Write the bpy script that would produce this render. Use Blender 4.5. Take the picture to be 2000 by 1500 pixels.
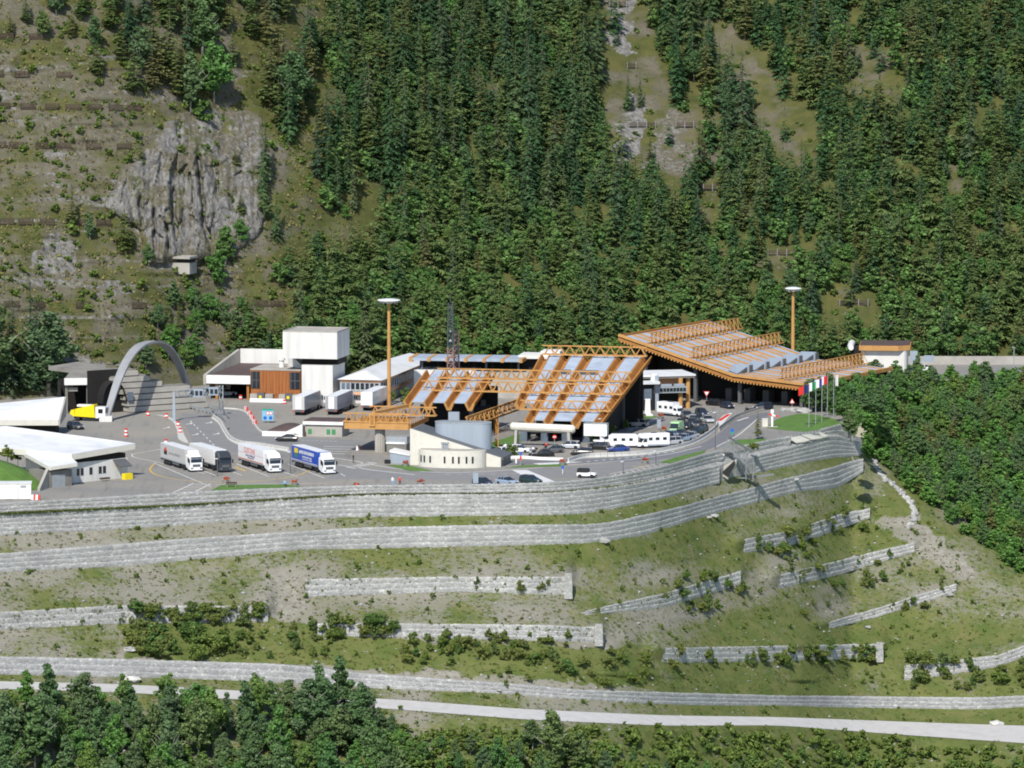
import bpy, bmesh, math, random
import numpy as np
from mathutils import Vector, Matrix, Quaternion
random.seed(7); rng = np.random.default_rng(7)
PI = math.pi
scene = bpy.context.scene
for o in list(bpy.data.objects): bpy.data.objects.remove(o)
C = scene.collection

# ------------------------------------------------------------------ camera
F = 10000.0                      # focal length in photo pixels (2000 wide)
H = 110.0                        # camera height above the plaza
PITCH = math.atan((750 + 230) / F)
cd = bpy.data.cameras.new('camera'); cam = bpy.data.objects.new('camera', cd); C.objects.link(cam)
cd.sensor_width = 36; cd.sensor_fit = 'HORIZONTAL'; cd.lens = F * 36 / 2000
cd.clip_start = 5; cd.clip_end = 6000
cam.location = (0, 0, H); cam.rotation_euler = (PI / 2 - PITCH, 0, 0)
scene.camera = cam

# ------------------------------------------------------------------ sky and sun
SUN_EL = math.radians(46); SUN_TRAVEL = Vector((0.25, 0.968, 0)).normalized()
w = bpy.data.worlds.new('World'); scene.world = w; w.use_nodes = True
nt = w.node_tree; nt.nodes.clear()
sky = nt.nodes.new('ShaderNodeTexSky'); sky.sky_type = 'NISHITA'; sky.sun_disc = False
sky.sun_elevation = SUN_EL; sky.sun_rotation = math.atan2(-SUN_TRAVEL.x, -SUN_TRAVEL.y) % (2 * PI)
sky.altitude = 1400; sky.air_density = 1.0; sky.dust_density = 0.6
bg = nt.nodes.new('ShaderNodeBackground'); bg.inputs['Strength'].default_value = 0.135
wo = nt.nodes.new('ShaderNodeOutputWorld')
nt.links.new(sky.outputs[0], bg.inputs[0]); nt.links.new(bg.outputs[0], wo.inputs[0])
sd = bpy.data.lights.new('sun', 'SUN'); sd.energy = 4.6; sd.angle = math.radians(0.53); sd.color = (1.0, 0.95, 0.87)
so = bpy.data.objects.new('sun', sd); C.objects.link(so)
sdir = Vector((SUN_TRAVEL.x * math.cos(SUN_EL), SUN_TRAVEL.y * math.cos(SUN_EL), -math.sin(SUN_EL)))
so.rotation_euler = sdir.to_track_quat('-Z', 'Y').to_euler(); so.location = (-300, 600, 400)
vs = scene.view_settings; vs.view_transform = 'Standard'; vs.look = 'None'; vs.exposure = 0.22; vs.gamma = 1.0
scene.cycles.max_bounces = 6; scene.cycles.diffuse_bounces = 3; scene.cycles.transparent_max_bounces = 6
scene.cycles.use_denoising = True
scene.cycles.filter_width = 1.9

# ------------------------------------------------------------------ pixel <-> place
CP, SP = math.cos(PITCH), math.sin(PITCH)
def ray(px, py):                 # direction with y = 1
    a = (750 - np.asarray(py, float)) / F; b = (np.asarray(px, float) - 1000) / F
    dy = CP + SP * a
    return b / dy, (-SP + CP * a) / dy      # x per metre of depth, z per metre of depth
def AT(px, py, Y):               # point of the place seen at a pixel, Y metres away
    rx, rz = ray(px, py); return Vector((float(rx * Y), float(Y), float(H + rz * Y)))
def G(px, py, z=0.0):            # point of the level z seen at a pixel
    rx, rz = ray(px, py); Y = (z - H) / rz
    return Vector((float(rx * Y), float(Y), z))
def S(Y): return F / Y           # photo pixels for a metre at that depth

# ------------------------------------------------------------------ noise
_perm = np.random.default_rng(3).random((256, 256))
def vnoise(x, y):
    x = np.asarray(x, float); y = np.asarray(y, float)
    xi = np.floor(x).astype(int); yi = np.floor(y).astype(int); fx = x - xi; fy = y - yi
    fx = fx * fx * (3 - 2 * fx); fy = fy * fy * (3 - 2 * fy)
    g = lambda a, b: _perm[a & 255, b & 255]
    return ((g(xi, yi) * (1 - fx) + g(xi + 1, yi) * fx) * (1 - fy) + (g(xi, yi + 1) * (1 - fx) + g(xi + 1, yi + 1) * fx) * fy) * 2 - 1
def fbm(x, y, o=4):
    r = 0; a = 1.0; t = 0
    for k in range(o):
        r = r + a * vnoise(x * 2 ** k + 17 * k, y * 2 ** k + 31 * k); t += a; a *= .5
    return r / t
def inpoly(px, py, poly):
    px = np.asarray(px, float); py = np.asarray(py, float); r = np.zeros(np.broadcast(px, py).shape, bool)
    n = len(poly)
    for i in range(n):
        x1, y1 = poly[i]; x2, y2 = poly[(i + 1) % n]
        if y1 == y2: continue
        c = ((y1 > py) != (y2 > py)) & (px < (x2 - x1) * (py - y1) / (y2 - y1) + x1)
        r ^= c
    return r
def smooth(a, b, x): t = np.clip((np.asarray(x, float) - a) / (b - a), 0, 1); return t * t * (3 - 2 * t)
def LN(pts):
    xs = [p[0] for p in pts]; ys = [p[1] for p in pts]
    return lambda x: np.interp(x, xs, ys)

# ------------------------------------------------------------------ mesh building
class MB:
    def __init__(s): s.v = []; s.f = []; s.m = []
    def add(s, vs, fs, mi=0):
        b = len(s.v); s.v += [tuple(v) for v in vs]
        for f in fs: s.f.append(tuple(b + i for i in f)); s.m.append(mi)
        return s
    def box(s, x0, x1, y0, y1, z0, z1, mi=0):
        return s.add([(x0, y0, z0), (x1, y0, z0), (x1, y1, z0), (x0, y1, z0), (x0, y0, z1), (x1, y0, z1), (x1, y1, z1), (x0, y1, z1)],
                     [(0, 3, 2, 1), (4, 5, 6, 7), (0, 1, 5, 4), (1, 2, 6, 5), (2, 3, 7, 6), (3, 0, 4, 7)], mi)
    def hexa(s, p, mi=0):        # 8 points, bottom four then top four
        return s.add(p, [(0, 3, 2, 1), (4, 5, 6, 7), (0, 1, 5, 4), (1, 2, 6, 5), (2, 3, 7, 6), (3, 0, 4, 7)], mi)
    def beam(s, p, q, w, h=None, up=(0, 0, 1), mi=0):
        h = h or w; p = Vector(p); q = Vector(q); d = (q - p).normalized(); up = Vector(up)
        r = d.cross(up)
        if r.length < 1e-4: r = d.cross(Vector((1, 0, 0)))
        r.normalize(); u = r.cross(d)
        r = r * w / 2; u = u * h / 2
        return s.hexa([p - r - u, q - r - u, q + r - u, p + r - u, p - r + u, q - r + u, q + r + u, p + r + u], mi)
    def prism(s, poly, vec, mi=0):   # planar polygon extruded
        n = len(poly); vec = Vector(vec); a = [Vector(p) for p in poly]; b = [p + vec for p in a]
        fs = [tuple(range(n - 1, -1, -1)), tuple(range(n, 2 * n))] + [(i, (i + 1) % n, n + (i + 1) % n, n + i) for i in range(n)]
        return s.add(a + b, fs, mi)
    def tube(s, pts, rad, n=8, cap=True, mi=0):
        pts = [Vector(p) for p in pts]; rad = rad if isinstance(rad, (list, tuple)) else [rad] * len(pts)
        vs = []; fs = []; m = len(pts)
        for i, p in enumerate(pts):
            d = (pts[min(i + 1, m - 1)] - pts[max(i - 1, 0)]).normalized()
            r = d.cross(Vector((0, 0, 1)))
            if r.length < 1e-3: r = Vector((1, 0, 0))
            r.normalize(); u = r.cross(d)
            for k in range(n):
                a = 2 * PI * k / n; vs.append(p + (r * math.cos(a) + u * math.sin(a)) * rad[i])
        for i in range(m - 1):
            for k in range(n): fs.append((i * n + k, i * n + (k + 1) % n, (i + 1) * n + (k + 1) % n, (i + 1) * n + k))
        if cap: fs += [tuple(range(n - 1, -1, -1)), tuple(range((m - 1) * n, m * n))]
        return s.add(vs, fs, mi)
    def lathe(s, prof, n=16, c=(0, 0, 0), axis='z', mi=0):
        vs = []; fs = []; m = len(prof)
        for (r, z) in prof:
            for k in range(n):
                a = 2 * PI * k / n
                if axis == 'z': vs.append((c[0] + r * math.cos(a), c[1] + r * math.sin(a), c[2] + z))
                elif axis == 'y': vs.append((c[0] + r * math.cos(a), c[1] + z, c[2] + r * math.sin(a)))
                else: vs.append((c[0] + z, c[1] + r * math.cos(a), c[2] + r * math.sin(a)))
        for i in range(m - 1):
            for k in range(n): fs.append((i * n + k, i * n + (k + 1) % n, (i + 1) * n + (k + 1) % n, (i + 1) * n + k))
        if prof[0][0] > 1e-4: fs.append(tuple(range(n - 1, -1, -1)))
        if prof[-1][0] > 1e-4: fs.append(tuple(range((m - 1) * n, m * n)))
        return s.add(vs, fs, mi)
    def loft(s, rings, close=True, mi=0, caps=True):
        n = len(rings[0]); vs = [p for r in rings for p in r]; fs = []
        for i in range(len(rings) - 1):
            for k in range(n if close else n - 1):
                fs.append((i * n + k, i * n + (k + 1) % n, (i + 1) * n + (k + 1) % n, (i + 1) * n + k))
        if caps: fs += [tuple(range(n - 1, -1, -1)), tuple(range((len(rings) - 1) * n, len(rings) * n))]
        return s.add(vs, fs, mi)
    def mesh(s, name, mats, smooth=False, fix=True):
        me = bpy.data.meshes.new(name); me.from_pydata(s.v, [], s.f)
        for m in (mats if isinstance(mats, (list, tuple)) else [mats]): me.materials.append(m)
        if any(s.m): me.polygons.foreach_set('material_index', s.m)
        if fix:
            bm = bmesh.new(); bm.from_mesh(me); bmesh.ops.recalc_face_normals(bm, faces=bm.faces[:]); bm.to_mesh(me); bm.free()
        if smooth: me.polygons.foreach_set('use_smooth', [True] * len(me.polygons))
        me.update(); return me
    def build(s, name, mats, parent=None, loc=None, smooth=False):
        return place(name, s.mesh(name, mats, smooth), parent, loc)
def place(name, me, parent=None, loc=None, rotz=0):
    o = bpy.data.objects.new(name, me); C.objects.link(o)
    if parent: o.parent = parent
    if loc is not None: o.location = loc
    if rotz: o.rotation_euler = (0, 0, rotz)
    return o
def npmesh(name, v, f, mat, smooth=False):
    me = bpy.data.meshes.new(name); v = np.asarray(v, np.float32); f = np.asarray(f, np.int32)
    me.vertices.add(len(v)); me.vertices.foreach_set('co', v.ravel())
    k = f.shape[1]; me.loops.add(f.size); me.loops.foreach_set('vertex_index', f.ravel())
    me.polygons.add(len(f)); me.polygons.foreach_set('loop_start', np.arange(0, f.size, k, dtype=np.int32))
    me.polygons.foreach_set('loop_total', np.full(len(f), k, np.int32))
    if smooth: me.polygons.foreach_set('use_smooth', np.ones(len(f), bool))
    me.update(calc_edges=True)
    if mat: me.materials.append(mat)
    return me
def attr(me, name, vals):
    a = me.attributes.new(name, 'FLOAT', 'POINT'); a.data.foreach_set('value', np.asarray(vals, np.float32).ravel())
def tag(o, label, cat, group=None):
    o['label'] = label; o['category'] = cat
    if group: o['group'] = group
    return o
def thing(name, label, cat, loc=(0, 0, 0), rotz=0, group=None):
    o = place(name, None, None, loc, rotz); o.empty_display_size = .5
    return tag(o, label, cat, group)
def struct(o): o['kind'] = 'structure'; return o

# ------------------------------------------------------------------ materials
def newmat(name):
    m = bpy.data.materials.new(name); m.use_nodes = True; n = m.node_tree
    return m, n, n.nodes['Principled BSDF'], n.links.new
def N(n, t, **kw):
    x = n.nodes.new('ShaderNode' + t)
    for k, v in kw.items():
        if k in x.inputs.keys(): x.inputs[k].default_value = v
        else: setattr(x, k, v)
    return x
def rampn(n, stops):
    r = n.nodes.new('ShaderNodeValToRGB'); e = r.color_ramp.elements
    while len(e) < len(stops): e.new(0.5)
    for i, (p, c) in enumerate(stops):
        e[i].position = p; e[i].color = (*c, 1) if len(c) == 3 else c
    return r
def scl(c, k): return tuple(min(1, x * k) for x in c)
def M(name, col, rough=.6, var=.12, scale=.6, metal=0, bump=0, stretch=(1, 1, 1), spec=.4, fine=0, coat=0):
    m, n, b, L = newmat(name)
    tc = N(n, 'TexCoord'); mp = N(n, 'Mapping'); mp.inputs['Scale'].default_value = stretch
    L(tc.outputs['Object'], mp.inputs['Vector'])
    no = N(n, 'TexNoise', Scale=scale, Detail=7.0, Roughness=.62); L(mp.outputs[0], no.inputs['Vector'])
    r = rampn(n, [(.25, scl(col, 1 - var * 1.5)), (.5, col), (.78, scl(col, 1 + var))])
    L(no.outputs['Fac'], r.inputs[0]); out = r.outputs[0]
    if fine:
        n2 = N(n, 'TexNoise', Scale=scale * 14, Detail=4.0); L(mp.outputs[0], n2.inputs['Vector'])
        mr = N(n, 'MapRange'); mr.inputs['From Min'].default_value = .3; mr.inputs['From Max'].default_value = .7
        mr.inputs['To Min'].default_value = 1 - fine; mr.inputs['To Max'].default_value = 1 + fine; L(n2.outputs['Fac'], mr.inputs['Value'])
        mx = N(n, 'VectorMath', operation='SCALE'); L(out, mx.inputs[0]); L(mr.outputs[0], mx.inputs['Scale']); out = mx.outputs[0]
    L(out, b.inputs['Base Color'])
    b.inputs['Roughness'].default_value = rough; b.inputs['Metallic'].default_value = metal
    b.inputs['Specular IOR Level'].default_value = spec
    if coat: b.inputs['Coat Weight'].default_value = coat
    if bump:
        bp = N(n, 'Bump', Strength=bump, Distance=.05); L(no.outputs['Fac'], bp.inputs['Height']); L(bp.outputs[0], b.inputs['Normal'])
    return m
MAT = dict(
    concrete=M('concrete', (.36, .34, .305), .85, .16, .35, fine=.06), concrete_dark=M('concrete_dark', (.20, .19, .17), .9, .2, .4),  # concrete_dark: dark grey walls, and concrete with shade put into its colour
    white=M('white_paint', (.72, .71, .685), .6, .1, .5, stretch=(1.5, 1.5, .2)), render=M('white_render', (.62, .61, .58), .8, .14, .35, stretch=(1.6, 1.6, .16)),
    whiteroof=M('white_roof', (.64, .65, .66), .55, .12, .25, fine=.04), orange=M('orange_paint', (.47, .255, .092), .8, .18, .5, fine=.06, spec=.08),
    orange_dk=M('orange_brown_beam', (.36, .165, .05), .8, .16, .6, spec=.08), panel=M('roof_panel_blue_grey', (.33, .385, .465), .6, .16, .45, spec=.15, fine=.05),
    wood=M('brown_cladding', (.30, .105, .028), .55, .3, 1.2, stretch=(3, 3, .12)), brownroof=M('brown_roof', (.085, .058, .055), .8, .15, .4),
    bluegrey=M('blue_grey_cladding', (.29, .335, .39), .5, .07, .8, stretch=(2, 2, .1)), steel=M('galvanised_steel', (.36, .39, .41), .45, .1, .8, metal=.3),
    steel_dk=M('dark_steel', (.10, .105, .11), .5, .1, .8), black=M('black_plastic', (.012, .012, .013), .6, .1, 1.0),
    tyre=M('tyre_rubber', (.018, .018, .019), .85, .2, 3.0), rim=M('wheel_rim', (.42, .42, .43), .35, .1, 2.0, metal=.6),
    glass=M('dark_glass', (.018, .024, .032), .08, .1, .5, spec=.7), paleglass=M('pale_glass', (.12, .15, .19), .15, .2, .5, spec=.6),
    dark=M('interior_shade', (.014, .0125, .012), .9, .2, .3), salmon=M('salmon_paint', (.66, .36, .20), .7, .06, .5),  # dark: shade of interiors put into a near-black colour
    cream=M('cream_stone', (.60, .575, .505), .8, .08, .8, fine=.05), red=M('red_plastic', (.62, .05, .03), .5, .1, 1.0),
    whiteplastic=M('white_plastic', (.78, .78, .78), .4, .05, 1.0), green_door=M('green_paint', (.05, .23, .09), .6, .1, 1.0),
    yellow=M('yellow_paint', (.80, .62, .01), .45, .05, .6), skin=M('skin', (.5, .3, .2), .6, .05, 2.0),
    cloth_blue=M('blue_cloth', (.22, .42, .66), .8, .1, 3.0), cloth_dark=M('dark_cloth', (.03, .035, .05), .85, .1, 3.0), hivis=M('high_visibility_cloth', (.55, .80, .03), .7, .1, 3.0),
    bark=M('bark', (.13, .10, .075), .9, .3, 2.0), birch=M('pale_bark', (.34, .32, .28), .8, .3, 2.5),
    soil=M('soil', (.20, .155, .105), .95, .25, 1.0), flowers=M('red_flowers', (.42, .09, .035), .8, .5, 4.0),
    mark_white=M('white_marking', (.60, .60, .585), .7, .16, 1.2), mark_yellow=M('yellow_marking', (.58, .38, .055), .7, .18, 1.2),
    arch=M('arch_concrete', (.25, .255, .265), .75, .2, .3, stretch=(1, 1, .3)), stair=M('stair_steel', (.19, .205, .215), .5, .1, .8),
    kerb=M('kerb_concrete', (.50, .49, .46), .85, .12, .8), timber=M('grey_timber', (.075, .055, .038), .85, .25, 1.5),
)
# ------------------------------------------------------------------ ground materials
def mat_asphalt():
    m, n, b, L = newmat('asphalt'); tc = N(n, 'TexCoord')
    a = N(n, 'TexNoise', Scale=.035, Detail=5.0, Roughness=.6); L(tc.outputs['Object'], a.inputs['Vector'])
    r = rampn(n, [(.32, (.185, .183, .178)), (.46, (.235, .226, .208)), (.6, (.27, .25, .215)), (.75, (.29, .265, .225))]); L(a.outputs['Fac'], r.inputs[0])
    c = N(n, 'TexNoise', Scale=1.4, Detail=8.0, Roughness=.7); L(tc.outputs['Object'], c.inputs['Vector'])
    mr = N(n, 'MapRange'); mr.inputs['To Min'].default_value = .8; mr.inputs['To Max'].default_value = 1.2; L(c.outputs['Fac'], mr.inputs['Value'])
    mp = N(n, 'Mapping'); mp.inputs['Scale'].default_value = (.9, .06, 1); mp.inputs['Rotation'].default_value = (0, 0, .35); L(tc.outputs['Object'], mp.inputs['Vector'])
    d = N(n, 'TexNoise', Scale=1.0, Detail=3.0); L(mp.outputs[0], d.inputs['Vector'])
    md = N(n, 'MapRange'); md.inputs['From Min'].default_value = .55; md.inputs['From Max'].default_value = .72; md.inputs['To Min'].default_value = 1; md.inputs['To Max'].default_value = .8; L(d.outputs['Fac'], md.inputs['Value'])
    s1 = N(n, 'VectorMath', operation='SCALE'); L(r.outputs[0], s1.inputs[0]); L(mr.outputs[0], s1.inputs['Scale'])
    s2 = N(n, 'VectorMath', operation='SCALE'); L(s1.outputs[0], s2.inputs[0]); L(md.outputs[0], s2.inputs['Scale'])
    L(s2.outputs[0], b.inputs['Base Color']); b.inputs['Roughness'].default_value = .9; b.inputs['Specular IOR Level'].default_value = .2
    return m
def mat_stonewall(name='stone_wall', tint=(1, 1, 1)):
    m, n, b, L = newmat(name); tc = N(n, 'TexCoord')
    mp = N(n, 'Mapping'); mp.inputs['Scale'].default_value = (1, 1, 1.3); L(tc.outputs['Object'], mp.inputs['Vector'])
    v = N(n, 'TexVoronoi', Scale=2.0, Randomness=1.0); L(mp.outputs[0], v.inputs['Vector'])
    e = N(n, 'TexVoronoi', Scale=2.0, Randomness=1.0, feature='DISTANCE_TO_EDGE'); L(mp.outputs[0], e.inputs['Vector'])
    sep = N(n, 'SeparateColor'); L(v.outputs['Color'], sep.inputs[0])
    r = rampn(n, [(0, (.265, .267, .272)), (.4, (.305, .305, .305)), (.8, (.34, .34, .336)), (1, (.42, .416, .41))]); L(sep.outputs[0], r.inputs[0])
    a = N(n, 'TexNoise', Scale=.12, Detail=5.0); L(tc.outputs['Object'], a.inputs['Vector'])
    ra = rampn(n, [(.3, tuple(.82 * t for t in tint)), (.5, tuple(1.0 * t for t in tint)), (.72, tuple(1.12 * t for t in tint))]); L(a.outputs['Fac'], ra.inputs[0])
    mu = N(n, 'Mix', data_type='RGBA', blend_type='MULTIPLY'); mu.inputs[0].default_value = 1; L(r.outputs[0], mu.inputs[6]); L(ra.outputs[0], mu.inputs[7])
    jo = N(n, 'MapRange'); jo.inputs['From Min'].default_value = .0; jo.inputs['From Max'].default_value = .09; jo.inputs['To Min'].default_value = .66; jo.inputs['To Max'].default_value = 1; L(e.outputs['Distance'], jo.inputs['Value'])
    s = N(n, 'VectorMath', operation='SCALE'); L(mu.outputs[2], s.inputs[0]); L(jo.outputs[0], s.inputs['Scale'])
    L(s.outputs[0], b.inputs['Base Color']); b.inputs['Roughness'].default_value = .9; b.inputs['Specular IOR Level'].default_value = .2
    bp = N(n, 'Bump', Strength=.8, Distance=.12); L(e.outputs['Distance'], bp.inputs['Height']); L(bp.outputs[0], b.inputs['Normal'])
    return m
def mat_ground(name, grass, dirt, rock, s=1.0):
    # veg attribute: how much grows there; rock attribute: bare rock
    m, n, b, L = newmat(name); tc = N(n, 'TexCoord')
    av = N(n, 'Attribute', attribute_name='veg'); ar = N(n, 'Attribute', attribute_name='rock')
    g1 = N(n, 'TexNoise', Scale=.22 * s, Detail=8.0, Roughness=.7); L(tc.outputs['Object'], g1.inputs['Vector'])
    g2 = N(n, 'TexNoise', Scale=1.1 * s, Detail=8.0, Roughness=.75); L(tc.outputs['Object'], g2.inputs['Vector'])
    rg = rampn(n, [(.3, grass[0]), (.5, grass[1]), (.7, grass[2])]); L(g1.outputs['Fac'], rg.inputs[0])
    rd = rampn(n, [(.3, dirt[0]), (.5, dirt[1]), (.72, dirt[2])]); L(g2.outputs['Fac'], rd.inputs[0])
    ad = N(n, 'Math', operation='ADD'); L(g2.outputs['Fac'], ad.inputs[0]); L(av.outputs['Fac'], ad.inputs[1])
    th = N(n, 'MapRange'); th.inputs['From Min'].default_value = .92; th.inputs['From Max'].default_value = 1.1; L(ad.outputs[0], th.inputs['Value'])
    mg = N(n, 'Mix', data_type='RGBA'); L(th.outputs[0], mg.inputs[0]); L(rd.outputs[0], mg.inputs[6]); L(rg.outputs[0], mg.inputs[7])
    mp = N(n, 'Mapping'); mp.inputs['Scale'].default_value = (.9, .9, .13); L(tc.outputs['Object'], mp.inputs['Vector'])
    rn = N(n, 'TexNoise', Scale=.9, Detail=9.0, Roughness=.75); L(mp.outputs[0], rn.inputs['Vector'])
    rr = rampn(n, [(.3, rock[0]), (.47, rock[1]), (.66, rock[2])]); L(rn.outputs['Fac'], rr.inputs[0])
    a2 = N(n, 'Math', operation='ADD'); L(g2.outputs['Fac'], a2.inputs[0]); L(ar.outputs['Fac'], a2.inputs[1])
    t2 = N(n, 'MapRange'); t2.inputs['From Min'].default_value = .95; t2.inputs['From Max'].default_value = 1.05; L(a2.outputs[0], t2.inputs['Value'])
    mk = N(n, 'Mix', data_type='RGBA'); L(t2.outputs[0], mk.inputs[0]); L(mg.outputs[2], mk.inputs[6]); L(rr.outputs[0], mk.inputs[7])
    L(mk.outputs[2], b.inputs['Base Color']); b.inputs['Roughness'].default_value = .95; b.inputs['Specular IOR Level'].default_value = .15
    bp = N(n, 'Bump', Strength=.9, Distance=.35); L(g2.outputs['Fac'], bp.inputs['Height']); L(bp.outputs[0], b.inputs['Normal'])
    return m
MAT['asphalt'] = mat_asphalt(); MAT['stone'] = mat_stonewall('stone_wall', (1.08, 1.08, 1.07)); MAT['stone_warm'] = mat_stonewall('stone_wall_pale', (1.2, 1.19, 1.16))
MAT['gravel'] = M('pale_gravel', (.46, .45, .435), .95, .10, .5, fine=.08)
MAT['lawn'] = M('lawn', (.085, .17, .03), .9, .25, .4, fine=.2)
MAT['embank'] = mat_ground('embankment_soil', [(.072, .112, .026), (.115, .138, .040), (.165, .162, .060)], [(.17, .155, .125), (.25, .235, .195), (.35, .34, .31)], [(.19, .19, .19), (.30, .30, .295), (.45, .44, .42)], 1.0)
MAT['mount'] = mat_ground('mountain_soil', [(.048, .060, .018), (.082, .088, .028), (.125, .115, .040)], [(.08, .07, .046), (.13, .118, .086), (.21, .198, .165)], [(.06, .058, .055), (.155, .15, .14), (.29, .28, .262)], .8)

def LNS(pts, w=45):
    f = LN(pts); o = np.linspace(-w, w, 13)
    return lambda x: np.mean([f(np.asarray(x, float) + d) for d in o], axis=0)
# ------------------------------------------------------------------ embankment in front of the plaza: a relief integrated down each bearing
PTOP = LNS([(-300, 1000), (0, 983), (80, 978), (250, 968), (390, 960), (500, 955), (700, 948), (900, 946), (1000, 945), (1100, 941), (1200, 930), (1300, 910), (1400, 880), (1450, 870), (1545, 851), (1600, 842), (1640, 826), (1660, 821)])
EDGE = LNS([(-300, 1009), (0, 992), (80, 987), (250, 977), (390, 969), (500, 964), (700, 957), (900, 955), (1000, 954), (1100, 950), (1200, 939), (1300, 919), (1400, 889), (1450, 879), (1545, 860), (1600, 851), (1640, 835), (1720, 820)])
EDGE_R = LN([(1690, 872), (1712, 832), (1740, 787), (1800, 743), (2000, 739), (2300, 739)])
EDGE_RY = LN([(1690, 1047), (1712, 1068), (1740, 1096), (1800, 1130)])
L1 = LNS([(-300, 1018), (0, 1000), (354, 984), (700, 963), (936, 961), (1085, 958), (1200, 947), (1300, 929), (1400, 900), (1470, 882), (1570, 861), (1657, 835), (1666, 842), (1690, 880)])
T1 = LNS([(-300, 1021), (0, 1004), (354, 988), (700, 967), (936, 966), (1085, 963), (1200, 952), (1300, 935), (1400, 908), (1471, 892), (1570, 867), (1657, 839), (1668, 850), (1690, 884)])
B1 = LNS([(-300, 1062), (0, 1044), (336, 1026), (448, 1016), (700, 1008), (1122, 1004), (1150, 1002), (1225, 987), (1300, 972), (1400, 942), (1470, 924), (1552, 905), (1624, 893), (1680, 886), (1690, 887)])
T2 = LNS([(-300, 1106), (0, 1082), (187, 1067), (373, 1052), (700, 1031), (1000, 1025), (1175, 1025), (1262, 1005), (1325, 992), (1400, 970), (1437, 962), (1522, 938), (1600, 920), (1660, 904), (1690, 890)])
B2 = LNS([(-300, 1132), (0, 1115), (224, 1104), (448, 1085), (560, 1072), (749, 1069), (1010, 1063), (1160, 1059), (1234, 1048), (1300, 1033), (1344, 1014), (1432, 992), (1546, 960), (1586, 953), (1625, 958), (1678, 940), (1690, 895)])
BD = LN([(1660, 850), (1690, 895), (1740, 930), (1806, 985), (1872, 1040), (1938, 1095), (2000, 1130), (2300, 1290)])
TL = LNS([(-300, 1275), (7, 1283), (276, 1289), (560, 1298), (637, 1306), (693, 1315), (1048, 1339), (1104, 1347), (1300, 1353), (1520, 1359), (1916, 1363), (2000, 1359), (2300, 1340)])
BL = LNS([(-300, 1306), (7, 1316), (276, 1321), (522, 1330), (775, 1345), (973, 1352), (1085, 1362), (1300, 1375), (1520, 1377), (1916, 1385), (2000, 1379), (2300, 1362)])
RT = LNS([(-300, 1325), (86, 1333), (261, 1338), (775, 1367), (1029, 1386), (1300, 1398), (1520, 1401), (1872, 1414), (2000, 1418), (2300, 1428)])
RB = LNS([(-300, 1340), (86, 1348), (261, 1354), (775, 1386), (1029, 1406), (1300, 1418), (1520, 1417), (1740, 1434), (2000, 1452), (2300, 1475)])
ROW0, ROW1, DPY = 720, 1820, 3.0
PXE = np.arange(-300, 2301, 6.0); PYE = np.arange(ROW0, ROW1 + 1, DPY)
def lines_at(px):
    ls = [f(px) for f in (EDGE, L1, T1, B1, T2, B2, TL, BL, RT, RB)]
    if px > 1690:
        b = float(BD(px)); ls[1:6] = [b] * 5; ls[0] = float(EDGE_R(px))
    elif px > 1662: ls[0] = ls[1] - 6
    for i in range(1, len(ls)): ls[i] = max(ls[i], ls[i - 1] + (.01 if i else 0))
    return ls
SEG = [84, 12, 84, 26, 84, 33, 84, 18, 1.0, 24]
def solve(Y1, z1, t, py2):
    rx, rz = ray(0, py2); return (H - z1 + t * Y1) / (t - rz)
YE = np.zeros((len(PXE), len(PYE))); EDGEY = np.zeros(len(PXE)); KEY = {}
yref = None
cols = []
for ci, px in enumerate(PXE):
    ls = lines_at(px); Y = G(px, ls[0]).y; z = 0.0
    if 1662 < px <= 1690:
        Y = EDGEY[ci - 1] + .9; z = H + float(ray(0, ls[0])[1]) * Y
    elif 1690 < px < 1800: Y = float(EDGE_RY(px)); z = H + float(ray(0, ls[0])[1]) * Y
    ys = [Y]; EDGEY[ci] = Y
    for i, a in enumerate(SEG):
        py2 = ls[i + 1] if i + 1 < len(ls) else ROW1
        if px > 1690 and i == 0:
            Y2 = yref[0] - .13 * (py2 - yref[1])
        else:
            t = math.tan(math.radians(a)); Y2 = float(solve(Y, z, t, py2))
        z = H + float(ray(0, py2)[1]) * Y2; Y = Y2; ys.append(Y)
    if px <= 1684: yref = (ys[5], ls[5])
    lsx = ls + [ROW1]
    YE[ci] = np.interp(PYE, lsx, ys)
    # above the edge the relief goes level under the plaza
    cols.append(lsx)
# smooth columns sideways to keep the relief continuous
def blur0(a, k):
    p = np.pad(a, ((k, k), (0, 0)), mode='edge'); return np.mean([p[i:i + len(a)] for i in range(2 * k + 1)], axis=0)
low = (PYE[None, :] > np.array([c[6] - 30 if px < 1690 else 0 for c, px in zip(cols, PXE)])[:, None])
YE = np.where(low, blur0(YE, 12), YE)
w_ = (smooth(1660, 1690, PXE) * (1 - smooth(1760, 1800, PXE)))[:, None]
YE = YE * (1 - w_) + blur0(YE, 7) * w_
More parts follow.
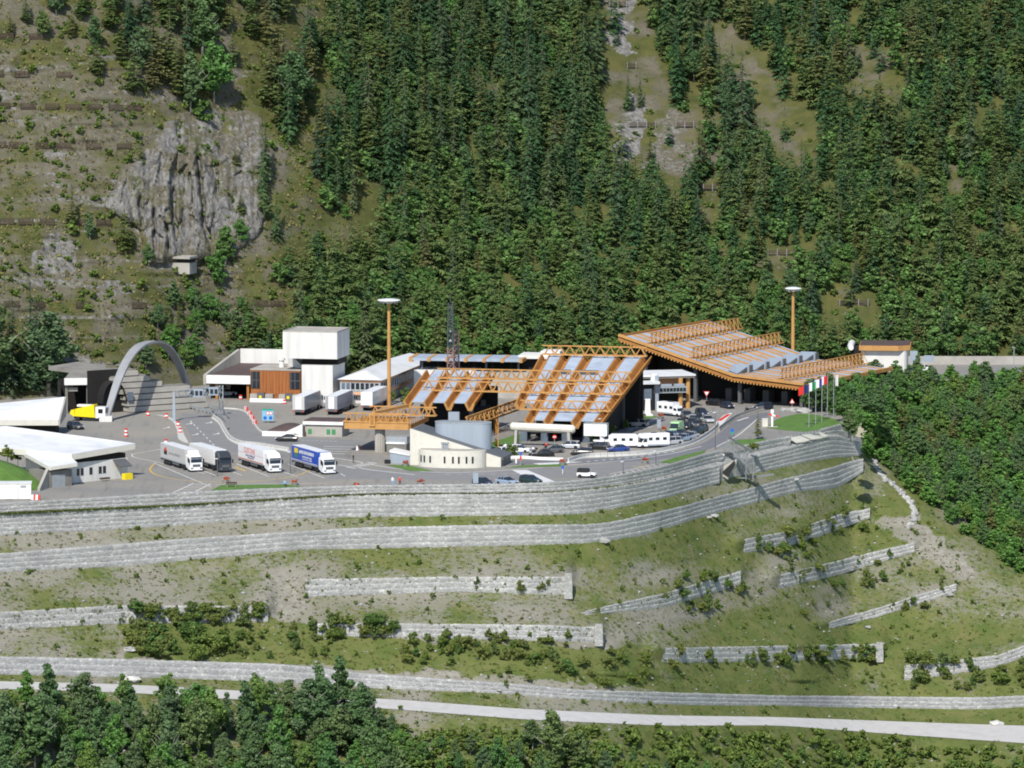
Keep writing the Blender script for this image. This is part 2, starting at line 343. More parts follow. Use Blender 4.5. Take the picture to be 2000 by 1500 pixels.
# small walls on the slope: (top line, bottom line)
SMALL = [
 ([(597, 1132), (861, 1127), (1108, 1127)], [(597, 1163), (898, 1153), (1108, 1160)]),
 ([(-200, 1206), (0, 1196), (224, 1183), (524, 1184)], [(-200, 1238), (0, 1227), (224, 1216), (524, 1212)]),
 ([(620, 1218), (760, 1218), (1010, 1220), (1169, 1225)], [(620, 1239), (760, 1242), (1010, 1248), (1169, 1252)]),
 ([(1284, 1266), (1500, 1262), (1720, 1258)], [(1284, 1292), (1500, 1290), (1720, 1283)]),
 ([(1132, 1196), (1300, 1158), (1447, 1116)], [(1132, 1201), (1300, 1184), (1447, 1139)]),
 ([(1442, 1056), (1550, 1035), (1640, 1005), (1699, 993)], [(1442, 1080), (1560, 1060), (1650, 1027), (1699, 1010)]),
 ([(1512, 1125), (1640, 1095), (1740, 1070), (1786, 1060)], [(1512, 1150), (1640, 1120), (1740, 1090), (1786, 1076)]),
 ([(1606, 1220), (1700, 1192), (1800, 1160), (1868, 1140)], [(1606, 1230), (1700, 1207), (1800, 1176), (1868, 1152)]),
 ([(1766, 1299), (1800, 1297), (1950, 1280), (2080, 1230)], [(1766, 1327), (1800, 1324), (1950, 1300), (2080, 1250)]),
]
calm = np.ones_like(YE)
for top, bot in SMALL:
    ft, fb = LN(top), LN(bot)
    for ci, px in enumerate(PXE):
        if not (top[0][0] - 30 <= px <= top[-1][0] + 18): continue
        q_ = min(1, max(0, 1 - (top[0][0] - px) / 30 if px < top[0][0] else 1 - (px - top[-1][0]) / 18))
        yt, yb = float(ft(px)), float(fb(px)); col = YE[ci].copy()
        Yb = np.interp(yb, PYE, col); d = q_ * (Yb - np.interp(yt, PYE, col)); h = yb - yt
        sel = (PYE > yt) & (PYE < yb); YE[ci][sel] = Yb * q_ + col[sel] * (1 - q_)
        up = (PYE <= yt) & (PYE > yt - 1.6 * h - 10); k = (PYE[up] - (yt - 1.6 * h - 10)) / (1.6 * h + 10)
        YE[ci][up] = col[up] + d * k
        calm[ci][(PYE < yb + 9) & (PYE > yt - 1.6 * h - 10)] = .12
# natural unevenness outside the road and the walls
gx, gy = np.meshgrid(PXE, PYE, indexing='ij')
rough_amp = np.zeros_like(YE)
for ci, c in enumerate(cols):
    for a, b_ in ((3, 4), (5, 6), (9, 10)):
        sel = (PYE > c[a] + 4) & (PYE < c[b_] - 4); rough_amp[ci][sel] = .35 if a != 9 else .8
YE = YE + rough_amp * calm * fbm(gx / 34, gy / 17, 4) * 1.6
def EMB(px, py):
    px = np.clip(px, PXE[0], PXE[-1] - .01); py = np.clip(py, PYE[0], PYE[-1] - .01)
    i = ((np.asarray(px) - PXE[0]) / 6.0); j = ((np.asarray(py) - PYE[0]) / DPY)
    i0 = np.floor(i).astype(int); j0 = np.floor(j).astype(int); fi = i - i0; fj = j - j0
    return (YE[i0, j0] * (1 - fi) + YE[i0 + 1, j0] * fi) * (1 - fj) + (YE[i0, j0 + 1] * (1 - fi) + YE[i0 + 1, j0 + 1] * fi) * fj
def onE(px, py): return AT(px, py, float(EMB(px, py)))
def sp(px, py, P):
    return inpoly(px + 26 * fbm(px / 40 + 3, py / 30, 3), py + 18 * fbm(px / 40 + 50, py / 30 + 9, 3), P)
# mesh: rows below the edge only
RN = 330
vv = np.zeros((len(PXE), RN, 3)); veg = np.zeros((len(PXE), RN)); rk = np.zeros((len(PXE), RN))
for ci, px in enumerate(PXE):
    e = cols[ci][0]; rows = e + .3 + (ROW1 - 4 - e) * np.linspace(0, 1, RN)
    Y = np.interp(rows, PYE, YE[ci]); rx, rz = ray(px, rows)
    vv[ci, :, 0] = rx * Y; vv[ci, :, 1] = Y; vv[ci, :, 2] = np.minimum(H + rz * Y, -.05)
    c = cols[ci]; v = np.full(RN, .48)
    v += .22 * fbm(px / 90.0 + rows * 0, rows / 40, 3)
    v[(rows > c[3] - 2) & (rows < c[4] + 2)] -= .02
    v[(rows > c[7]) & (rows < c[8])] += .05
    v[(rows > c[9] - 1)] += .1
    # greener towards the middle and the lower right, stony on the left and round wall ends
    v += .16 * smooth(500, 760, px) * (1 - smooth(1060, 1150, rows)) + .18 * smooth(1150, 1500, px) * smooth(1150, 1240, rows)
    v -= .14 * np.exp(-((px - 560) / 60.0) ** 2 - ((rows - 1170) / 60) ** 2) + .10 * np.exp(-((px - 1480) / 50.0) ** 2 - ((rows - 1110) / 45) ** 2)
    v += .30 * sp(px, rows, [(220, 1200), (540, 1212), (700, 1250), (1230, 1262), (1310, 1345), (640, 1300), (250, 1285)])
    v -= .3 * sp(px, rows, [(1690, 1015), (1790, 1000), (1905, 1130), (1870, 1140), (1780, 1060)])
    r_ = np.full(RN, .05); 
    if px < 1690: r_[(rows > c[0]) & (rows < c[3])] = .6; r_[(rows > c[4]) & (rows < c[5])] = .6
    r_ += .33 * sp(px, rows, [(1370, 1440), (1900, 1440), (2300, 1480), (2300, 1600), (1400, 1600)]) * (fbm(px / 50.0 + rows * 0, rows / 25, 2) > -.1)
    r_ += .3 * sp(px, rows, [(0, 1228), (225, 1222), (240, 1256), (0, 1260)])
    veg[ci] = v; rk[ci] = r_
idx = np.arange(len(PXE) * RN).reshape(len(PXE), RN)
fq = np.stack([idx[:-1, :-1], idx[:-1, 1:], idx[1:, 1:], idx[1:, :-1]], -1).reshape(-1, 4)
me = npmesh('embankment', vv.reshape(-1, 3), fq, MAT['embank'], True); attr(me, 'veg', veg); attr(me, 'rock', rk)
embank = struct(place('embankment', me))

# plaza: one level sheet from the edge back under the mountain foot
pv = []; pf = []
for ci, px in enumerate(PXE):
    p = G(px, cols[ci][0] + .3) if not 1662 < px < 1800 else Vector((float(ray(px, 0)[0]) * EDGEY[ci], EDGEY[ci], 0)); pv += [(p.x, p.y, 0), (p.x * 1270 / p.y, 1270, 0)]
    if ci: k = len(pv); pf.append((k - 4, k - 2, k - 1, k - 3))
plaza = struct(place('plaza', npmesh('plaza', pv, pf, MAT['asphalt'])))

# gravel road at the foot of the embankment
rv = []; rf = []
for ci, px in enumerate(np.arange(-290, 2290, 10.0)):
    a, b_ = float(RT(px)), float(RB(px))
    for py in np.linspace(a, b_, 4):
        p = onE(px, py); rv.append((p.x, p.y, p.z + .06))
    if ci:
        k = len(rv)
        for j in range(3): rf.append((k - 8 + j, k - 7 + j, k - 3 + j, k - 4 + j))
struct(place('gravel_road', npmesh('gravel_road', rv, rf, MAT['gravel'], True)))

# ------------------------------------------------------------------ stone walls, course by course
def stone_wall(label, ftop, fbot, px0, px1, n, batter=.08, step=.05, thick=1.1, lift=0.0, group=None, mat='stone', Yf=None, proud=.30, base_off=.0, cap=False):
    m0 = (px0 + px1) / 2; Yb = float(Yf(m0) if Yf else EMB(m0, fbot(m0)))
    org = AT(m0, float(fbot(m0)), Yb)
    t = thing('stone_wall', label, 'wall', org, 0, group)
    dpx = .38 * S(Yb); cnt = max(3, int((px1 - px0) / dpx)); xs = np.linspace(px0, px1, cnt)
    yb = np.array([float(fbot(x)) for x in xs]); yt = np.array([float(ftop(x)) for x in xs])
    Y0 = np.array([float(Yf(x)) for x in xs]) if Yf else EMB(xs, yb - .5)
    k = 5; Y0 = np.convolve(np.pad(Y0, k, mode='edge'), np.ones(2 * k + 1) / (2 * k + 1), 'valid') - proud
    zb = H + ray(0, yb)[1] * Y0 - .25 + base_off
    ztop = H + ray(0, yt)[1] * (Y0 + batter * 3) + lift
    ztop = np.maximum(ztop, zb + .3)
    for c in range(n):
        a, b_ = c / n, (c + 1) / n
        rows = 4; V = []
        for r in range(rows):
            u = a + (b_ - a) * r / (rows - 1); z = zb + (ztop - zb) * u
            off = batter * (z - zb) + step * c + (0.05 if r in (0, rows - 1) else 0) + rng.uniform(-.07, .07, cnt)
            Y = Y0 + off; V.append(np.stack([ray(xs, yb)[0] * Y, Y, z + (rng.uniform(-.05, .05, cnt) if r == rows - 1 else 0)], -1))
        zt = V[-1][:, 2]; Yk = Y0 + batter * (ztop - zb) + thick; V.append(np.stack([ray(xs, yb)[0] * Yk, Yk, zt + .02], -1))
        Vb = V[-1].copy(); Vb[:, 2] = zb + (ztop - zb) * a - .05; V.append(Vb)
        V = np.stack(V, 0); R = len(V); id_ = np.arange(R * cnt).reshape(R, cnt)
        f = np.stack([id_[:-1, :-1], id_[:-1, 1:], id_[1:, 1:], id_[1:, :-1]], -1).reshape(-1, 4).tolist()
        V = V.reshape(-1, 3) - np.array(org)
        me = npmesh('course', V, np.array(f), MAT[mat])
        o = place('course', me, t)
        e = MB(); 
        for s_ in (0, cnt - 1): e.add([V[r * cnt + s_] for r in range(R)], [tuple(range(R))])
        place('wall_end', e.mesh('wall_end', MAT[mat], fix=False), o)
    return t
# upper wall with parapet, main wall, second wall, lower wall
def seglab(f0, f1, px0, px1, n, lab, **k): return stone_wall(lab, f0, f1, px0, px1, n, **k)
def EDG_Y(x): return float(np.interp(x, PXE, EDGEY)) - .25
seglab(PTOP, L1, -290, 1412, 3, 'long grey stone parapet wall along the front edge of the plaza', Yf=EDG_Y, thick=.5, step=.02, batter=.03)
seglab(PTOP, L1, 1452, 1544, 2, 'short grey parapet wall between the steel staircase and the railing', Yf=EDG_Y, thick=.5, step=.02, batter=.03)
seglab(PTOP, L1, 1602, 1656, 2, 'rounded end of the grey parapet wall beside the flag lawn', Yf=EDG_Y, thick=.5, step=.02, batter=.03)
seglab(T1, B1, -290, 1405, 5, 'upper grey stone retaining wall running under the parapet left of the steel staircase', thick=1.0)
seglab(T1, B1, 1466, 1680, 5, 'grey stone retaining wall right of the steel staircase, below the flag lawn', thick=1.0)
seglab(T2, B2, -290, 1686, 4, 'second grey stone retaining wall, one grass strip below the upper one', thick=1.0)
seglab(TL, BL, -290, 2290, 3, 'long low stone wall just above the gravel road, across the whole photo', thick=.9)
SL = ['short pale stone wall in mid slope with a raised right end, upper of two', 'pale stone wall at the left edge of the photo with bushes before its right end',
      'pale stone wall in mid slope half hidden by bushes, lower of two', 'pale stone wall on the lower right slope with a row of bushes before it',
      'slanting stone wall in mid slope rising to the right, a bush at its upper end', 'topmost of three slanting stone walls on the right slope, dark bushes before it',
      'middle one of three slanting stone walls on the right slope', 'lowest of three slanting stone walls on the right slope', 'stone wall behind the bushes at the lower right edge of the photo']
for (top, bot), lb in zip(SMALL, SL):
    stone_wall(lb, LN(top), LN(bot), top[0][0], top[-1][0], 3, step=.04, thick=1.6, mat='stone_warm', proud=.35)
# raised end pillars of some small walls
for (px, pt, pb, lb) in ((1110, 1118, 1162, 'square stone end pillar on the right end of the upper mid slope wall'), (1169, 1217, 1254, 'square stone end pillar on the right end of the lower mid slope wall'), (1717, 1253, 1286, 'square stone end pillar on the right end of the wall with a row of bushes')):
    p = onE(px, pb); p.y -= .9; hgt = (pb - pt) / S(p.y); b = MB(); b.loft([[(sx * (.75 - .1 * k / 4) + random.uniform(-.05, .05), sy * (.75 - .1 * k / 4) + random.uniform(-.05, .05), -.5 + (hgt + .5) * k / 4) for sx, sy in ((-1, -1), (1, -1), (1, 1), (-1, 1))] for k in range(5)])
    tag(b.build('stone_pillar', MAT['stone_warm'], None, p), lb, 'pillar')
# rubble drain: a chute lined with big stones down the right flank
chute = [(1705, 899), (1722, 930), (1745, 948), (1762, 965), (1777, 980), (1785, 995), (1787, 1012), (1772, 1033)]
ch = thing('stone_kerb', 'curving kerb of heaped pale stones on the right flank near the wood', 'kerb', onE(1762, 965))
o0 = ch.location.copy(); k = 0
for (a, b_) in zip(chute, chute[1:]):
    for q in np.linspace(0, 1, 9, endpoint=False):
        for rep in range(2):
            p = onE(a[0] + (b_[0] - a[0]) * q + random.uniform(-4, 4), a[1] + (b_[1] - a[1]) * q + random.uniform(-3, 3)) - o0
            bm = MB(); r = random.uniform(.3, .6)
            bm.loft([[(p.x + r * rr * math.cos(t_) * random.uniform(.8, 1.2), p.y + r * rr * math.sin(t_) * random.uniform(.8, 1.2), p.z + r * zz) for t_ in np.linspace(0, 2 * PI, 6, endpoint=False)] for rr, zz in ((.6, -.5), (1, 0), (.8, .55), (.35, .75))])
            bm.build('stone', MAT['stone_warm'], ch)

# ------------------------------------------------------------------ mountain behind: relief integrated up each bearing
BASE = LN([(-400, 800), (0, 782), (130, 772), (260, 768), (420, 748), (560, 746), (700, 738), (860, 728), (1060, 726), (1250, 712), (1450, 703), (1650, 706), (1800, 700), (2000, 698), (2400, 695)])
PXM = np.arange(-420, 2421, 6.0); NM = 360; TOPROW = -330.0
YM = np.zeros((len(PXM), NM)); PM = np.zeros((len(PXM), NM))
for ci, px in enumerate(PXM):
    b = float(BASE(px)); rows = np.linspace(b, TOPROW, NM); PM[ci] = rows
    Y = G(px, b).y; z = 0.0; t0 = 34 + 5 * math.sin(px / 330.0 + 1)
    for j in range(NM):
        if j:
            a = t0 + 4 * math.sin(rows[j] / 90 + px / 200)
            a += 5 * float(1 - smooth(420, 700, px))
            Y = float(solve(Y, z, math.tan(math.radians(max(20, a))), rows[j])); z = H + float(ray(0, rows[j])[1]) * Y
        YM[ci, j] = Y
YM = blur0(blur0(YM, 14), 10); YM[:, 0] += 0
gx = np.repeat(PXM[:, None], NM, 1); gy = PM
YM += 2.6 * fbm(gx / 160, gy / 130, 4) * smooth(0, 40, BASE(gx) - gy) + .5 * fbm(gx / 22, gy / 22, 3) * smooth(0, 30, BASE(gx) - gy)
CLIFF = [(345, 215), (430, 225), (500, 220), (522, 300), (505, 400), (485, 480), (420, 508), (296, 508), (270, 440), (225, 400), (235, 350), (300, 280)]
cl = np.zeros_like(YM)
for s in range(-3, 4):
    for r in range(-3, 4): cl += sp(gx + s * 7, gy + r * 6, CLIFF)
cl /= 49.0
# stepped strata on the left slope
strata = smooth(560, 470, gx) * smooth(40, 100, gy)
YM += strata * (1 - cl) * .9 * fbm(gx / 90, gy / 10, 3)
ROCKS = [[(540, 280), (620, 280), (625, 330), (560, 350)], [(100, 460), (150, 470), (140, 540), (60, 520)], [(120, 690), (165, 690), (175, 725), (130, 725)], [(800, 680), (960, 680), (960, 700), (800, 700)], [(1230, 180), (1270, 240), (1210, 330), (1180, 300)], [(1380, 340), (1410, 340), (1400, 400), (1375, 395)], [(1490, 485), (1565, 490), (1550, 520), (1500, 515)], [(1640, 590), (1680, 600), (1670, 620), (1640, 620)], [(560, 0), (625, 0), (625, 20), (560, 30)], [(1180, 0), (1240, 0), (1240, 110), (1180, 90)], [(430, 230), (500, 225), (520, 330), (495, 470), (462, 470), (455, 350)]]
rk = cl * .55
for P in ROCKS: rk = np.maximum(rk, sp(gx, gy, P) * .42)
veg = .50 + .36 * fbm(gx / 55, gy / 30, 4) - .02 * strata + .22 * smooth(520, 640, gx) + .1 * smooth(600, 700, gy)
veg += .25 * sp(gx, gy, [(440, 60), (540, 40), (560, 240), (440, 230), (480, 150)]) - .12 * cl
rk += strata * (.30 + .46 * fbm(gx / 110 + 9, gy / 10, 4))
for P in ([(1170, -20), (1260, 0), (1300, 120), (1360, 340), (1180, 340)], [(1360, 20), (1430, 20), (1490, 130), (1560, 210), (1640, 250), (1640, 340), (1230, 340), (1300, 220), (1440, 200)], [(1600, 80), (1780, 90), (1780, 200), (1680, 210)]):
    veg -= .22 * sp(gx, gy, P) * (.5 + .8 * np.abs(fbm(gx / 40, gy / 25, 3))); rk += .24 * sp(gx, gy, P) * (fbm(gx / 30 + 4, gy / 18, 3) > -.1)
rx, rz = ray(gx, gy); V = np.stack([rx * YM, YM, H + rz * YM], -1)
V[:, 0, 2] -= 3.0
idx = np.arange(len(PXM) * NM).reshape(len(PXM), NM)
fq = np.stack([idx[:-1, :-1], idx[1:, :-1], idx[1:, 1:], idx[:-1, 1:]], -1).reshape(-1, 4)
me = npmesh('mountainside', V.reshape(-1, 3), fq, MAT['mount'], True); attr(me, 'veg', veg); attr(me, 'rock', rk)
mount = struct(place('mountainside', me))
def MNT(px, py):
    i = np.clip((px - PXM[0]) / 6.0, 0, len(PXM) - 1.01); i0 = int(i); fi = i - i0
    y = lambda c: np.interp(-py, -PM[c], YM[c])
    return float(y(i0) * (1 - fi) + y(i0 + 1) * fi)
def onM(px, py): return AT(px, py, MNT(px, py))
def facets(x, y, sx, sy, seed, tilt=1.0):
    g = np.random.default_rng(seed); n = 64; jx = g.random((n, n)); jy = g.random((n, n)); of = g.uniform(-1, 1, (n, n)); tx = g.uniform(-1, 1, (n, n)); ty = g.uniform(-1, 1, (n, n))
    u, v = x / sx, y / sy; iu, iv = np.floor(u).astype(int), np.floor(v).astype(int); best = np.full(x.shape, 9.0); out = np.zeros_like(best)
    for a in (-1, 0, 1):
        for c in (-1, 0, 1):
            p, q = (iu + a) % n, (iv + c) % n; dx = u - (iu + a + jx[p, q]); dy = v - (iv + c + jy[p, q]); d2 = dx * dx + dy * dy
            s = d2 < best; best = np.where(s, d2, best); out = np.where(s, of[p, q] + tilt * (tx[p, q] * dx + ty[p, q] * dy), out)
    return out
cx = np.arange(150, 560, 2.0); cy = np.arange(512, 190, -2.0); kx, ky = np.meshgrid(cx, cy, indexing='ij')
cm = np.zeros_like(kx)
for s in range(-3, 4):
    for r in range(-3, 4): cm += sp(kx + s * 6, ky + r * 5, CLIFF)
cm = smooth(.0, .95, cm / 49.0 + .28 * fbm(kx / 22, ky / 30, 4) * (cm > 0))
Y0c = np.array([[MNT(x, y) for y in cy[::4]] for x in cx[::4]])
Y0c = np.stack([np.interp(-cy, -cy[::4], r_) for r_ in Y0c]); Y0c = np.stack([np.interp(cx, cx[::4], Y0c[:, j]) for j in range(len(cy))], 1)
wx = kx + 9 * fbm(kx / 60, ky / 90, 3)
rel = 1.5 * facets(wx, ky, 34, 105, 1) + .75 * facets(wx, ky, 15, 46, 2) + .32 * facets(wx, ky, 7, 17, 3) + .6 * fbm(wx / 8, ky / 160, 3)
for (x0, y0, x1, y1, wd_, dp) in ((338, 372, 344, 462, 4, 6), (386, 300, 404, 470, 4, 6), (372, 345, 380, 400, 3, 4), (300, 410, 302, 490, 3, 4), (420, 320, 424, 380, 3, 4), (352, 240, 346, 290, 3, 3), (272, 380, 276, 440, 3, 3), (325, 440, 332, 490, 3, 4)):
    u = np.clip((ky - y0) / (y1 - y0), 0, 1); xx = x0 + (x1 - x0) * u + 4 * fbm(ky / 20, ky * 0 + x0, 2); rel += dp * np.exp(-((kx - xx) / wd_) ** 2) * smooth(y0 - 12, y0 + 12, ky) * (1 - smooth(y1 - 12, y1 + 12, ky))
cm2 = cm * (.35 + .65 * smooth(225, 330, ky)) * (.45 + .55 * (1 - smooth(400, 480, kx)))
Yc = Y0c + 1.0 - 1.6 * smooth(.1, .4, cm) - cm2 * 2.4 + (.35 * cm + .65 * cm2) * rel
rx, rz = ray(kx, ky); Vc = np.stack([rx * Yc, Yc, H + rz * Yc], -1); ic = np.arange(kx.size).reshape(kx.shape)
fc = np.stack([ic[:-1, :-1], ic[1:, :-1], ic[1:, 1:], ic[:-1, 1:]], -1).reshape(-1, 4)
me = npmesh('cliff', Vc.reshape(-1, 3), fc, MAT['mount'], False); attr(me, 'veg', .42 + .4 * fbm(kx / 30, ky / 20, 3)); attr(me, 'rock', .54 + .26 * fbm(kx / 34 + 5, ky / 22, 4) - .16 * (1 - cm)); struct(place('cliff', me))
# valley floor that carries everything out of sight
g = MB(); g.add([(-900, 300, -75), (900, 300, -75), (900, 1600, -75), (-900, 1600, -75)], [(0, 1, 2, 3)])
struct(g.build('valley_ground', MAT['lawn']))
# ------------------------------------------------------------------ vegetation
def mat_leaf(name, cols, transl=.25):
    m, n, b, L = newmat(name); oi = N(n, 'ObjectInfo'); geo = N(n, 'NewGeometry')
    r = rampn(n, [(i / (len(cols) - 1), c) for i, c in enumerate(cols)]); L(oi.outputs['Random'], r.inputs[0])
    mr = N(n, 'MapRange'); mr.inputs['To Min'].default_value = .62; mr.inputs['To Max'].default_value = 1.45; L(geo.outputs['Random Per Island'], mr.inputs['Value'])
    s = N(n, 'VectorMath', operation='SCALE'); L(r.outputs[0], s.inputs[0]); L(mr.outputs[0], s.inputs['Scale'])
    d = N(n, 'BsdfDiffuse'); t = N(n, 'BsdfTranslucent'); mx = N(n, 'MixShader'); mx.inputs[0].default_value = transl
    L(s.outputs[0], d.inputs['Color']); L(s.outputs[0], t.inputs['Color']); L(d.outputs[0], mx.inputs[1]); L(t.outputs[0], mx.inputs[2])
    L(mx.outputs[0], n.nodes['Material Output'].inputs['Surface']); n.nodes.remove(b)
    return m
MAT['spruce'] = mat_leaf('spruce_needles', [(.036, .076, .038), (.060, .115, .048), (.085, .130, .056), (.044, .088, .050), (.100, .125, .062), (.050, .105, .044)], .15)
MAT['larch'] = mat_leaf('larch_needles', [(.085, .150, .046), (.130, .165, .052), (.105, .150, .055), (.165, .165, .062), (.095, .160, .050), (.15, .15, .065)], .2)
MAT['leaf'] = mat_leaf('broad_leaves', [(0.099, 0.204, 0.059), (0.120, 0.239, 0.059), (0.091, 0.185, 0.067), (0.161, 0.244, 0.059), (0.112, 0.212, 0.073)], .25)
MAT['leaf_dk'] = mat_leaf('dull_leaves', [(0.091, 0.158, 0.069), (0.112, 0.185, 0.069), (0.104, 0.164, 0.080), (0.134, 0.188, 0.069)], .22)
MAT['bush'] = mat_leaf('bush_leaves', [(0.088, 0.154, 0.045), (0.130, 0.182, 0.045), (0.164, 0.188, 0.054), (0.106, 0.154, 0.054)], .2)
MAT['brown_leaf'] = mat_leaf('brown_needles', [(.13, .075, .045), (.11, .075, .04)], .2)
MAT['tuft'] = mat_leaf('grass_blades', [(.10, .125, .035), (.10, .125, .035)], .2)

def trunk_mesh(h, r, name, mat, limbs=0, top=.9):
    b = MB(); jx = [random.uniform(-.03, .03) * h for _ in range(4)]
    b.tube([(0, 0, -.6), (jx[0] * .3, jx[1] * .3, h * .3), (jx[2] * .5, jx[3] * .5, h * .6), (jx[2] * .5, jx[3] * .5, h * top)], [r * 1.25, r, r * .6, r * .15], 6)
    for k in range(limbs):
        a = random.uniform(0, 2 * PI); z = h * random.uniform(.3, .6); l = h * random.uniform(.18, .3)
        b.tube([(0, 0, z), (math.cos(a) * l * .6, math.sin(a) * l * .6, z + l * .55), (math.cos(a) * l, math.sin(a) * l, z + l)], [r * .4, r * .25, r * .08], 5)
    return b.mesh(name, mat, True)
def conifer(h, R, lev, nb, dens, droop, mat, bare=.08, seed=0, wid=.34, power=.8):
    g = np.random.default_rng(seed); V = []; Fc = []
    for l in range(lev):
        u = (l + g.uniform(-.4, .4)) / lev; u = min(.985, max(0, u)); z0_ = h * (bare + (1 - bare) * u); r = R * max(.04, (1 - u)) ** power * g.uniform(.75, 1.15)
        if u < .1: r *= .75
        k = max(4, int(nb * (1 - .5 * u)))
        for q in range(k):
            a = 2 * PI * (q + g.uniform(-.35, .35)) / k + l * 1.3; rr = r * g.uniform(.6, 1.2)
            z = z0_ + g.uniform(-.9, .9) * h / lev; ca, sa = math.cos(a), math.sin(a); dz = -droop * rr * g.uniform(.6, 1.4)
            n = dens
            for s in range(n):
                t0 = .12 + .88 * s / n; t1 = .12 + .88 * (s + 1.25) / n
                w0 = wid * rr * (1 - .65 * t0) * g.uniform(.7, 1.3) + .06
                for sd in (-1, 1):
                    p0 = (ca * rr * t0, sa * rr * t0, z + dz * t0 * t0); p1 = (ca * rr * t1, sa * rr * t1, z + dz * t1 * t1)
                    o = (ca * rr * (t1 + .12) - sa * sd * w0, sa * rr * (t1 + .12) + ca * sd * w0, z + dz * t1 * t1 - w0 * g.uniform(.1, .7))
                    i = len(V); V += [p0, p1, o]; Fc.append((i, i + 1, i + 2))
    i = len(V)
    for q in range(4):
        a = q * PI / 2; V += [(0, 0, h * 1.02), (math.cos(a) * .16, math.sin(a) * .16, h * .9), (math.cos(a + .9) * .16, math.sin(a + .9) * .16, h * .9)]; Fc.append((i + 3 * q, i + 3 * q + 1, i + 3 * q + 2))
    return npmesh('crown', V, Fc, mat)
def broadleaf(h, rx, z0, ncl, nl, size, mat, seed=0, shape=1.0, rz=None):
    g = np.random.default_rng(seed); cz = (z0 + h) / 2; hz = (h - z0) / 2
    V = []
    for c in range(ncl):
        d = g.normal(size=3); d /= np.linalg.norm(d); rad = g.uniform(.25, .92)
        tz = d[2] * rad
        taper = 1 - shape * max(0, tz) * .75
        cx, cy, zz = d[0] * rad * rx * taper, d[1] * rad * rx * taper, cz + tz * hz
        cr = rx * g.uniform(.2, .36)
        m = g.normal(size=(nl, 3)); m /= np.linalg.norm(m, axis=1)[:, None]
        pos = m * cr * g.uniform(.55, 1.05, (nl, 1)) * np.array([1, 1, .8]) + np.array([cx, cy, zz])
        nrm = m + g.normal(size=(nl, 3)) * .6 + np.array([0, 0, .3]); nrm /= np.linalg.norm(nrm, axis=1)[:, None]
        a = np.cross(nrm, g.normal(size=(nl, 3))); a /= np.linalg.norm(a, axis=1)[:, None]; b = np.cross(nrm, a)
        sz = size * g.uniform(.6, 1.35, (nl, 1))
        V.append(np.stack([pos - a * sz, pos + b * sz * .7, pos + a * sz, pos - b * sz * .7], 1))
    V = np.concatenate(V).reshape(-1, 3); f = np.arange(len(V)).reshape(-1, 4)
    return npmesh('crown', V, f, mat)
KIND = {
 'spruce_tree': [(conifer(16, R, 24, 10, 4, .35, MAT['spruce'], .06, 10 + i, .42, p), trunk_mesh(16, .24, 'trunk', MAT['bark'], 0, .97), 16) for i, (R, p) in enumerate([(2.5, .8), (2.9, .75), (2.2, .9), (2.7, .65), (2.0, .8)])],
 'larch_tree': [(conifer(14, R, 22, 9, 4, .15, MAT['larch'], .14, 30 + i, .5, p), trunk_mesh(14, .2, 'trunk', MAT['bark'], 0, .97), 14) for i, (R, p) in enumerate([(2.6, .62), (2.2, .7), (2.9, .55), (2.4, .8)])],
 'broadleaf_tree': [(broadleaf(10, rx, 1.2, 64, 62, .215, MAT['leaf'], 50 + i, sh), trunk_mesh(9, .16, 'trunk', MAT['birch'], 6, .85), 10) for i, (rx, sh) in enumerate([(2.3, .7), (2.8, .5), (2.0, .9), (2.6, .8), (1.8, .8)])],
 'dull_broadleaf_tree': [(broadleaf(11, rx, 1.0, 74, 66, .225, MAT['leaf_dk'], 60 + i, sh), trunk_mesh(10, .18, 'trunk', MAT['birch'], 6, .85), 11) for i, (rx, sh) in enumerate([(2.5, .8), (2.9, .7), (2.2, 1.0), (2.7, .9), (1.9, 1.1)])],
 'bush': [(broadleaf(2.2, rx, .1, 22, 60, .115, MAT['bush'], 70 + i, .5), trunk_mesh(1.6, .04, 'stem', MAT['bark'], 4, .8), 2.2) for i, rx in enumerate([1.0, 1.3, .8, 1.1])],
 'brown_tree': [(conifer(9, 1.9, 15, 8, 4, .25, MAT['brown_leaf'], .1, 90, .45, .7), trunk_mesh(9, .15, 'trunk', MAT['bark'], 0, .95), 9)],
}
COUNT = {}
def tree(kind, p, h, label, cat, group, name=None, wide=1.0):
    i = COUNT.get(kind, 0); COUNT[kind] = i + 1
    cr, tr, h0 = random.choice(KIND[kind]); s = h / h0
    o = thing(name or kind, label, cat, p, random.uniform(0, 2 * PI), group); o.scale = (s * wide * random.uniform(.88, 1.15), s * wide * random.uniform(.88, 1.15), s)
    place('crown', cr, o); place('stem' if 'bush' in kind else 'trunk', tr, o)
    return o
def zone(px, py):
    a = 'above the arch' if px < 470 else 'above the white tower' if px < 800 else 'behind the lattice mast' if px < 1080 else 'above the middle orange canopy' if px < 1300 else 'above the big striped roof' if px < 1650 else 'at the far right'
    b = 'high' if py < 240 else 'half way up' if py < 480 else 'low'
    return b + ' on the mountain ' + a
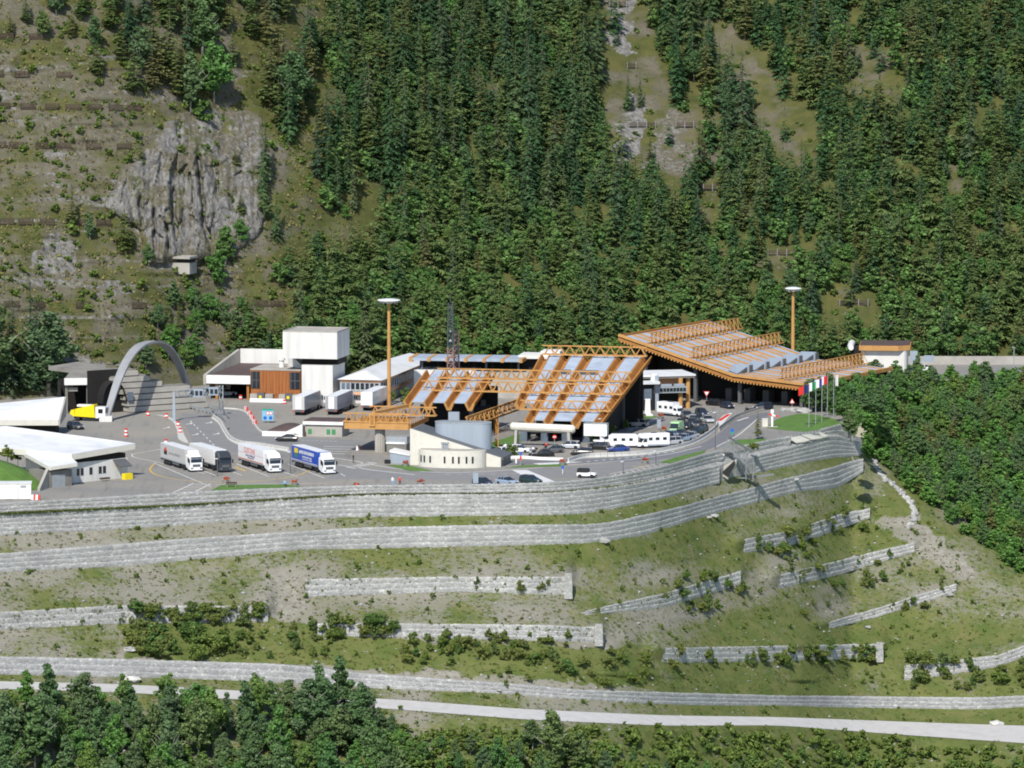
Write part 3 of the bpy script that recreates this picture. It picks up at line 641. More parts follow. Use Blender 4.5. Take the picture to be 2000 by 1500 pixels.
GAPS = [[(440, 80), (520, 60), (545, 270), (470, 300), (380, 240)], [(520, 300), (600, 290), (640, 420), (600, 480), (540, 480)], [(1180, 0), (1255, 0), (1290, 110), (1345, 330), (1190, 335), (1175, 110)],
        [(1380, 40), (1415, 28), (1470, 90), (1540, 170), (1600, 240), (1600, 310), (1530, 310), (1480, 230), (1430, 130)], [(1240, 240), (1410, 235), (1410, 300), (1240, 320)],
        [(1345, 360), (1410, 345), (1410, 400), (1370, 410)], [(1490, 485), (1570, 490), (1560, 525), (1500, 520)], [(1640, 95), (1770, 110), (1760, 180), (1700, 200)], [(540, 0), (630, 0), (630, 60), (560, 60)],
        [(620, 420), (720, 400), (740, 460), (640, 470)], [(460, 500), (560, 490), (620, 560), (540, 640), (470, 600)], [(1620, 570), (1720, 580), (1700, 640), (1640, 640)], [(680, 330), (750, 320), (760, 400), (690, 400)]]
def gap(px, py):
    return any(bool(inpoly(px, py, g)) for g in GAPS)
def left_open(px, py): return px < 500 and py < 640
placed = []
def free(px, py, d):
    for (a, b, r) in placed:
        if abs(a - px) < (d + r) * .5 and abs(b - py) < (d + r) * .28: return False
    return True
def try_tree(kind, px, py, h, src=None, lab=None, cat='tree', grp=None, force=False, wide=1.3, name=None):
    Y = MNT(px, py); s = S(Y); hp = h * s
    if not force:
        if (gap(px, py) or gap(px, py - hp * .45)) and random.random() > .05 or left_open(px, py) or not free(px, py, hp * .19): return False
    placed.append((px, py, hp * .19))
    z = zone(px, py); nm = {'spruce_tree': 'dark green spruce', 'larch_tree': 'olive green larch', 'broadleaf_tree': 'bright green leafy tree', 'dull_broadleaf_tree': 'dull green leafy tree', 'bush': 'small green bush'}[kind]
    tree(kind, AT(px, py, Y) - Vector((0, 0, .3)), h * (1.22 if kind == 'spruce_tree' and not lab else 1.1 if kind == 'larch_tree' and not lab else 1), lab or f'{nm} {z}', cat, (grp or (nm.replace('larch', 'larches').replace('spruce', 'spruces').replace('leafy tree', 'leafy trees').replace('bush', 'bushes')) + ' ' + z) if not (lab and not grp) else None, name, wide * (.72 if kind == 'spruce_tree' else .84 if kind == 'larch_tree' else 1))
    return True
# single trees that stand out on the rocky left slope
for (kind, px, py, hpx, lab) in [
    ('dull_broadleaf_tree', 372, 225, 130, 'big leafy tree at the left of the clump above the cliff'), ('broadleaf_tree', 418, 205, 135, 'big leafy tree at the right of the clump above the cliff'),
    ('larch_tree', 275, 330, 60, 'olive larch at the left rim of the cliff'), ('dull_broadleaf_tree', 290, 520, 50, 'leafy tree left of the bunker at the foot of the cliff'), ('larch_tree', 460, 330, 55, 'small larch on a ledge in the pale right part of the cliff'), ('bush', 400, 300, 24, 'green bush on a ledge in the upper cliff'), ('bush', 318, 385, 22, 'green bush on a ledge in the left cliff'), ('bush', 440, 390, 26, 'green bush on a ledge in the right cliff'), ('bush', 352, 300, 24, 'green bush near the top left of the cliff'), ('broadleaf_tree', 470, 480, 60, 'bright leafy tree at the right foot of the cliff'), ('bush', 395, 240, 50, 'dark bush at the foot of the leafy clump above the cliff'), ('larch_tree', 345, 190, 110, 'olive larch just left of the leafy clump above the cliff'),
    ('larch_tree', 190, 150, 75, 'bushy olive larch on the terraces in the upper left corner'), ('dull_broadleaf_tree', 82, 75, 60, 'green leafy tree on the highest left terraces'), ('larch_tree', 262, 185, 100, 'olive larch above the left end of the cliff'), ('larch_tree', 296, 178, 90, 'slim olive larch next to the one above the cliff'),
    ('larch_tree', 140, 440, 85, 'bushy olive larch in front of the left rocky slope'), ('dull_broadleaf_tree', 175, 470, 60, 'green leafy tree beside the timber fence left of the cliff'), ('larch_tree', 243, 492, 90, 'olive larch just left of the small concrete bunker'),
    ('broadleaf_tree', 440, 520, 90, 'bright leafy tree right of the small concrete bunker'), ('broadleaf_tree', 425, 560, 80, 'bright leafy tree below the small concrete bunker'), ('bush', 362, 556, 26, 'round green bush directly under the concrete bunker'),
    ('spruce_tree', 540, 470, 110, 'broad dark spruce standing alone right of the cliff'), ('spruce_tree', 512, 400, 100, 'dark spruce at the right rim of the cliff'), ('spruce_tree', 520, 340, 95, 'upper dark spruce at the right rim of the cliff'), ('larch_tree', 470, 430, 60, 'small olive larch in the gully right of the cliff'),
    ('spruce_tree', 660, 410, 100, 'left one of the spruce pair in the clearing above the tower'), ('spruce_tree', 690, 415, 110, 'right one of the spruce pair in the clearing above the tower'), ('spruce_tree', 745, 400, 80, 'dark spruce just right of the pair in the clearing'),
    ('spruce_tree', 790, 480, 160, 'tall dark spruce at the right end of the clearing above the tower'), ('spruce_tree', 1250, 210, 75, 'lone dark spruce in the upper stony clearing'), ('spruce_tree', 1365, 110, 60, 'dark spruce on the left rim of the bare ridge'),
    ('dull_broadleaf_tree', 1468, 335, 90, 'leafy tree at the lower end of the bare ridge'), ('larch_tree', 1380, 270, 70, 'olive larch by the fences in the stony clearing'), ('larch_tree', 1270, 315, 60, 'bushy larch below the fences in the stony clearing')]:
    s = S(MNT(px, py)); try_tree(kind, px, py, hpx / s, lab=lab, grp=None, force=True, wide=1.25 if kind == 'larch_tree' else 1.1, cat='bush' if kind == 'bush' else 'tree')
for (px, py, hpx) in [(50, 45, 60), (20, 70, 50), (110, 30, 70), (160, 40, 90), (215, 60, 90), (250, 85, 90), (300, 110, 100), (330, 60, 110), (280, 40, 90), (385, 60, 110), (440, 60, 80), (350, 15, 90), (430, 10, 80), (480, 20, 70), (520, 90, 110), (545, 165, 120), (528, 215, 130), (570, 230, 140), (555, 40, 80), (235, 120, 80), (275, 140, 95), (310, 165, 100), (255, 60, 90), (315, 25, 90), (365, 100, 110), (330, 140, 110), (395, 110, 120), (410, 40, 90), (225, 20, 70), (185, 95, 70), (140, 75, 60), (455, 130, 70), (490, 75, 90)]:
    try_tree(random.choice(['larch_tree', 'larch_tree', 'spruce_tree', 'dull_broadleaf_tree']), px, py, hpx / S(MNT(px, py)), force=True)
# fringe above the arch and the portal
for k in range(70):
    px = random.uniform(230, 700); py = random.uniform(600, 735)
    if px < 300 and py < 690: continue
    try_tree(random.choice(['broadleaf_tree', 'broadleaf_tree', 'dull_broadleaf_tree', 'larch_tree']), px, min(py, float(BASE(px)) - 4), random.uniform(4, 8), force=px < 500 and free(px, py, 20))
for (px, py, hpx) in [(70, 770, 170), (95, 775, 150), (20, 765, 160), (-20, 770, 170), (118, 768, 110), (45, 785, 120), (5, 780, 110), (100, 790, 90), (-45, 785, 150), (60, 750, 180), (25, 740, 140)]:
    s = S(MNT(px, min(py, 768))) * .86; try_tree(random.choice(['spruce_tree', 'spruce_tree', 'spruce_tree', 'dull_broadleaf_tree']), px, min(py, 768), hpx / s, lab='tall dark green tree crowding the left edge behind the white flat roofs', grp='trees at the left edge behind the white flat roofs', force=True)
# the forest
n = 0
for k in range(20000):
    px = random.uniform(480, 2120); py = random.uniform(-110, 722)
    py = min(py, float(BASE(px)) - 2)
    low = py > 430 + 60 * math.sin(px / 170)
    r = random.random(); right = px > 1550
    if low: kind = 'broadleaf_tree' if r < .50 else 'larch_tree' if r < .72 else 'dull_broadleaf_tree' if r < .9 else 'spruce_tree'
    elif right: kind = 'larch_tree' if r < .52 else 'spruce_tree' if r < .72 else 'dull_broadleaf_tree' if r < .88 else 'broadleaf_tree'
    else: kind = 'spruce_tree' if r < .52 else 'larch_tree' if r < .78 else 'dull_broadleaf_tree' if r < .94 else 'broadleaf_tree'
    cap = {'spruce_tree': 298, 'larch_tree': 290, 'broadleaf_tree': 255, 'dull_broadleaf_tree': 200}[kind]
    if COUNT.get(kind, 0) >= cap: continue
    h = {'spruce_tree': random.uniform(8, 18), 'larch_tree': random.uniform(7, 15), 'broadleaf_tree': random.uniform(4.5, 9), 'dull_broadleaf_tree': random.uniform(5, 10)}[kind]
    if low: h *= .8
    n += try_tree(kind, px, py, h)
print('FOREST', n, COUNT)

# the rest of the forest, too many to tell apart: one mass of crowns
def mass(name, label, cat, meshes, spots):
    vs, fs, n = [], [], 0
    src = [(np.array([v.co for v in m.vertices]), np.array([p.vertices for p in m.polygons]), h0) for m, h0 in meshes]
    for (p, h, wd) in spots:
        v, f, h0 = src[rng.integers(len(src))]; s = h / h0; a = rng.uniform(0, 2 * PI); ca, sa = math.cos(a) * s * wd, math.sin(a) * s * wd
        vs.append(np.stack([v[:, 0] * ca - v[:, 1] * sa + p.x, v[:, 0] * sa + v[:, 1] * ca + p.y, v[:, 2] * s + p.z - .3], -1)); fs.append(f + n); n += len(v)
    o = place(name, npmesh(name, np.concatenate(vs), np.concatenate(fs), meshes[0][0].materials[0])); tag(o, label, cat); o['kind'] = 'stuff'; return o
LOW_C = [(conifer(13, R, 13, 7, 3, .3, MAT['spruce'], .05, 110 + i, .5, .75), 13) for i, R in enumerate((2.5, 2.9))]
LOW_L = [(conifer(12, R, 13, 7, 3, .2, MAT['larch'], .08, 120 + i, .55, .65), 12) for i, R in enumerate((2.6, 2.9))]
LOW_B = [(broadleaf(8, rx, .5, 22, 22, .42, MAT['leaf'], 130 + i, .6), 8) for i, rx in enumerate((2.2, 2.6))]
sp_c, sp_l, sp_b = [], [], []
for k in range(9000):
    px = random.uniform(500, 2130); py = min(random.uniform(-130, 722), float(BASE(px)) - 2); h = random.uniform(5, 13)
    Y = MNT(px, py); hp = h * S(Y)
    if (gap(px, py) or gap(px, py - hp * .5)) and random.random() > .06 or (px < 640 and py < 500) : continue
    low = py > 470 + 60 * math.sin(px / 170); r = random.random()
    t = (sp_b if r < .65 else sp_l if r < .9 else sp_c) if low else (sp_c if r < .5 else sp_l if r < .75 else sp_b)
    if len(t) < 950: t.append((AT(px, py, Y), h * (.6 if t is sp_b else 1.15), 1.0 if t is not sp_b else 1.3))
mass('spruce_forest', 'undergrowth of young dark spruces filling the mountain forest', 'forest', LOW_C, sp_c)
mass('larch_forest', 'undergrowth of young olive larches filling the mountain forest', 'forest', LOW_L, sp_l)
mass('leafy_forest', 'undergrowth of small leafy trees filling the lower mountain forest', 'forest', LOW_B, sp_b)
print('MASS', len(sp_c), len(sp_l), len(sp_b))
# ------------------------------------------------------------------ buildings and large structures
TH = math.radians(-12.0); UX = Vector((math.cos(TH), math.sin(TH), 0)); VY = Vector((-math.sin(TH), math.cos(TH), 0))
def bx(name, mat, par, *a):
    return MB().box(*a).build(name, MAT[mat], par)
def local(par, p):               # world point into the frame of a thing
    m = Matrix.Translation(par.location) @ Matrix.Rotation(par.rotation_euler.z, 4, 'Z')
    return m.inverted() @ Vector(p)

# ---- depot with tank tower
t = thing('depot_building', 'depot with white tank tower, brown clad block and open garage left of the trucks', 'building', G(406, 780), TH)
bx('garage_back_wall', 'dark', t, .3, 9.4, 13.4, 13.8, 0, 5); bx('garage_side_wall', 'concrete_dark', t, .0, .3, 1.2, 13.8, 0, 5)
for x in (1.6, 8.5): bx('column', 'orange_dk', t, x, x + .55, .3, .85, 0, 3.5)
bx('fascia', 'white', t, -.3, 9.45, -.25, .25, 3.45, 5.25)
MB().hexa([(0, .27, 4.9), (9.45, .27, 4.9), (15.5, 14, 6.3), (3.5, 14, 6.3), (0, .27, 5.15), (9.45, .27, 5.15), (15.5, 14, 6.6), (3.5, 14, 6.6)]).build('roof', MAT['brownroof'], t)
MB().hexa([(-.9, -.4, 3.2), (-.32, -.4, 3.2), (3.4, 14, 4), (2.8, 14, 4), (-.9, -.4, 5.3), (-.32, -.4, 5.3), (3.4, 14, 9.6), (2.8, 14, 9.6)]).build('side_parapet', MAT['concrete'], t)
bx('back_parapet', 'render', t, 3.45, 16.5, 14.05, 14.6, 4, 9.7)
bl = bx('clad_block', 'wood', t, 9.5, 20.4, .0, 11, 0, 6.5)
bx('roof_edge', 'concrete', bl, 9.4, 20.5, -.1, 11.1, 6.5, 6.75)
for x0, x1 in ((9.62, 11.5), (18.1, 20.3)):
    wnd = bx('corner_window', 'glass', t, x0, x1, -.14, .9, 2.6, 6.2)
    for k in range(2): bx('mullion', 'steel_dk', wnd, x0 + .2 + k * .9, x0 + .32 + k * .9, -.2, -.14, 2.6, 6.2)
    bx('mullion', 'steel_dk', wnd, x0, x1, -.2, -.14, 4.3, 4.42)
for k in range(9): bx('cladding_strip', 'wood', t, 11.6 + k * .72, 12.2 + k * .72, -.10, -.001, 1.3, 6.35)
for i, x in enumerate((9.6, 12.9, 15.9, 18.6)):
    pl = bx('plinth_block', 'concrete', t, x, x + 1.7, -1.1, -.12, 0, 1.5)
for x in (11.2, 17.3):
    bo = bx('dark_bin', 'steel_dk', t, x, x + 1.55, -1.3, -.3, 0, 1.75); MB().box(x + .45, x + 1.0, -1.36, -1.3, .6, 1.2).build('yellow_mark', MAT['yellow'], bo)
bx('low_barrier', 'whiteplastic', t, 10.2, 18.0, -3.6, -3.2, 0, .8)
sh = bx('tower_shaft', 'render', t, 21.0, 27.8, -1.2, 9.5, 0, 7.9)
bx('shaft_neck', 'dark', t, 20.4, 28.4, 1.2, 9.0, 7.9, 9.3)
tk = MB().hexa([(17.0, -1.6, 9.3), (28.9, -1.6, 9.3), (28.9, 9.4, 9.3), (17.0, 9.4, 9.3), (17.0, -1.6, 14.9), (28.9, -1.6, 14.9), (28.9, 9.4, 14.9), (17.0, 9.4, 14.9)]).build('tank_box', MAT['render'], t)
bx('tank_roof', 'concrete', tk, 17.3, 28.6, -1.3, 9.1, 14.9, 15.05)
for a in ((17, 28.9, -1.6, -1.3), (17, 28.9, 9.1, 9.4), (17, 17.3, -1.3, 9.1), (28.6, 28.9, -1.3, 9.1)): bx('roof_rim', 'concrete', tk, *a, 14.9, 15.2)
MB().hexa([(15.6, 8, 6.6), (20.2, 3, 6.8), (20.2, 8, 6.8), (15.6, 12, 6.6), (15.6, 8, 9.6), (20.2, 3, 7.2), (20.2, 8, 7.2), (15.6, 12, 9.6)]).build('sloping_gusset', MAT['render'], t)
vt = MB().lathe([(.55, 6.5), (.55, 8.2), (.8, 8.25), (.8, 8.9), (.1, 9.0)], 10, (15.0, 5, 0)).build('vent_stack', MAT['white'], t)

# ---- long white office building with a band of windows
t = thing('office_building', 'long low white building with salmon bands, a window row and white hipped roof', 'building', G(664, 788), TH)
bx('ground_floor', 'render', t, .6, 8.2, 1.2, 50, 0, 1.9)
bx('upper_floor', 'steel', t, 0, 8.8, 0, 50, 1.9, 5.15)
for z0, z1 in ((1.9, 2.5), (4.55, 5.15)):
    bx('salmon_band', 'salmon', t, -.06, 8.86, -.06, 50.06, z0, z1)
for k in range(8):
    w_ = bx('window', 'glass' if 2 <= k else 'paleglass', t, .35 + k * 1.04, 1.1 + k * 1.04, -.05, .1, 3.05, 4.4)
    bx('window_frame', 'white', w_, .30 + k * 1.04, .345 + k * 1.04, -.09, .0, 2.6, 4.5); bx('window_sill', 'white', w_, .35 + k * 1.04, 1.1 + k * 1.04, -.12, -.05, 2.9, 3.02)
for k in range(24):
    w_ = bx('window', 'paleglass', t, 8.7, 8.85, 1.0 + k * 2.0, 2.3 + k * 2.0, 2.9, 4.4); bx('window_frame', 'white', w_, 8.86, 8.9, 2.32 + k * 2, 2.6 + k * 2, 2.6, 4.5)
MB().add([(-.6, -.6, 5.16), (9.4, -.6, 5.16), (9.4, 50.6, 5.16), (-.6, 50.6, 5.16), (4.4, 4.5, 6.7), (4.4, 46, 6.7)], [(0, 1, 4), (1, 2, 5, 4), (2, 3, 5), (3, 0, 4, 5), (0, 3, 2, 1)]).build('roof', MAT['whiteroof'], t)
bx('porch_roof', 'whiteroof', t, -1.5, .5, -4, 6, 1.6, 1.9)

# ---- rear service roofs
t = thing('rear_canopy', 'long flat rear canopy with blue panels between orange beams behind the lattice masts', 'canopy', G(806, 772), math.radians(-9))
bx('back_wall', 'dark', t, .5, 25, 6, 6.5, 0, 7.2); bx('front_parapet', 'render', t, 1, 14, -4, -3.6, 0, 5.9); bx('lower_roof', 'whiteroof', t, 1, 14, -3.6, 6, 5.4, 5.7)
bx('lower_block', 'concrete', t, 14, 27, -3, 6, 0, 5.4)
for k in range(6):
    bx('roof_panel', 'panel', t, .4 + k * 4.0, 3.6 + k * 4.0, -2.5, 7, 7.75, 8.35); bx('roof_beam', 'orange', t, 3.6 + k * 4.0, 4.3 + k * 4.0, -2.55, 7.2, 7.6, 8.37)
bx('roof_edge', 'orange', t, -.4, .4, -2.6, 7.1, 7.5, 8.45)
for x in (2, 9, 16, 23): bx('column', 'steel_dk', t, x, x + .4, -1, -.6, 5.7, 7.7)
t = thing('rear_slab_roof', 'white concrete slab roof with dark gap just left of the middle canopy top', 'canopy', G(1016, 770), math.radians(-9))
bx('slab', 'render', t, 0, 8, -3, 5, 8.0, 8.7); bx('wall', 'dark', t, .5, 7.5, -1, 4.5, 0, 8.0)
bx('upper_block', 'white', t, 4.8, 9.0, -2.6, 3, 8.7, 9.6)

# ---- orange canopies of the toll plaza
def truss(par, p, q, h, w, n, mat='orange', lean=Vector((0, 0, 0)), chord=.23, web=.13):
    # a space truss: two lower chords and one upper chord with a web of single members
    p = Vector(p); q = Vector(q); d = (q - p).normalized(); s = d.cross(Vector((0, 0, 1))).normalized() * w / 2
    up = Vector((0, 0, h)) + lean
    tr = MB().beam(p + up - d * .5, q + up + d * .2, chord).build('truss', MAT[mat], par)
    for sg in (-1, 1): MB().beam(p + s * sg - d * .5, q + s * sg + d * .2, chord).build('chord', MAT[mat], tr)
    for k in range(n):
        a = p.lerp(q, k / n); b = p.lerp(q, (k + .5) / n); c = p.lerp(q, (k + 1) / n)
        for sg in (-1, 1):
            MB().beam(a + s * sg, b + up, web).build('diagonal', MAT[mat], tr); MB().beam(b + up, c + s * sg, web).build('diagonal', MAT[mat], tr)
    MB().beam(p - s, p + s, web).build('end_strut', MAT[mat], tr); MB().beam(q - s, q + s, web).build('end_strut', MAT[mat], tr)
    return tr
def trough(par, a, b, w, h, mat='orange_dk', rim='orange'):
    # V-shaped trough beam from a to b
    a = Vector(a); b = Vector(b); d = (b - a).normalized(); s = d.cross(Vector((0, 0, 1))).normalized(); n = s.cross(d)
    prof = [(-.5 * w, 0), (-.5 * w, -.15), (-.2 * w, -h), (.2 * w, -h), (.5 * w, -.15), (.5 * w, 0), (.36 * w, -.02), (.13 * w, -h * .75), (-.13 * w, -h * .75), (-.36 * w, -.02)]
    o = MB().loft([[a + s * x + n * z for x, z in prof], [b + s * x + n * z for x, z in prof]]).build('trough_beam', MAT[mat], par)
    fp = [(-.52 * w, .03), (-.52 * w, -.2), (-.22 * w, -h - .03), (.22 * w, -h - .03), (.52 * w, -.2), (.52 * w, .03), (.30 * w, .03), (.10 * w, -h * .7), (-.10 * w, -h * .7), (-.30 * w, .03)]
    MB().loft([[a + s * x + n * z - d * .12 for x, z in fp], [a + s * x + n * z - d * .003 for x, z in fp]]).build('beam_end', MAT[rim], o)
    return o
# middle canopy
o0 = AT(998, 818, 1004); o0.z = 0
t = thing('toll_canopy', 'tall sloping orange canopy with blue panels in the middle of the plaza', 'canopy', o0, TH)
L0 = 35.0; zf, zb_ = 4.5, 14.4
def mid(xf, y): # point on the sheet: xf 0..1 across, y 0..L0
    k = y / L0; x = -.2 * k + xf * (17.4 + 3.6 * k); return Vector((x, y, zf + (zb_ - zf) * k))
cuts = [0, .21, .43, .75, 1.0]
for i, c in enumerate(cuts): trough(t, mid(c, 9.0 if i == 0 else 0), mid(c, L0), 2.0, 1.5)
for i in range(4):
    a, b_ = cuts[i] + .052, cuts[i + 1] - .052; y0 = 9.0 if i == 0 else .3
    for j in range(5):
        ya, yb = y0 + (L0 - y0) * j / 5 + .05, y0 + (L0 - y0) * (j + 1) / 5 - .05
        ps = [mid(a, ya), mid(b_, ya), mid(b_, yb), mid(a, yb)]
        MB().prism(ps, (0, 0, -.16)).build('roof_panel', MAT['panel'], t)
for y, x0, x1 in ((34.2, 0, 1.0), (5.0, .08, 1.06)):
    p = mid(x0, y); q = mid(x1, y); q.z = p.z; truss(t, p + Vector((0, -.3, .3)), q + Vector((0, -.3, .3)), 1.75, 1.3, 10 if y > 10 else 8)
sk = MB().hexa([(4.8, 24.2, 11.2), (6.9, 24.2, 11.2), (6.9, 25.4, 11.5), (4.8, 25.4, 11.5), (4.8, 24.0, 11.9), (6.9, 24.0, 11.9), (6.9, 25.6, 12.2), (4.8, 25.6, 12.2)]).build('roof_hatch', MAT['steel_dk'], t)
MB().hexa([(8.4, 24.2, 11.2), (12.6, 24.2, 11.2), (12.6, 25.4, 11.5), (8.4, 25.4, 11.5), (8.4, 24.0, 11.9), (12.6, 24.0, 11.9), (12.6, 25.6, 12.2), (8.4, 25.6, 12.2)]).build('roof_hatch', MAT['steel_dk'], t)
for x, y in ((5, 8), (14.5, 8), (5, 20), (15, 20), (5, 31), (16.5, 31)): bx('column', 'steel_dk', t, x - .4, x + .4, y - .4, y + .4, 0, zf + (zb_ - zf) * y / L0 - 1.4)
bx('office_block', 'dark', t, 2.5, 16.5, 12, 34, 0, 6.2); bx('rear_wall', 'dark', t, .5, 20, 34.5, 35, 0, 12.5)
for k in range(4): bx('booth', 'paleglass', t, 1.2 + k * 4.2, 2.6 + k * 4.2, 3, 6.5, 0, 2.6)
# left canopy
o1 = AT(795, 786, 1013); o1.z = 0
t2 = thing('left_canopy', 'smaller sloping orange canopy with blue panels left of the middle one', 'canopy', o1, TH)
def lft(xf, y): k = y / 21.0; return Vector((xf * 15.2, y, 7.1 + 4.5 * k))
for i, c in enumerate((0, .28, .56, .84)): trough(t2, lft(c, 0) if i else lft(c, .8), lft(c, 21), 1.9, 1.5)
for i in range(3):
    for j in range(3):
        a, b_ = (0, .28, .56, .84)[i] + .062, (0, .28, .56, .84)[i + 1] - .062; ya, yb = .4 + 6.8 * j, .4 + 6.8 * j + 6.7
        MB().prism([lft(a, ya), lft(b_, ya), lft(b_, yb), lft(a, yb)], (0, 0, -.16)).build('roof_panel', MAT['panel'], t2)
for x, y in ((2, 5), (12, 5), (2, 16), (12, 16)): bx('column', 'steel_dk', t2, x - .4, x + .4, y - .4, y + .4, 0, 6.2)
bx('booth_row', 'dark', t2, 1, 13, 9, 19, 0, 5.0); bx('rear_wall', 'dark', t2, .5, 14, 20.5, 21, 0, 8.6)
bx('sign_mast', 'bluegrey', t2, 9.0, 9.9, -2.5, -1.9, 0, 5.5); bx('sign_panel', 'bluegrey', t2, 9.0, 11.2, -2.6, -1.9, 3.4, 5.6)
# cross trusses that span both canopies
t3 = thing('cross_truss', 'long orange lattice truss spanning both canopies, the nearer lower one', 'truss', o0, TH)
truss(t3, (-20.6, 13, 8.75), (19.8, 13, 8.75), 1.85, 1.5, 20)
t4 = thing('cross_truss', 'long orange lattice truss spanning both canopies, the farther higher one', 'truss', o0, TH)
truss(t4, (-18.8, 19.5, 10.65), (20.4, 19.5, 10.65), 1.85, 1.5, 20)
# long low truss towards the viewer
t5 = thing('entry_truss', 'low slanting orange box truss on a post pointing away under the middle canopy', 'truss', G(972, 860), 0)
o = t5.location.copy(); p = AT(912, 830, 1003); q = AT(1018, 795, 1040); p.z = q.z = 3.4
truss(t5, p - o, q - o, 1.7, 1.9, 12, chord=.35); pp = p.lerp(q, .52) - o
bx('post', 'orange_dk', t5, pp.x - .4, pp.x + .4, pp.y - .4, pp.y + .4, 0, 3.6); bx('end_cap', 'orange', t5, p.x - o.x - .8, p.x - o.x + .8, p.y - o.y - .7, p.y - o.y - .2, 3.2, 4.2)
# platform canopy with rails
t6 = thing('platform_canopy', 'flat orange canopy with lattice railings on a fluted grey column', 'canopy', AT(674, 884, 987) * 1.0, TH)
t6.location.z = 0
bx('roof_slab', 'orange_dk', t6, .2, 12.6, .3, 16, 4.75, 5.4); bx('fascia', 'orange', t6, -.1, 12.7, -.2, .3, 4.6, 5.75)
bx('fascia', 'orange_dk', t6, 12.6, 13.0, .3, 16, 4.75, 5.6)
truss(t6, (0, .5, 6.0), (12.6, .5, 6.0), 1.6, 1.2, 9); truss(t6, (2.0, 14, 6.0), (14.8, 14, 6.0), 1.6, 1.2, 9)
MB().beam((5.6, .5, 7.7), (9.2, 14, 7.9), .55).build('tie_beam', MAT['orange'], t6)
br = bx('bracket', 'orange', t6, 4.9, 6.1, -.45, -.2, 5.2, 7.6); bx('bracket_recess', 'orange_dk', br, 5.2, 5.8, -.5, -.45, 5.6, 7.3)
b = MB()
pr = []
for k in range(32):
    a = 2 * PI * k / 32; r = 1.0 if k % 2 else .88; pr.append((5.6 + 1.0 + r * math.cos(a), 1.6 + r * math.sin(a)))
b.prism([(x, y, 0) for x, y in pr], (0, 0, 4.75)).build('fluted_column', MAT['concrete'], t6)
for k in range(9): bx('rail_infill', 'steel', t6, 12.75, 12.9, 1 + k * 1.6, 1.3 + k * 1.6, 5.6, 6.5)
# big striped roof
A_ = Vector((.48, .877, 0)).normalized(); B_ = Vector((.877, -.48, 0)).normalized()
o2 = AT(1212, 657, 1090); Z0 = o2.z; o2.z = 0
t7 = thing('striped_roof_hall', 'big open hall with folded orange and blue striped roof right of the plaza', 'canopy', o2, math.atan2(A_.y, A_.x))
# local: x along A (back right), y = -B (so -y runs down the slope)
LA = 43.0; W1, D1, W2, D2 = 27.0, 7.3, 17.0, 1.2
def rf_(x, s):   # s metres down the slope
    return Vector((x, -s, Z0 - D1 * min(s, W1) / W1 - D2 * max(0, s - W1) / W2))
NM_ = 6; md = LA / NM_
for k in range(NM_):
    x0 = k * md
    for (s0, s1) in ((0.2, 9), (9, 18), (18, W1 - .1), (W1, W1 + 8.5), (W1 + 8.5, W1 + W2 - .4)):
        xe = x0 + (LA + 10 - x0 if False else 0)
        for (xa, xb, mt, nm, dz) in ((x0, x0 + 1.95, 'orange', 'orange_strip', .02), (x0 + 1.97, x0 + 4.3, 'panel', 'roof_panel', 0), (x0 + 4.32, x0 + 6.1, 'orange', 'orange_strip', .02), (x0 + 6.12, x0 + md - .02, 'panel', 'roof_panel', 0)):
            ps = [rf_(xa, s0), rf_(xb, s0), rf_(xb, s1 - .05), rf_(xa, s1 - .05)]
            MB().prism([v + Vector((0, 0, dz)) for v in ps], (0, 0, -.3 - dz)).build(nm, MAT[mt], t7)
def edge_beam(pts, w, h, mat, nm, dz=0, dx=0):
    for a, b_ in zip(pts, pts[1:]): MB().beam(Vector(a) + Vector((dx, 0, dz)), Vector(b_) + Vector((dx, 0, dz)), w, h).build(nm, MAT[mat], t7)
prof = [rf_(0, -.3), rf_(0, W1), rf_(0, W1 + W2)]
edge_beam(prof, .5, .55, 'orange', 'edge_beam', .25, -.3); edge_beam(prof, .35, .35, 'black', 'gap_shade_strip', -.2, -.1); edge_beam(prof, .5, .5, 'orange_dk', 'edge_beam', -.6, -.35)  # solid black strip: shade between the edge beams put into its colour
for s in np.arange(.5, W1 + W2, .75):
    p = rf_(0, s); MB().box(p.x - .62, p.x - .3, p.y - .16, p.y + .16, p.z - 1.15, p.z - .86).build('joist_end', MAT['orange'], t7)
edge_beam([rf_(-.5, W1 + W2), rf_(LA, W1 + W2)], .6, .8, 'orange', 'edge_beam', 0); edge_beam([rf_(-.3, -.1), rf_(LA, -.1)], .5, .7, 'orange_dk', 'edge_beam', 0)
for s in (6.6, 16.6, 37.5):
    p, q = rf_(1.2, s), rf_(LA + (1.0 if s < 30 else 0), s); truss(t7, p + Vector((0, 0, .4)), q + Vector((0, 0, .4)), 2.3, 1.7, 22, chord=.2, web=.11)
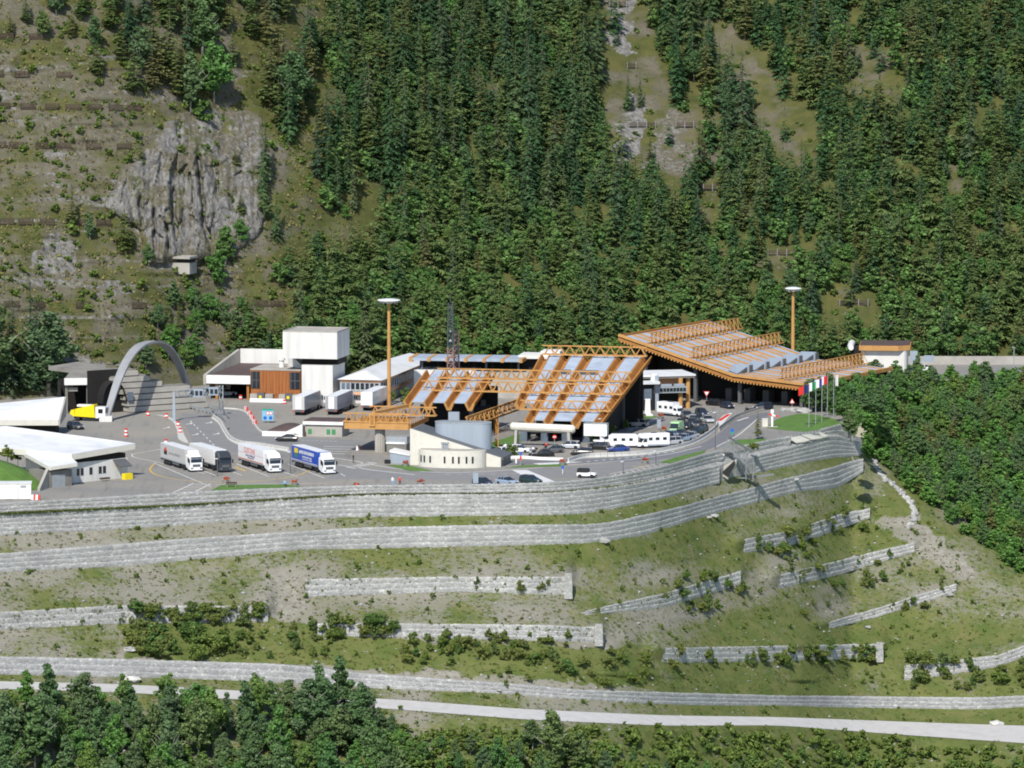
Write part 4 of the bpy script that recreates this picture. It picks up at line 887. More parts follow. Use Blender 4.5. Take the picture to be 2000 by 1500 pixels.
for k in range(5):       # dormer lights in the fold
    x0 = 2.5 + k * 8.2; z = Z0 - D1
    dm = MB().add([(x0, -W1 + .5, z + .3), (x0 + 6.6, -W1 + .5, z + .3), (x0 + 6.6, -W1 + .5, z + 1.75), (x0, -W1 + 2.6, z + .95), (x0 + 6.6, -W1 + 4.2, z + 1.75)], [(0, 1, 2), (0, 2, 4, 3), (0, 3, 1), (1, 3, 4), (1, 4, 2)]).build('dormer_light', MAT['bluegrey'], t7)
    MB().add([(x0 + 1.4, -W1 + .42, z + .4), (x0 + 4.8, -W1 + .42, z + .4), (x0 + 4.8, -W1 + .42, z + 1.3)], [(0, 1, 2)]).build('pane', MAT['steel_dk'], dm)
    MB().box(x0 + 5.0, x0 + 5.6, -W1 + .2, -W1 + .5, z + .1, z + 1.7).build('dormer_post', MAT['bluegrey'], dm); MB().box(x0 + 5.7, x0 + 7.4, -W1 + .35, -W1 + .6, z + .3, z + 1.6).build('louvre', MAT['steel_dk'], dm)
for x in (2, 20, 40):
    for s in (5, 17, W1 + .5, W1 + W2 - 2): p = rf_(x, s); bx('column', 'steel_dk', t7, x - .35, x + .35, -s - .35, -s + .35, 0, p.z - .9)
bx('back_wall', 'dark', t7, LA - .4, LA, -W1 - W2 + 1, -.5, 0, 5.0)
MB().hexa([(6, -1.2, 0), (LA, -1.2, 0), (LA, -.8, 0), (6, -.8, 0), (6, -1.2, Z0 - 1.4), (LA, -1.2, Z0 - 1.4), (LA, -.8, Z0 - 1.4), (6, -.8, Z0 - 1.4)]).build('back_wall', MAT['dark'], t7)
bx('side_wall', 'dark', t7, 9, LA, -W1 - W2 + 1.0, -W1 - W2 + 1.4, 0, 3.6); bx('added_dark_screen', 'dark', t7, 11, 11.4, -W1 - W2 + 1.5, -14, 0, 5.0); bx('added_dark_screen', 'dark', t7, 14, 14.4, -14, -2, 0, 7.6)  # near-black side wall and screens, added to keep the hall opening dark
for k in range(5): bx('toll_booth', 'steel_dk', t7, 7, 10, -W1 + 4 - k * 4.4, -W1 + 5.4 - k * 4.4, 0, 2.7)

# ---- toll office under the big roof's left edge
t = thing('toll_office', 'glazed toll office with white flat roof on tall orange posts', 'building', G(1284, 800), math.radians(14))
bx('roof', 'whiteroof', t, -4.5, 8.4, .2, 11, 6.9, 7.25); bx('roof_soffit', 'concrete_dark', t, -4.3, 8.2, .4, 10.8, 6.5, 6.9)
bx('upper_wall', 'salmon', t, -4, 5.6, 3.5, 10, 4.6, 6.5); bx('ground_wall', 'dark', t, -4, 6, 5, 10, 0, 4.6)
bx('white_pier', 'white', t, -1.4, -.2, -.4, .6, 3.4, 7.6); bx('steel_post', 'bluegrey', t, -.7, .1, -.6, .2, 0, 7.2)
for x, y in ((5.2, .6), (7.1, 1.6)): MB().lathe([(.48, 0), (.48, 6.5)], 12, (x, y, 0)).build('orange_post', MAT['orange'], t)
gs = bx('sign_gantry', 'steel', t, .1, 6.2, -.7, -.4, 3.5, 4.9)
for k in range(8): bx('sign_box', 'glass', gs, .35 + k * .72, .95 + k * .72, -.78, -.7, 3.8, 4.55)
for k in range(2): bx('sign_top', 'bluegrey', gs, .6 + k * 2.8, 2.9 + k * 2.8, -.75, -.4, 4.9, 5.4)
t = thing('toll_annex', 'dark red annex with flat white roof behind the white stele', 'building', G(1222, 806), math.radians(14))
bx('wall', 'dark', t, 0, 7, 3, 9, 0, 5.6); bx('roof', 'whiteroof', t, -.6, 8, 2, 10, 5.6, 6.1)
for k in range(3): bx('window', 'paleglass', t, .6 + k * 2.1, 2.2 + k * 2.1, 2.9, 3.1, 2.2, 4.6)
bx('light_panel', 'salmon', t, -.4, 1.8, .4, .7, 2.2, 2.9); bx('canopy_post', 'steel_dk', t, .4, .7, .4, .7, 0, 2.2)

# ---- front stone building
t = thing('stone_building', 'wedge shaped cream stone building with a rounded bay and narrow windows', 'building', G(801, 908), TH)
MB().prism([(0, 0, 0), (17.6, 0, 0), (17.6, 0, 1.7), (0, 0, 6.9)], (0, .6, 0)).build('front_wall', MAT['cream'], t)
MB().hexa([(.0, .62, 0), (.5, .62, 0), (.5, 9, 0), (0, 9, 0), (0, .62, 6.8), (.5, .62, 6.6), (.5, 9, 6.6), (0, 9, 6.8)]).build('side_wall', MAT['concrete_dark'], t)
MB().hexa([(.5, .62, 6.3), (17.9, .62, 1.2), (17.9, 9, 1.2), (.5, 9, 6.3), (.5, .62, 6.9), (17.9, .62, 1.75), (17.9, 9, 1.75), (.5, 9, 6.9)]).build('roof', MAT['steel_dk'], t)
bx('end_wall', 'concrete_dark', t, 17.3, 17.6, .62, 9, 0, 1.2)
bay = []
for k in range(25):
    a = PI * k / 24; bay.append((8.3 - 6.5 * math.cos(a), -.004 - 3.9 * math.sin(a) ** .8))
bo = MB().prism([(x, y, 0) for x, y in bay], (0, 0, 3.25)).build('rounded_bay', MAT['cream'], t)
MB().prism([(8.3 + (x - 8.3) * .95, y * .93, 3.26) for x, y in bay], (0, 0, .06)).build('bay_roof', MAT['concrete'], bo)
for xw in (2.7, 3.45, 4.7, 7.6, 9.2, 10.3, 11.7, 12.8):
    c = max(-1, min(1, (8.3 - xw) / 6.5)); a = math.acos(c); y = -.004 - 3.9 * math.sin(a) ** .8
    nx, ny = Vector((-math.cos(a) * .6, -math.sin(a), 0)).normalized().xy
    wq = MB().beam((xw + nx * .02, y + ny * .02, .95), (xw + nx * .02, y + ny * .02, 2.2), .34, .16, up=(nx, ny, 0)).build('narrow_window', MAT['glass'], bo)
tw = []
for k in range(32):
    a = 2 * PI * k / 32; tw.append((9.2 + (3.3 if math.cos(a) > 0 else -3.4) + 2.1 * math.cos(a), 5.4 + 2.1 * math.sin(a)))
tb = MB().prism([(x, y, 0) for x, y in tw], (0, 0, 7.7)).build('clad_drum', MAT['bluegrey'], t)
MB().prism([(9.2 + (x - 9.2) * 1.01, 5.4 + (y - 5.4) * 1.02, 7.7) for x, y in tw], (0, 0, .2)).build('drum_rim', MAT['steel'], tb)
for k in range(3): MB().lathe([(.22, 3.2), (.22, 4.3), (.34, 4.35), (.34, 4.6)], 8, (6.6 + k * .5, -1.2 - .2 * k, 0)).build('vent', MAT['steel'], bo)
# small annex and shed left of it
t = thing('blue_annex', 'low blue-grey annex with sloping white coping left of the stone building', 'building', G(762, 905), TH)
MB().prism([(0, 0, 0), (3.9, 0, 0), (3.9, 0, 1.5), (0, 0, 2.1)], (0, 4, 0)).build('wall', MAT['bluegrey'], t)
MB().prism([(-.1, -.15, 2.12), (3.85, -.15, 1.52), (3.85, -.15, 1.8), (-.1, -.15, 2.55)], (0, 4.3, 0)).build('coping', MAT['white'], t)
bx('black_box', 'black', t, -.9, .1, -.9, -.2, 0, .75)
t = thing('grey_shed', 'grey shed with white fascia behind the blue-grey annex', 'building', G(755, 889), TH)
bx('wall', 'concrete_dark', t, 0, 3.9, 0, 4, 0, 2.2); bx('fascia', 'white', t, -.1, 3.7, -.15, .15, 2.2, 2.55); bx('roof', 'steel', t, -.1, 4, .15, 4.2, 2.2, 3.6)
c_ = tag(MB().box(0, 2.2, 0, 1.2, 0, 1.1).build('blue_container', M('blue_paint', (.05, .22, .42), .5), None, G(769, 893), False), 'small bright blue container in front of the grey shed', 'container'); c_.rotation_euler.z = TH
MB().box(-.02, .5, -.05, 1.22, .0, 1.12).build('pale_end', MAT['paleglass'], c_)

# ---- low booth with green doors and lens-shaped mound
t = thing('concrete_booth', 'low concrete booth with white fascia and green doors in the plaza', 'building', G(596, 852), TH)
bx('wall', 'concrete', t, 0, 7.6, 0, 6, 0, 2.4); bx('fascia', 'white', t, -.4, 7.9, -.4, .2, 2.4, 3.0); bx('roof', 'brownroof', t, -.3, 7.8, .2, 6.3, 2.45, 3.2)
for x in (.6, 4.4, 5.5): bx('green_door' if x != 5.5 else 'green_hatch', 'green_door', t, x, x + .75, -.06, .0, .5, 1.5)
t = thing('lens_mound', 'low lens shaped white kerbed mound with dark curved roof beside the booth', 'building', G(520, 851), TH)
pts = [(8.0 * k / 12, 0, .9 + 1.3 * math.sin(PI * k / 12) ** .9) for k in range(13)]
MB().prism([(0, 0, 0)] + pts + [(8.0, 0, 0)], (0, 5, 0)).build('curved_roof', MAT['brownroof'], t)
bx('kerb_wall', 'white', t, -.7, 5.8, -.6, -.02, 0, .95); MB().prism([(4.2, -.62, .96), (7.6, -.62, .3), (7.6, -.62, 2.6)], (0, .55, 0)).build('sloping_cheek', MAT['white'], t); bx('cheek_base', 'white', t, 5.82, 7.6, -.6, -.02, 0, .4)

# ---- concrete portal frame over the parking
t = thing('concrete_portal_frame', 'rounded concrete beam on splayed legs over the car park', 'frame', G(1003, 871), TH)
MB().tube([(-.6, 0, 3.75), (-.3, 0, 3.8), (11.9, 0, 3.55), (12.3, 0, 3.5)], [.5, .85, .85, .5], 12).build('beam', MAT['cream'], t)
for x in (.6, 10.9):
    for y in (-.5, .5): MB().beam((x, y * .4, 3.2), (x + (.4 if x > 5 else -.0) , y * 2.2, 0), .5, .7).build('leg', MAT['concrete'], t)
t = thing('box_sign', 'big blank white box on a post above the caravan', 'sign', G(1177, 872), math.radians(-14))
MB().box(-3.6, .9, -.9, .9, 2.1, 4.5).build('box', MAT['white'], t); bx('side_panel', 'whiteplastic', t, .9, 1.0, -.85, .85, 2.15, 4.45)
bx('post', 'white', t, -.3, .4, -.3, .3, 0, 2.1); bx('top_edge', 'steel', t, -3.65, 1.05, -.95, .95, 4.5, 4.6)

# ---- white monument stele
t = thing('stele', 'white tapering stele on a stepped base in the grass', 'monument', G(1265, 812))
MB().loft([[(sx * a, sy * b_, z) for sx, sy in ((-1, -1), (1, -1), (1, 1), (-1, 1))] for a, b_, z in ((.95, .8, 0), (.85, .7, .35), (.6, .5, .5), (.5, .42, 3.2), (.55, .45, 3.3), (.5, .4, 3.5))]).build('shaft', MAT['white'], t)
bx('base', 'render', t, -1.1, 1.1, -.95, .95, -.1, .25)

# ---- white building far right
t = thing('garage_building', 'white building with curved corner and orange roof edge beside the far right road', 'building', AT(1683, 726, 1150), math.radians(-6)); t.location.z = 0
cr = [(-.2, 0), (9.6, 0), (10.0, .5), (10.2, 1.3), (10.2, 10), (-.2, 10)]
MB().prism([(x, y, 0) for x, y in cr], (0, 0, 5.0)).build('wall', MAT['render'], t)
MB().prism([(-.6, -1.2, 5.0), (8.2, -1.2, 5.0), (10.9, 1.0, 5.0), (10.9, 10.4, 5.0), (-.6, 10.4, 5.0)], (0, 0, 1.1)).build('roof_edge', MAT['orange'], t)
MB().prism([(-.4, -1.0, 6.1), (8.1, -1.0, 6.1), (10.7, 1.1, 6.1), (10.7, 10.2, 6.1), (-.4, 10.2, 6.1)], (0, 0, .25)).build('roof', MAT['brownroof'], t)
MB().tube([(-2.6, 9.6, 5.7), (-2.6, 2, 5.7), (-2.4, -1.0, 5.6)], [.75, .75, .6], 10).build('white_parapet', MAT['white'], t); bx('side_wall', 'dark', t, -2.5, -.22, 0, 10, 0, 5.2)
# ---- bunker on the mountainside
p = onM(345, 528)
t = thing('bunker', 'small concrete bunker with dark opening on the slope under the cliff', 'bunker', p, math.radians(-18)); t.scale = (.78, .78, .78)
bx('side_wall', 'concrete', t, -2.6, -1.6, -1.2, 5, -1, 3.8); bx('front_wall', 'concrete', t, -1.6, 4.2, -.6, 5, -1, 2.2); bx('opening', 'black', t, -1.4, 4.0, .4, 4.8, 2.2, 3.4); bx('roof', 'concrete', t, -2.8, 4.6, -1.4, 5.2, 3.4, 4.0)  # opening is a solid block, its darkness put into the black colour

# ---- arch and tunnel portal
PA = G(207, 823); QA = G(376, 787); d = QA - PA; dn = d.normalized(); nn = Vector((dn.y, -dn.x, 0))
t = thing('portal_arch', 'huge slender grey arch standing before the tunnel portal', 'arch', PA, 0)
rings = []
for k in range(49):
    u = -1 + 2 * k / 48; c = PA + d * (u + 1) / 2; z = 14.6 * (1 - abs(u) ** 2.4); wd = .62 + .5 * (1 - abs(u) ** 2)
    # tangent for thickness direction
    dzdx = -14.6 * 2.4 * abs(u) ** 1.4 * (1 if u > 0 else -1) / (d.length / 2); nrm = (Vector((0, 0, 1)) - dn * dzdx).normalized() * .22
    ctr = Vector((c.x, c.y, z)) - PA
    rings.append([ctr - nn * wd + nrm, ctr + nn * wd + nrm, ctr + nn * wd - nrm, ctr - nn * wd - nrm])
MB().loft(rings).build('arch_band', MAT['arch'], t)
ft = MB().box(-1.3, 1.3, -1.0, 1.0, 0, 1.1).build('footing', MAT['render'], t); MB().box(d.x - 1.3, d.x + 1.3, d.y - 1, d.y + 1, 0, 1.1).build('footing', MAT['render'], t)
o = G(247, 807)
t = thing('tunnel_portal', 'tunnel portal with dark mouth and stepped concrete slabs rising behind the arch', 'tunnel', o, math.radians(33))
ends = [19.5, 19.2, 17.6, 15.8, 9.3, 6.4, 4.0]
for i, e in enumerate(ends):
    st = [.9, .5, .1, -.6, -1.4, -2.4, .2][i]
    MB().box(st, e, .35 * i, 3.0 + .35 * i, .15 + 1.24 * i, 1.14 + 1.24 * i).build('slab', MAT['concrete'], t)
    bx('slab_backing', 'concrete_dark', t, st + .2, e - .3, .6 + .35 * i, 3.0 + .35 * i, 1.145 + 1.24 * i, 1.385 + 1.24 * i)  # darker concrete: shade in the slab gaps put into the colour
mo = []
for k in range(17):
    a = PI * k / 16; mo.append((-2.6 - 2.8 * math.cos(a), 0, 2.2 + 4.6 * math.sin(a)))
MB().prism([(-7.4, 3.0, -.2), (1.2, 3.0, -.2), (1.2, 3.0, 9.0), (-7.4, 3.0, 9.0)], (0, .4, 0)).build('head_wall', MAT['dark'], t)  # near black: shadow around the portal put into the wall colour
MB().prism([(x, 2.9, z) for x, _, z in [(-5.4, 0, 0)] + mo + [(.2, 0, 0)]], (0, .09, 0)).build('mouth_shade_plate', MAT['black'], t)  # black plate: darkness inside the tunnel put into the colour
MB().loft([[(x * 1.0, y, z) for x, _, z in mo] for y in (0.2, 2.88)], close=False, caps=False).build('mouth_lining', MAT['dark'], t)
bx('tunnel_sign', 'paleglass', t, .3, 1.5, -.2, .1, 2.6, 4.4)
o = G(180, 800)
t = thing('portal_pier', 'jagged concrete pier of pointed slabs left of the tunnel mouth', 'pier', o, math.radians(33))
bx('pier', 'concrete', t, -.7, .5, -.4, 1.4, 0, 7.4)
for i in range(6): MB().prism([(.5, -.38 + .02 * i, .9 + 1.08 * i), (2.6 + .32 * i, -.38 + .02 * i, 1.3 + 1.08 * i), (.5, -.38 + .02 * i, 1.85 + 1.08 * i)], (0, 1.6, 0)).build('pointed_slab', MAT['concrete'], t)
MB().prism([(-1.6, -.6, 7.4), (3.4, -.6, 7.4), (4.8, 3, 8.0), (1.0, 8, 8.6), (-6, 8, 8.0)], (0, 0, .8)).build('cap_slab', MAT['concrete_dark'], t)  # cap in darker concrete: the portal's shadow put into the colour
t = thing('tunnel_gallery', 'dark open gallery with white fascia left of the portal pier', 'building', G(128, 808), math.radians(8))
bx('fascia', 'white', t, -.2, 4.8, -.3, .3, 6.0, 7.4); bx('back_wall', 'dark', t, -1, 12, 8, 8.4, 0, 6.5); bx('side_wall', 'dark', t, -1.2, -.9, -.5, 8, 0, 6.2); bx('beam', 'concrete', t, .6, 2.6, .8, 1.4, 4.6, 5.3)
MB().hexa([(-.2, .31, 6.9), (5.5, .31, 6.9), (13, 9, 8.2), (2, 9, 8.2), (-.2, .31, 7.2), (5.5, .31, 7.2), (13, 9, 8.6), (2, 9, 8.6)]).build('roof', MAT['concrete_dark'], t)  # roof in darker concrete: shadow over the gallery put into the colour
for x in (0, 4.4): bx('column', 'concrete_dark', t, x, x + .5, .4, .9, 0, 6.0)

# ---- low buildings at the left edge
def polyroof(par, pts, th, mat, nm, edge='cream'):
    o = par.location; a = [Vector(p) - o for p in pts]
    r = MB().prism(a, (0, 0, .12)).build(nm, MAT[mat], par); n = len(a)
    c = sum(a, Vector()) / n
    for i in range(n): 
        p, q = a[i], a[(i + 1) % n]; inn = (c - (p + q) / 2); inn.z = 0; inn.normalize()
        MB().hexa([p + Vector((0, 0, -th)), q + Vector((0, 0, -th)), q + inn * .3 + Vector((0, 0, -th)), p + inn * .3 + Vector((0, 0, -th)), p - Vector((0, 0, .003)), q - Vector((0, 0, .003)), q + inn * .3 - Vector((0, 0, .003)), p + inn * .3 - Vector((0, 0, .003))]).build('roof_edge', MAT[edge], r)
o = G(130, 945)
t = thing('police_post', 'grey office building with broad pointed white roof at the lower left', 'building', o, 0)
Y1 = o.y
polyroof(t, [AT(140, 888, Y1 - .5), AT(264, 867, Y1 + 11), AT(12, 833, Y1 + 19), AT(-60, 838, Y1 + 18), AT(-60, 868, Y1 + 6)], 1.0, 'whiteroof', 'roof')
a2 = math.atan2(11, 11.5); ub = Vector((math.cos(a2), math.sin(a2), 0)); vb = Vector((-ub.y, ub.x, 0))
def pb(x, y, z): return ub * x + vb * y + Vector((0, 0, z))
def obx(nm, mat, par, x0, x1, y0, y1, z0, z1): return MB().hexa([pb(x0, y0, z0), pb(x1, y0, z0), pb(x1, y1, z0), pb(x0, y1, z0), pb(x0, y0, z1), pb(x1, y0, z1), pb(x1, y1, z1), pb(x0, y1, z1)]).build(nm, MAT[mat], par)
obx('wall', 'render', t, 0, 14.5, 0, 12, 0, 3.7); obx('dark_band', 'dark', t, -.3, 14.3, .35, 11, 3.7, 4.6)
for x in (2.4, 3.3, 5.4, 7.6, 8.6):
    w_ = obx('window', 'glass', t, x, x + .7, -.05, .02, 1.3, 2.6); obx('window_frame', 'steel', w_, x - .08, x + .78, -.03, -.01, 1.2, 1.3)
obx('door', 'steel', t, .5, 1.3, -.06, .02, 0, 2.1); obx('bench', 'timber', t, 7.2, 9.2, -1.4, -.7, .3, .6)
MB().hexa([pb(11, -2, 2.3), pb(14, -2, 2.3), pb(14, .0, 3.5), pb(11, 0, 3.5), pb(11, -2, 2.45), pb(14, -2, 2.45), pb(14, 0, 3.65), pb(11, 0, 3.65)]).build('awning', MAT['steel_dk'], t)
obx('planter_box', 'yellow', t, 11.8, 13.6, -2.6, -1.6, 0, 1.1)
o = G(97, 953)
t = thing('garage_wing', 'low garage wing with white slab roof and grey door beside the grass berm', 'building', o, 0)
Y1 = o.y; polyroof(t, [AT(97, 913, Y1 - .6), AT(151, 905, Y1 + 3), AT(132, 888, Y1 + 9), AT(48, 886, Y1 + 9)], .55, 'whiteroof', 'roof')
MB().hexa([pb(0, 0, 0), pb(5.2, 0, 0), pb(5.2, 6, 0), pb(0, 6, 0), pb(0, 0, 3.0), pb(5.2, 0, 3.0), pb(5.2, 6, 3.0), pb(0, 6, 3.0)]).build('wall', MAT['concrete_dark'], t)
MB().hexa([pb(.6, -.05, 0), pb(3.6, -.05, 0), pb(3.6, 0, 0), pb(.6, 0, 0), pb(.6, -.05, 2.3), pb(3.6, -.05, 2.3), pb(3.6, 0, 2.3), pb(.6, 0, 2.3)]).build('garage_door', MAT['steel'], t)
p0 = AT(73, 968, Y1 - 5) - o; MB().hexa([(p0.x, p0.y, 0), (p0.x + .5, p0.y, 0), (-.1, .2, 0), (-.6, .2, 0), (p0.x, p0.y, .5), (p0.x + .5, p0.y, .5), (-.1, .2, 3.7), (-.6, .2, 3.7)]).build('wing_wall', MAT['concrete'], t)
t = thing('white_hall', 'long white roofed hall at the left edge behind the pointed roof', 'building', G(113, 850), 0)
o = t.location.copy(); Y1 = o.y
MB().add([AT(126, 775, Y1 + 9) - o, AT(114, 820, Y1) - o, AT(-60, 820, Y1 - 4) - o, AT(-60, 793, Y1 + 10) - o] + [AT(126, 779, Y1 + 9) - o, AT(114, 824, Y1) - o, AT(-60, 824, Y1 - 4) - o, AT(-60, 797, Y1 + 10) - o], [(0, 1, 2, 3), (7, 6, 5, 4), (0, 4, 5, 1), (1, 5, 6, 2), (2, 6, 7, 3), (3, 7, 4, 0)]).build('roof', MAT['whiteroof'], t)
MB().add([AT(114, 820, Y1 - .1) - o, AT(114, 831, Y1 - .1) - o, AT(-60, 831, Y1 - 4.1) - o, AT(-60, 820, Y1 - 4.1) - o] + [AT(114, 820, Y1 + .4) - o, AT(114, 831, Y1 + .4) - o, AT(-60, 831, Y1 - 3.6) - o, AT(-60, 820, Y1 - 3.6) - o], [(0, 1, 2, 3), (7, 6, 5, 4), (0, 4, 5, 1), (1, 5, 6, 2), (2, 6, 7, 3), (3, 7, 4, 0)]).build('roof_edge', MAT['cream'], t)
e0 = [AT(114, 820, Y1) - o, AT(114, 831, Y1) - o, AT(126, 812, Y1 + 9) - o, AT(126, 775, Y1 + 9) - o]; MB().prism(e0, (.35, .05, 0)).build('gable_edge', MAT['concrete'], t)
bx('wall', 'dark', t, -18, -.5, 1.0, 8, 0, 2.2)
t = thing('site_cabin', 'white site cabin with window and door beside the grass berm at the lower left', 'cabin', G(61, 976), math.radians(4))
bx('cabin_body', 'white', t, -8, 0, 0, 2.6, .1, 2.9); bx('roof_rim', 'whiteroof', t, -8.1, .1, -.1, 2.7, 2.9, 3.1)
bx('window', 'glass', t, -4.2, -3.5, -.05, .0, 1.5, 2.3); bx('door', 'whiteplastic', t, -4.6, -3.2, -.06, -.051, .15, 2.4); bx('side_panel', 'steel', t, -1.9, -.9, -.05, .0, 2.2, 2.6)
for x in (-6, -2.4, -.03): bx('rib', 'steel', t, x, x + .06, -.05, .0, .1, 2.9)
# ------------------------------------------------------------------ vehicles
_pc = {}
def paint(name, col, rough=.35):
    if name not in _pc: _pc[name] = M('paint_' + name, col, rough, .04, .8, spec=.5, coat=.3)
    return _pc[name]
def wheel_mesh(r, w):
    t = MB().lathe([(r * .55, -w / 2), (r * .92, -w / 2), (r, -w * .3), (r, w * .3), (r * .92, w / 2), (r * .55, w / 2)], 16, axis='y').mesh('tyre', MAT['tyre'], True)
    k = MB().lathe([(.02, -w * .42), (r * .58, -w * .45), (r * .58, w * .45), (.02, w * .42)], 12, axis='y').mesh('rim', MAT['rim'], False)
    return t, k
WH = {k: wheel_mesh(*v) for k, v in dict(car=(.31, .21), suv=(.36, .24), truck=(.50, .32), moto=(.30, .14), van=(.34, .24)).items()}
def wheel(par, kind, x, y):
    r = dict(car=.31, suv=.36, truck=.5, moto=.3, van=.34)[kind]
    w_ = place('wheel', WH[kind][0], par, (x, y, r)); place('rim', WH[kind][1], w_)
def ring(x, w, z0, zm, zt, tw=.88): return [(x, -w, z0), (x, -w, zm), (x, -w * tw, zt), (x, w * tw, zt), (x, w, zm), (x, w, z0)]
def gring(x, wb, zb, wt, zt): return [(x, -wb, zb), (x, -wt, zt), (x, wt, zt), (x, wb, zb)]
CAR = {}
def car_meshes(kind):
    if kind in CAR: return CAR[kind]
    b = MB(); g = MB(); r = MB()
    if kind == 'hatch':
        b.loft([ring(-2.0, .66, .36, .6, .78), ring(-1.9, .82, .25, .7, .93), ring(-1.2, .86, .2, .74, .95), ring(.4, .87, .2, .72, .93), ring(1.15, .86, .22, .68, .88), ring(1.8, .8, .25, .58, .74), ring(2.02, .64, .34, .48, .58)])
        G_ = [(-1.93, .74, .92, .66, .95), (-1.6, .8, .93, .64, 1.38), (-.7, .81, .94, .64, 1.46), (.25, .81, .93, .63, 1.43), (1.2, .76, .87, .68, .89)]; rx = (-1.55, .22, 1.41, 1.49); wh = ('car', 1.28, -1.25, .76)
    elif kind == 'sedan':
        b.loft([ring(-2.2, .66, .36, .62, .82), ring(-2.1, .82, .25, .72, .92), ring(-1.3, .87, .2, .75, .94), ring(.4, .88, .2, .72, .92), ring(1.15, .86, .22, .68, .86), ring(1.95, .8, .25, .58, .72), ring(2.2, .64, .34, .48, .58)])
        G_ = [(-1.75, .74, .92, .66, .94), (-1.1, .8, .93, .62, 1.36), (-.5, .81, .93, .63, 1.42), (.2, .81, .92, .63, 1.40), (1.15, .76, .86, .68, .88)]; rx = (-1.05, .18, 1.37, 1.45); wh = ('car', 1.35, -1.35, .77)
    elif kind == 'wagon':
        b.loft([ring(-2.25, .70, .36, .64, .86), ring(-2.15, .85, .27, .74, .97), ring(-1.3, .89, .22, .77, .98), ring(.4, .9, .22, .74, .96), ring(1.15, .88, .24, .7, .92), ring(1.95, .82, .27, .6, .78), ring(2.2, .66, .36, .5, .62)])
        G_ = [(-2.18, .78, .96, .70, .99), (-1.95, .83, .96, .67, 1.44), (-.7, .84, .97, .67, 1.55), (.2, .84, .96, .66, 1.51), (1.2, .78, .91, .7, .93)]; rx = (-1.92, .18, 1.48, 1.58); wh = ('suv', 1.4, -1.4, .79)
    elif kind == 'van':
        b.loft([ring(-2.4, .9, .35, 1.0, 1.9, .93), ring(-2.35, .96, .28, 1.1, 2.3, .9), ring(.9, .98, .28, 1.1, 2.35, .9), ring(1.35, .97, .28, 1.05, 2.1, .86), ring(1.6, .96, .28, .95, 1.15, .9), ring(2.3, .86, .3, .7, .9), ring(2.5, .7, .4, .55, .65)])
        G_ = [(1.0, .9, 1.2, .84, 2.14), (1.32, .9, 1.18, .84, 2.12), (1.42, .89, 1.17, .82, 2.0), (1.8, .84, 1.12, .8, 1.2)]; rx = None; wh = ('van', 1.6, -1.5, .86)
    elif kind == 'jeep':
        b.loft([ring(-1.75, .74, .5, .75, .95), ring(-1.7, .78, .4, .8, 1.0), ring(.3, .78, .4, .8, 1.0), ring(.5, .72, .45, .8, 1.02), ring(1.65, .66, .5, .78, .95), ring(1.75, .6, .55, .7, .8)])
        G_ = [(-1.7, .72, 1.0, .66, 1.62), (-1.6, .74, 1.0, .68, 1.74), (.2, .74, 1.0, .66, 1.72), (.42, .7, 1.0, .62, 1.6)]; rx = None; wh = ('suv', 1.15, -1.15, .72)
    g.loft([gring(*q) for q in G_])
    bm_ = b.mesh('body', MAT['white'], False); gm = g.mesh('windows', MAT['glass'] if kind != 'jeep' else MAT['black'])
    rm = None
    if rx:
        r.hexa([(rx[0], -.66, rx[2] - .03), (rx[1], -.65, rx[2] - .01), (rx[1], .65, rx[2] - .01), (rx[0], .66, rx[2] - .03), (rx[0] + .12, -.56, rx[3] - .03), (rx[1] - .1, -.55, rx[3] - .02), (rx[1] - .1, .55, rx[3] - .02), (rx[0] + .12, .56, rx[3] - .03)])
        for q in (G_[1:3]):
            for sy in (-1, 1): r.beam((q[0] + .25, sy * q[1] * 1.01, q[2]), (q[0] + .3, sy * q[3] * 1.02, q[4] - .02), .1, .05)
        rm = r.mesh('roof', MAT['white'])
    L_ = 1.9 if kind == 'hatch' else 2.12 if kind != 'van' else 2.4
    if kind == 'jeep': L_ = 1.72
    lights = MB().box(-.06, .06, -.16, .16, -.08, .08).mesh('headlight', MAT['whiteplastic']); tail = MB().box(-.05, .05, -.12, .12, -.1, .1).mesh('tail_light', MAT['red'])
    bump = MB().box(-.04, .07, -.55, .55, -.09, .09).mesh('grille', MAT['black']); mir = MB().box(-.08, .08, -.09, .09, -.07, .07).mesh('mirror', MAT['black'])
    CAR[kind] = (bm_, gm, rm, lights, tail, bump, mir, L_, wh); return CAR[kind]
def objmat(o, m):
    o.material_slots[0].link = 'OBJECT'; o.material_slots[0].material = m; return o
CARN = 0
def car(kind, col, px, py, hv, label, group=None, extra=None, z=0.0, loc=None):
    bm_, gm, rm, li, ta, gr, mi, L_, wh = car_meshes(kind)
    t = thing('van' if kind == 'van' else 'car', label, 'van' if kind == 'van' else 'car', loc or G(px, py, z), math.atan2(hv[1], hv[0]), group)
    objmat(place('body', bm_, t), col); place('windows', gm, t)
    if rm: objmat(place('roof', rm, t), col)
    k = .76 if kind in ('van', 'jeep') else .62
    for sy in (-1, 1):
        place('headlight', li, t, (L_ - .0, sy * .56, .66 if kind != 'van' else .8)); place('tail_light', ta, t, (-L_ - .03, sy * .62, .78 if kind != 'van' else 1.0)); place('mirror', mi, t, ((.95 if kind != 'van' else 1.55), sy * .96, .98 if kind != 'van' else 1.3))
    place('grille', gr, t, (L_ + .02, 0, .45))
    for x in wh[1:3]:
        for sy in (-1, 1): wheel(t, wh[0], x, sy * wh[3])
    return t
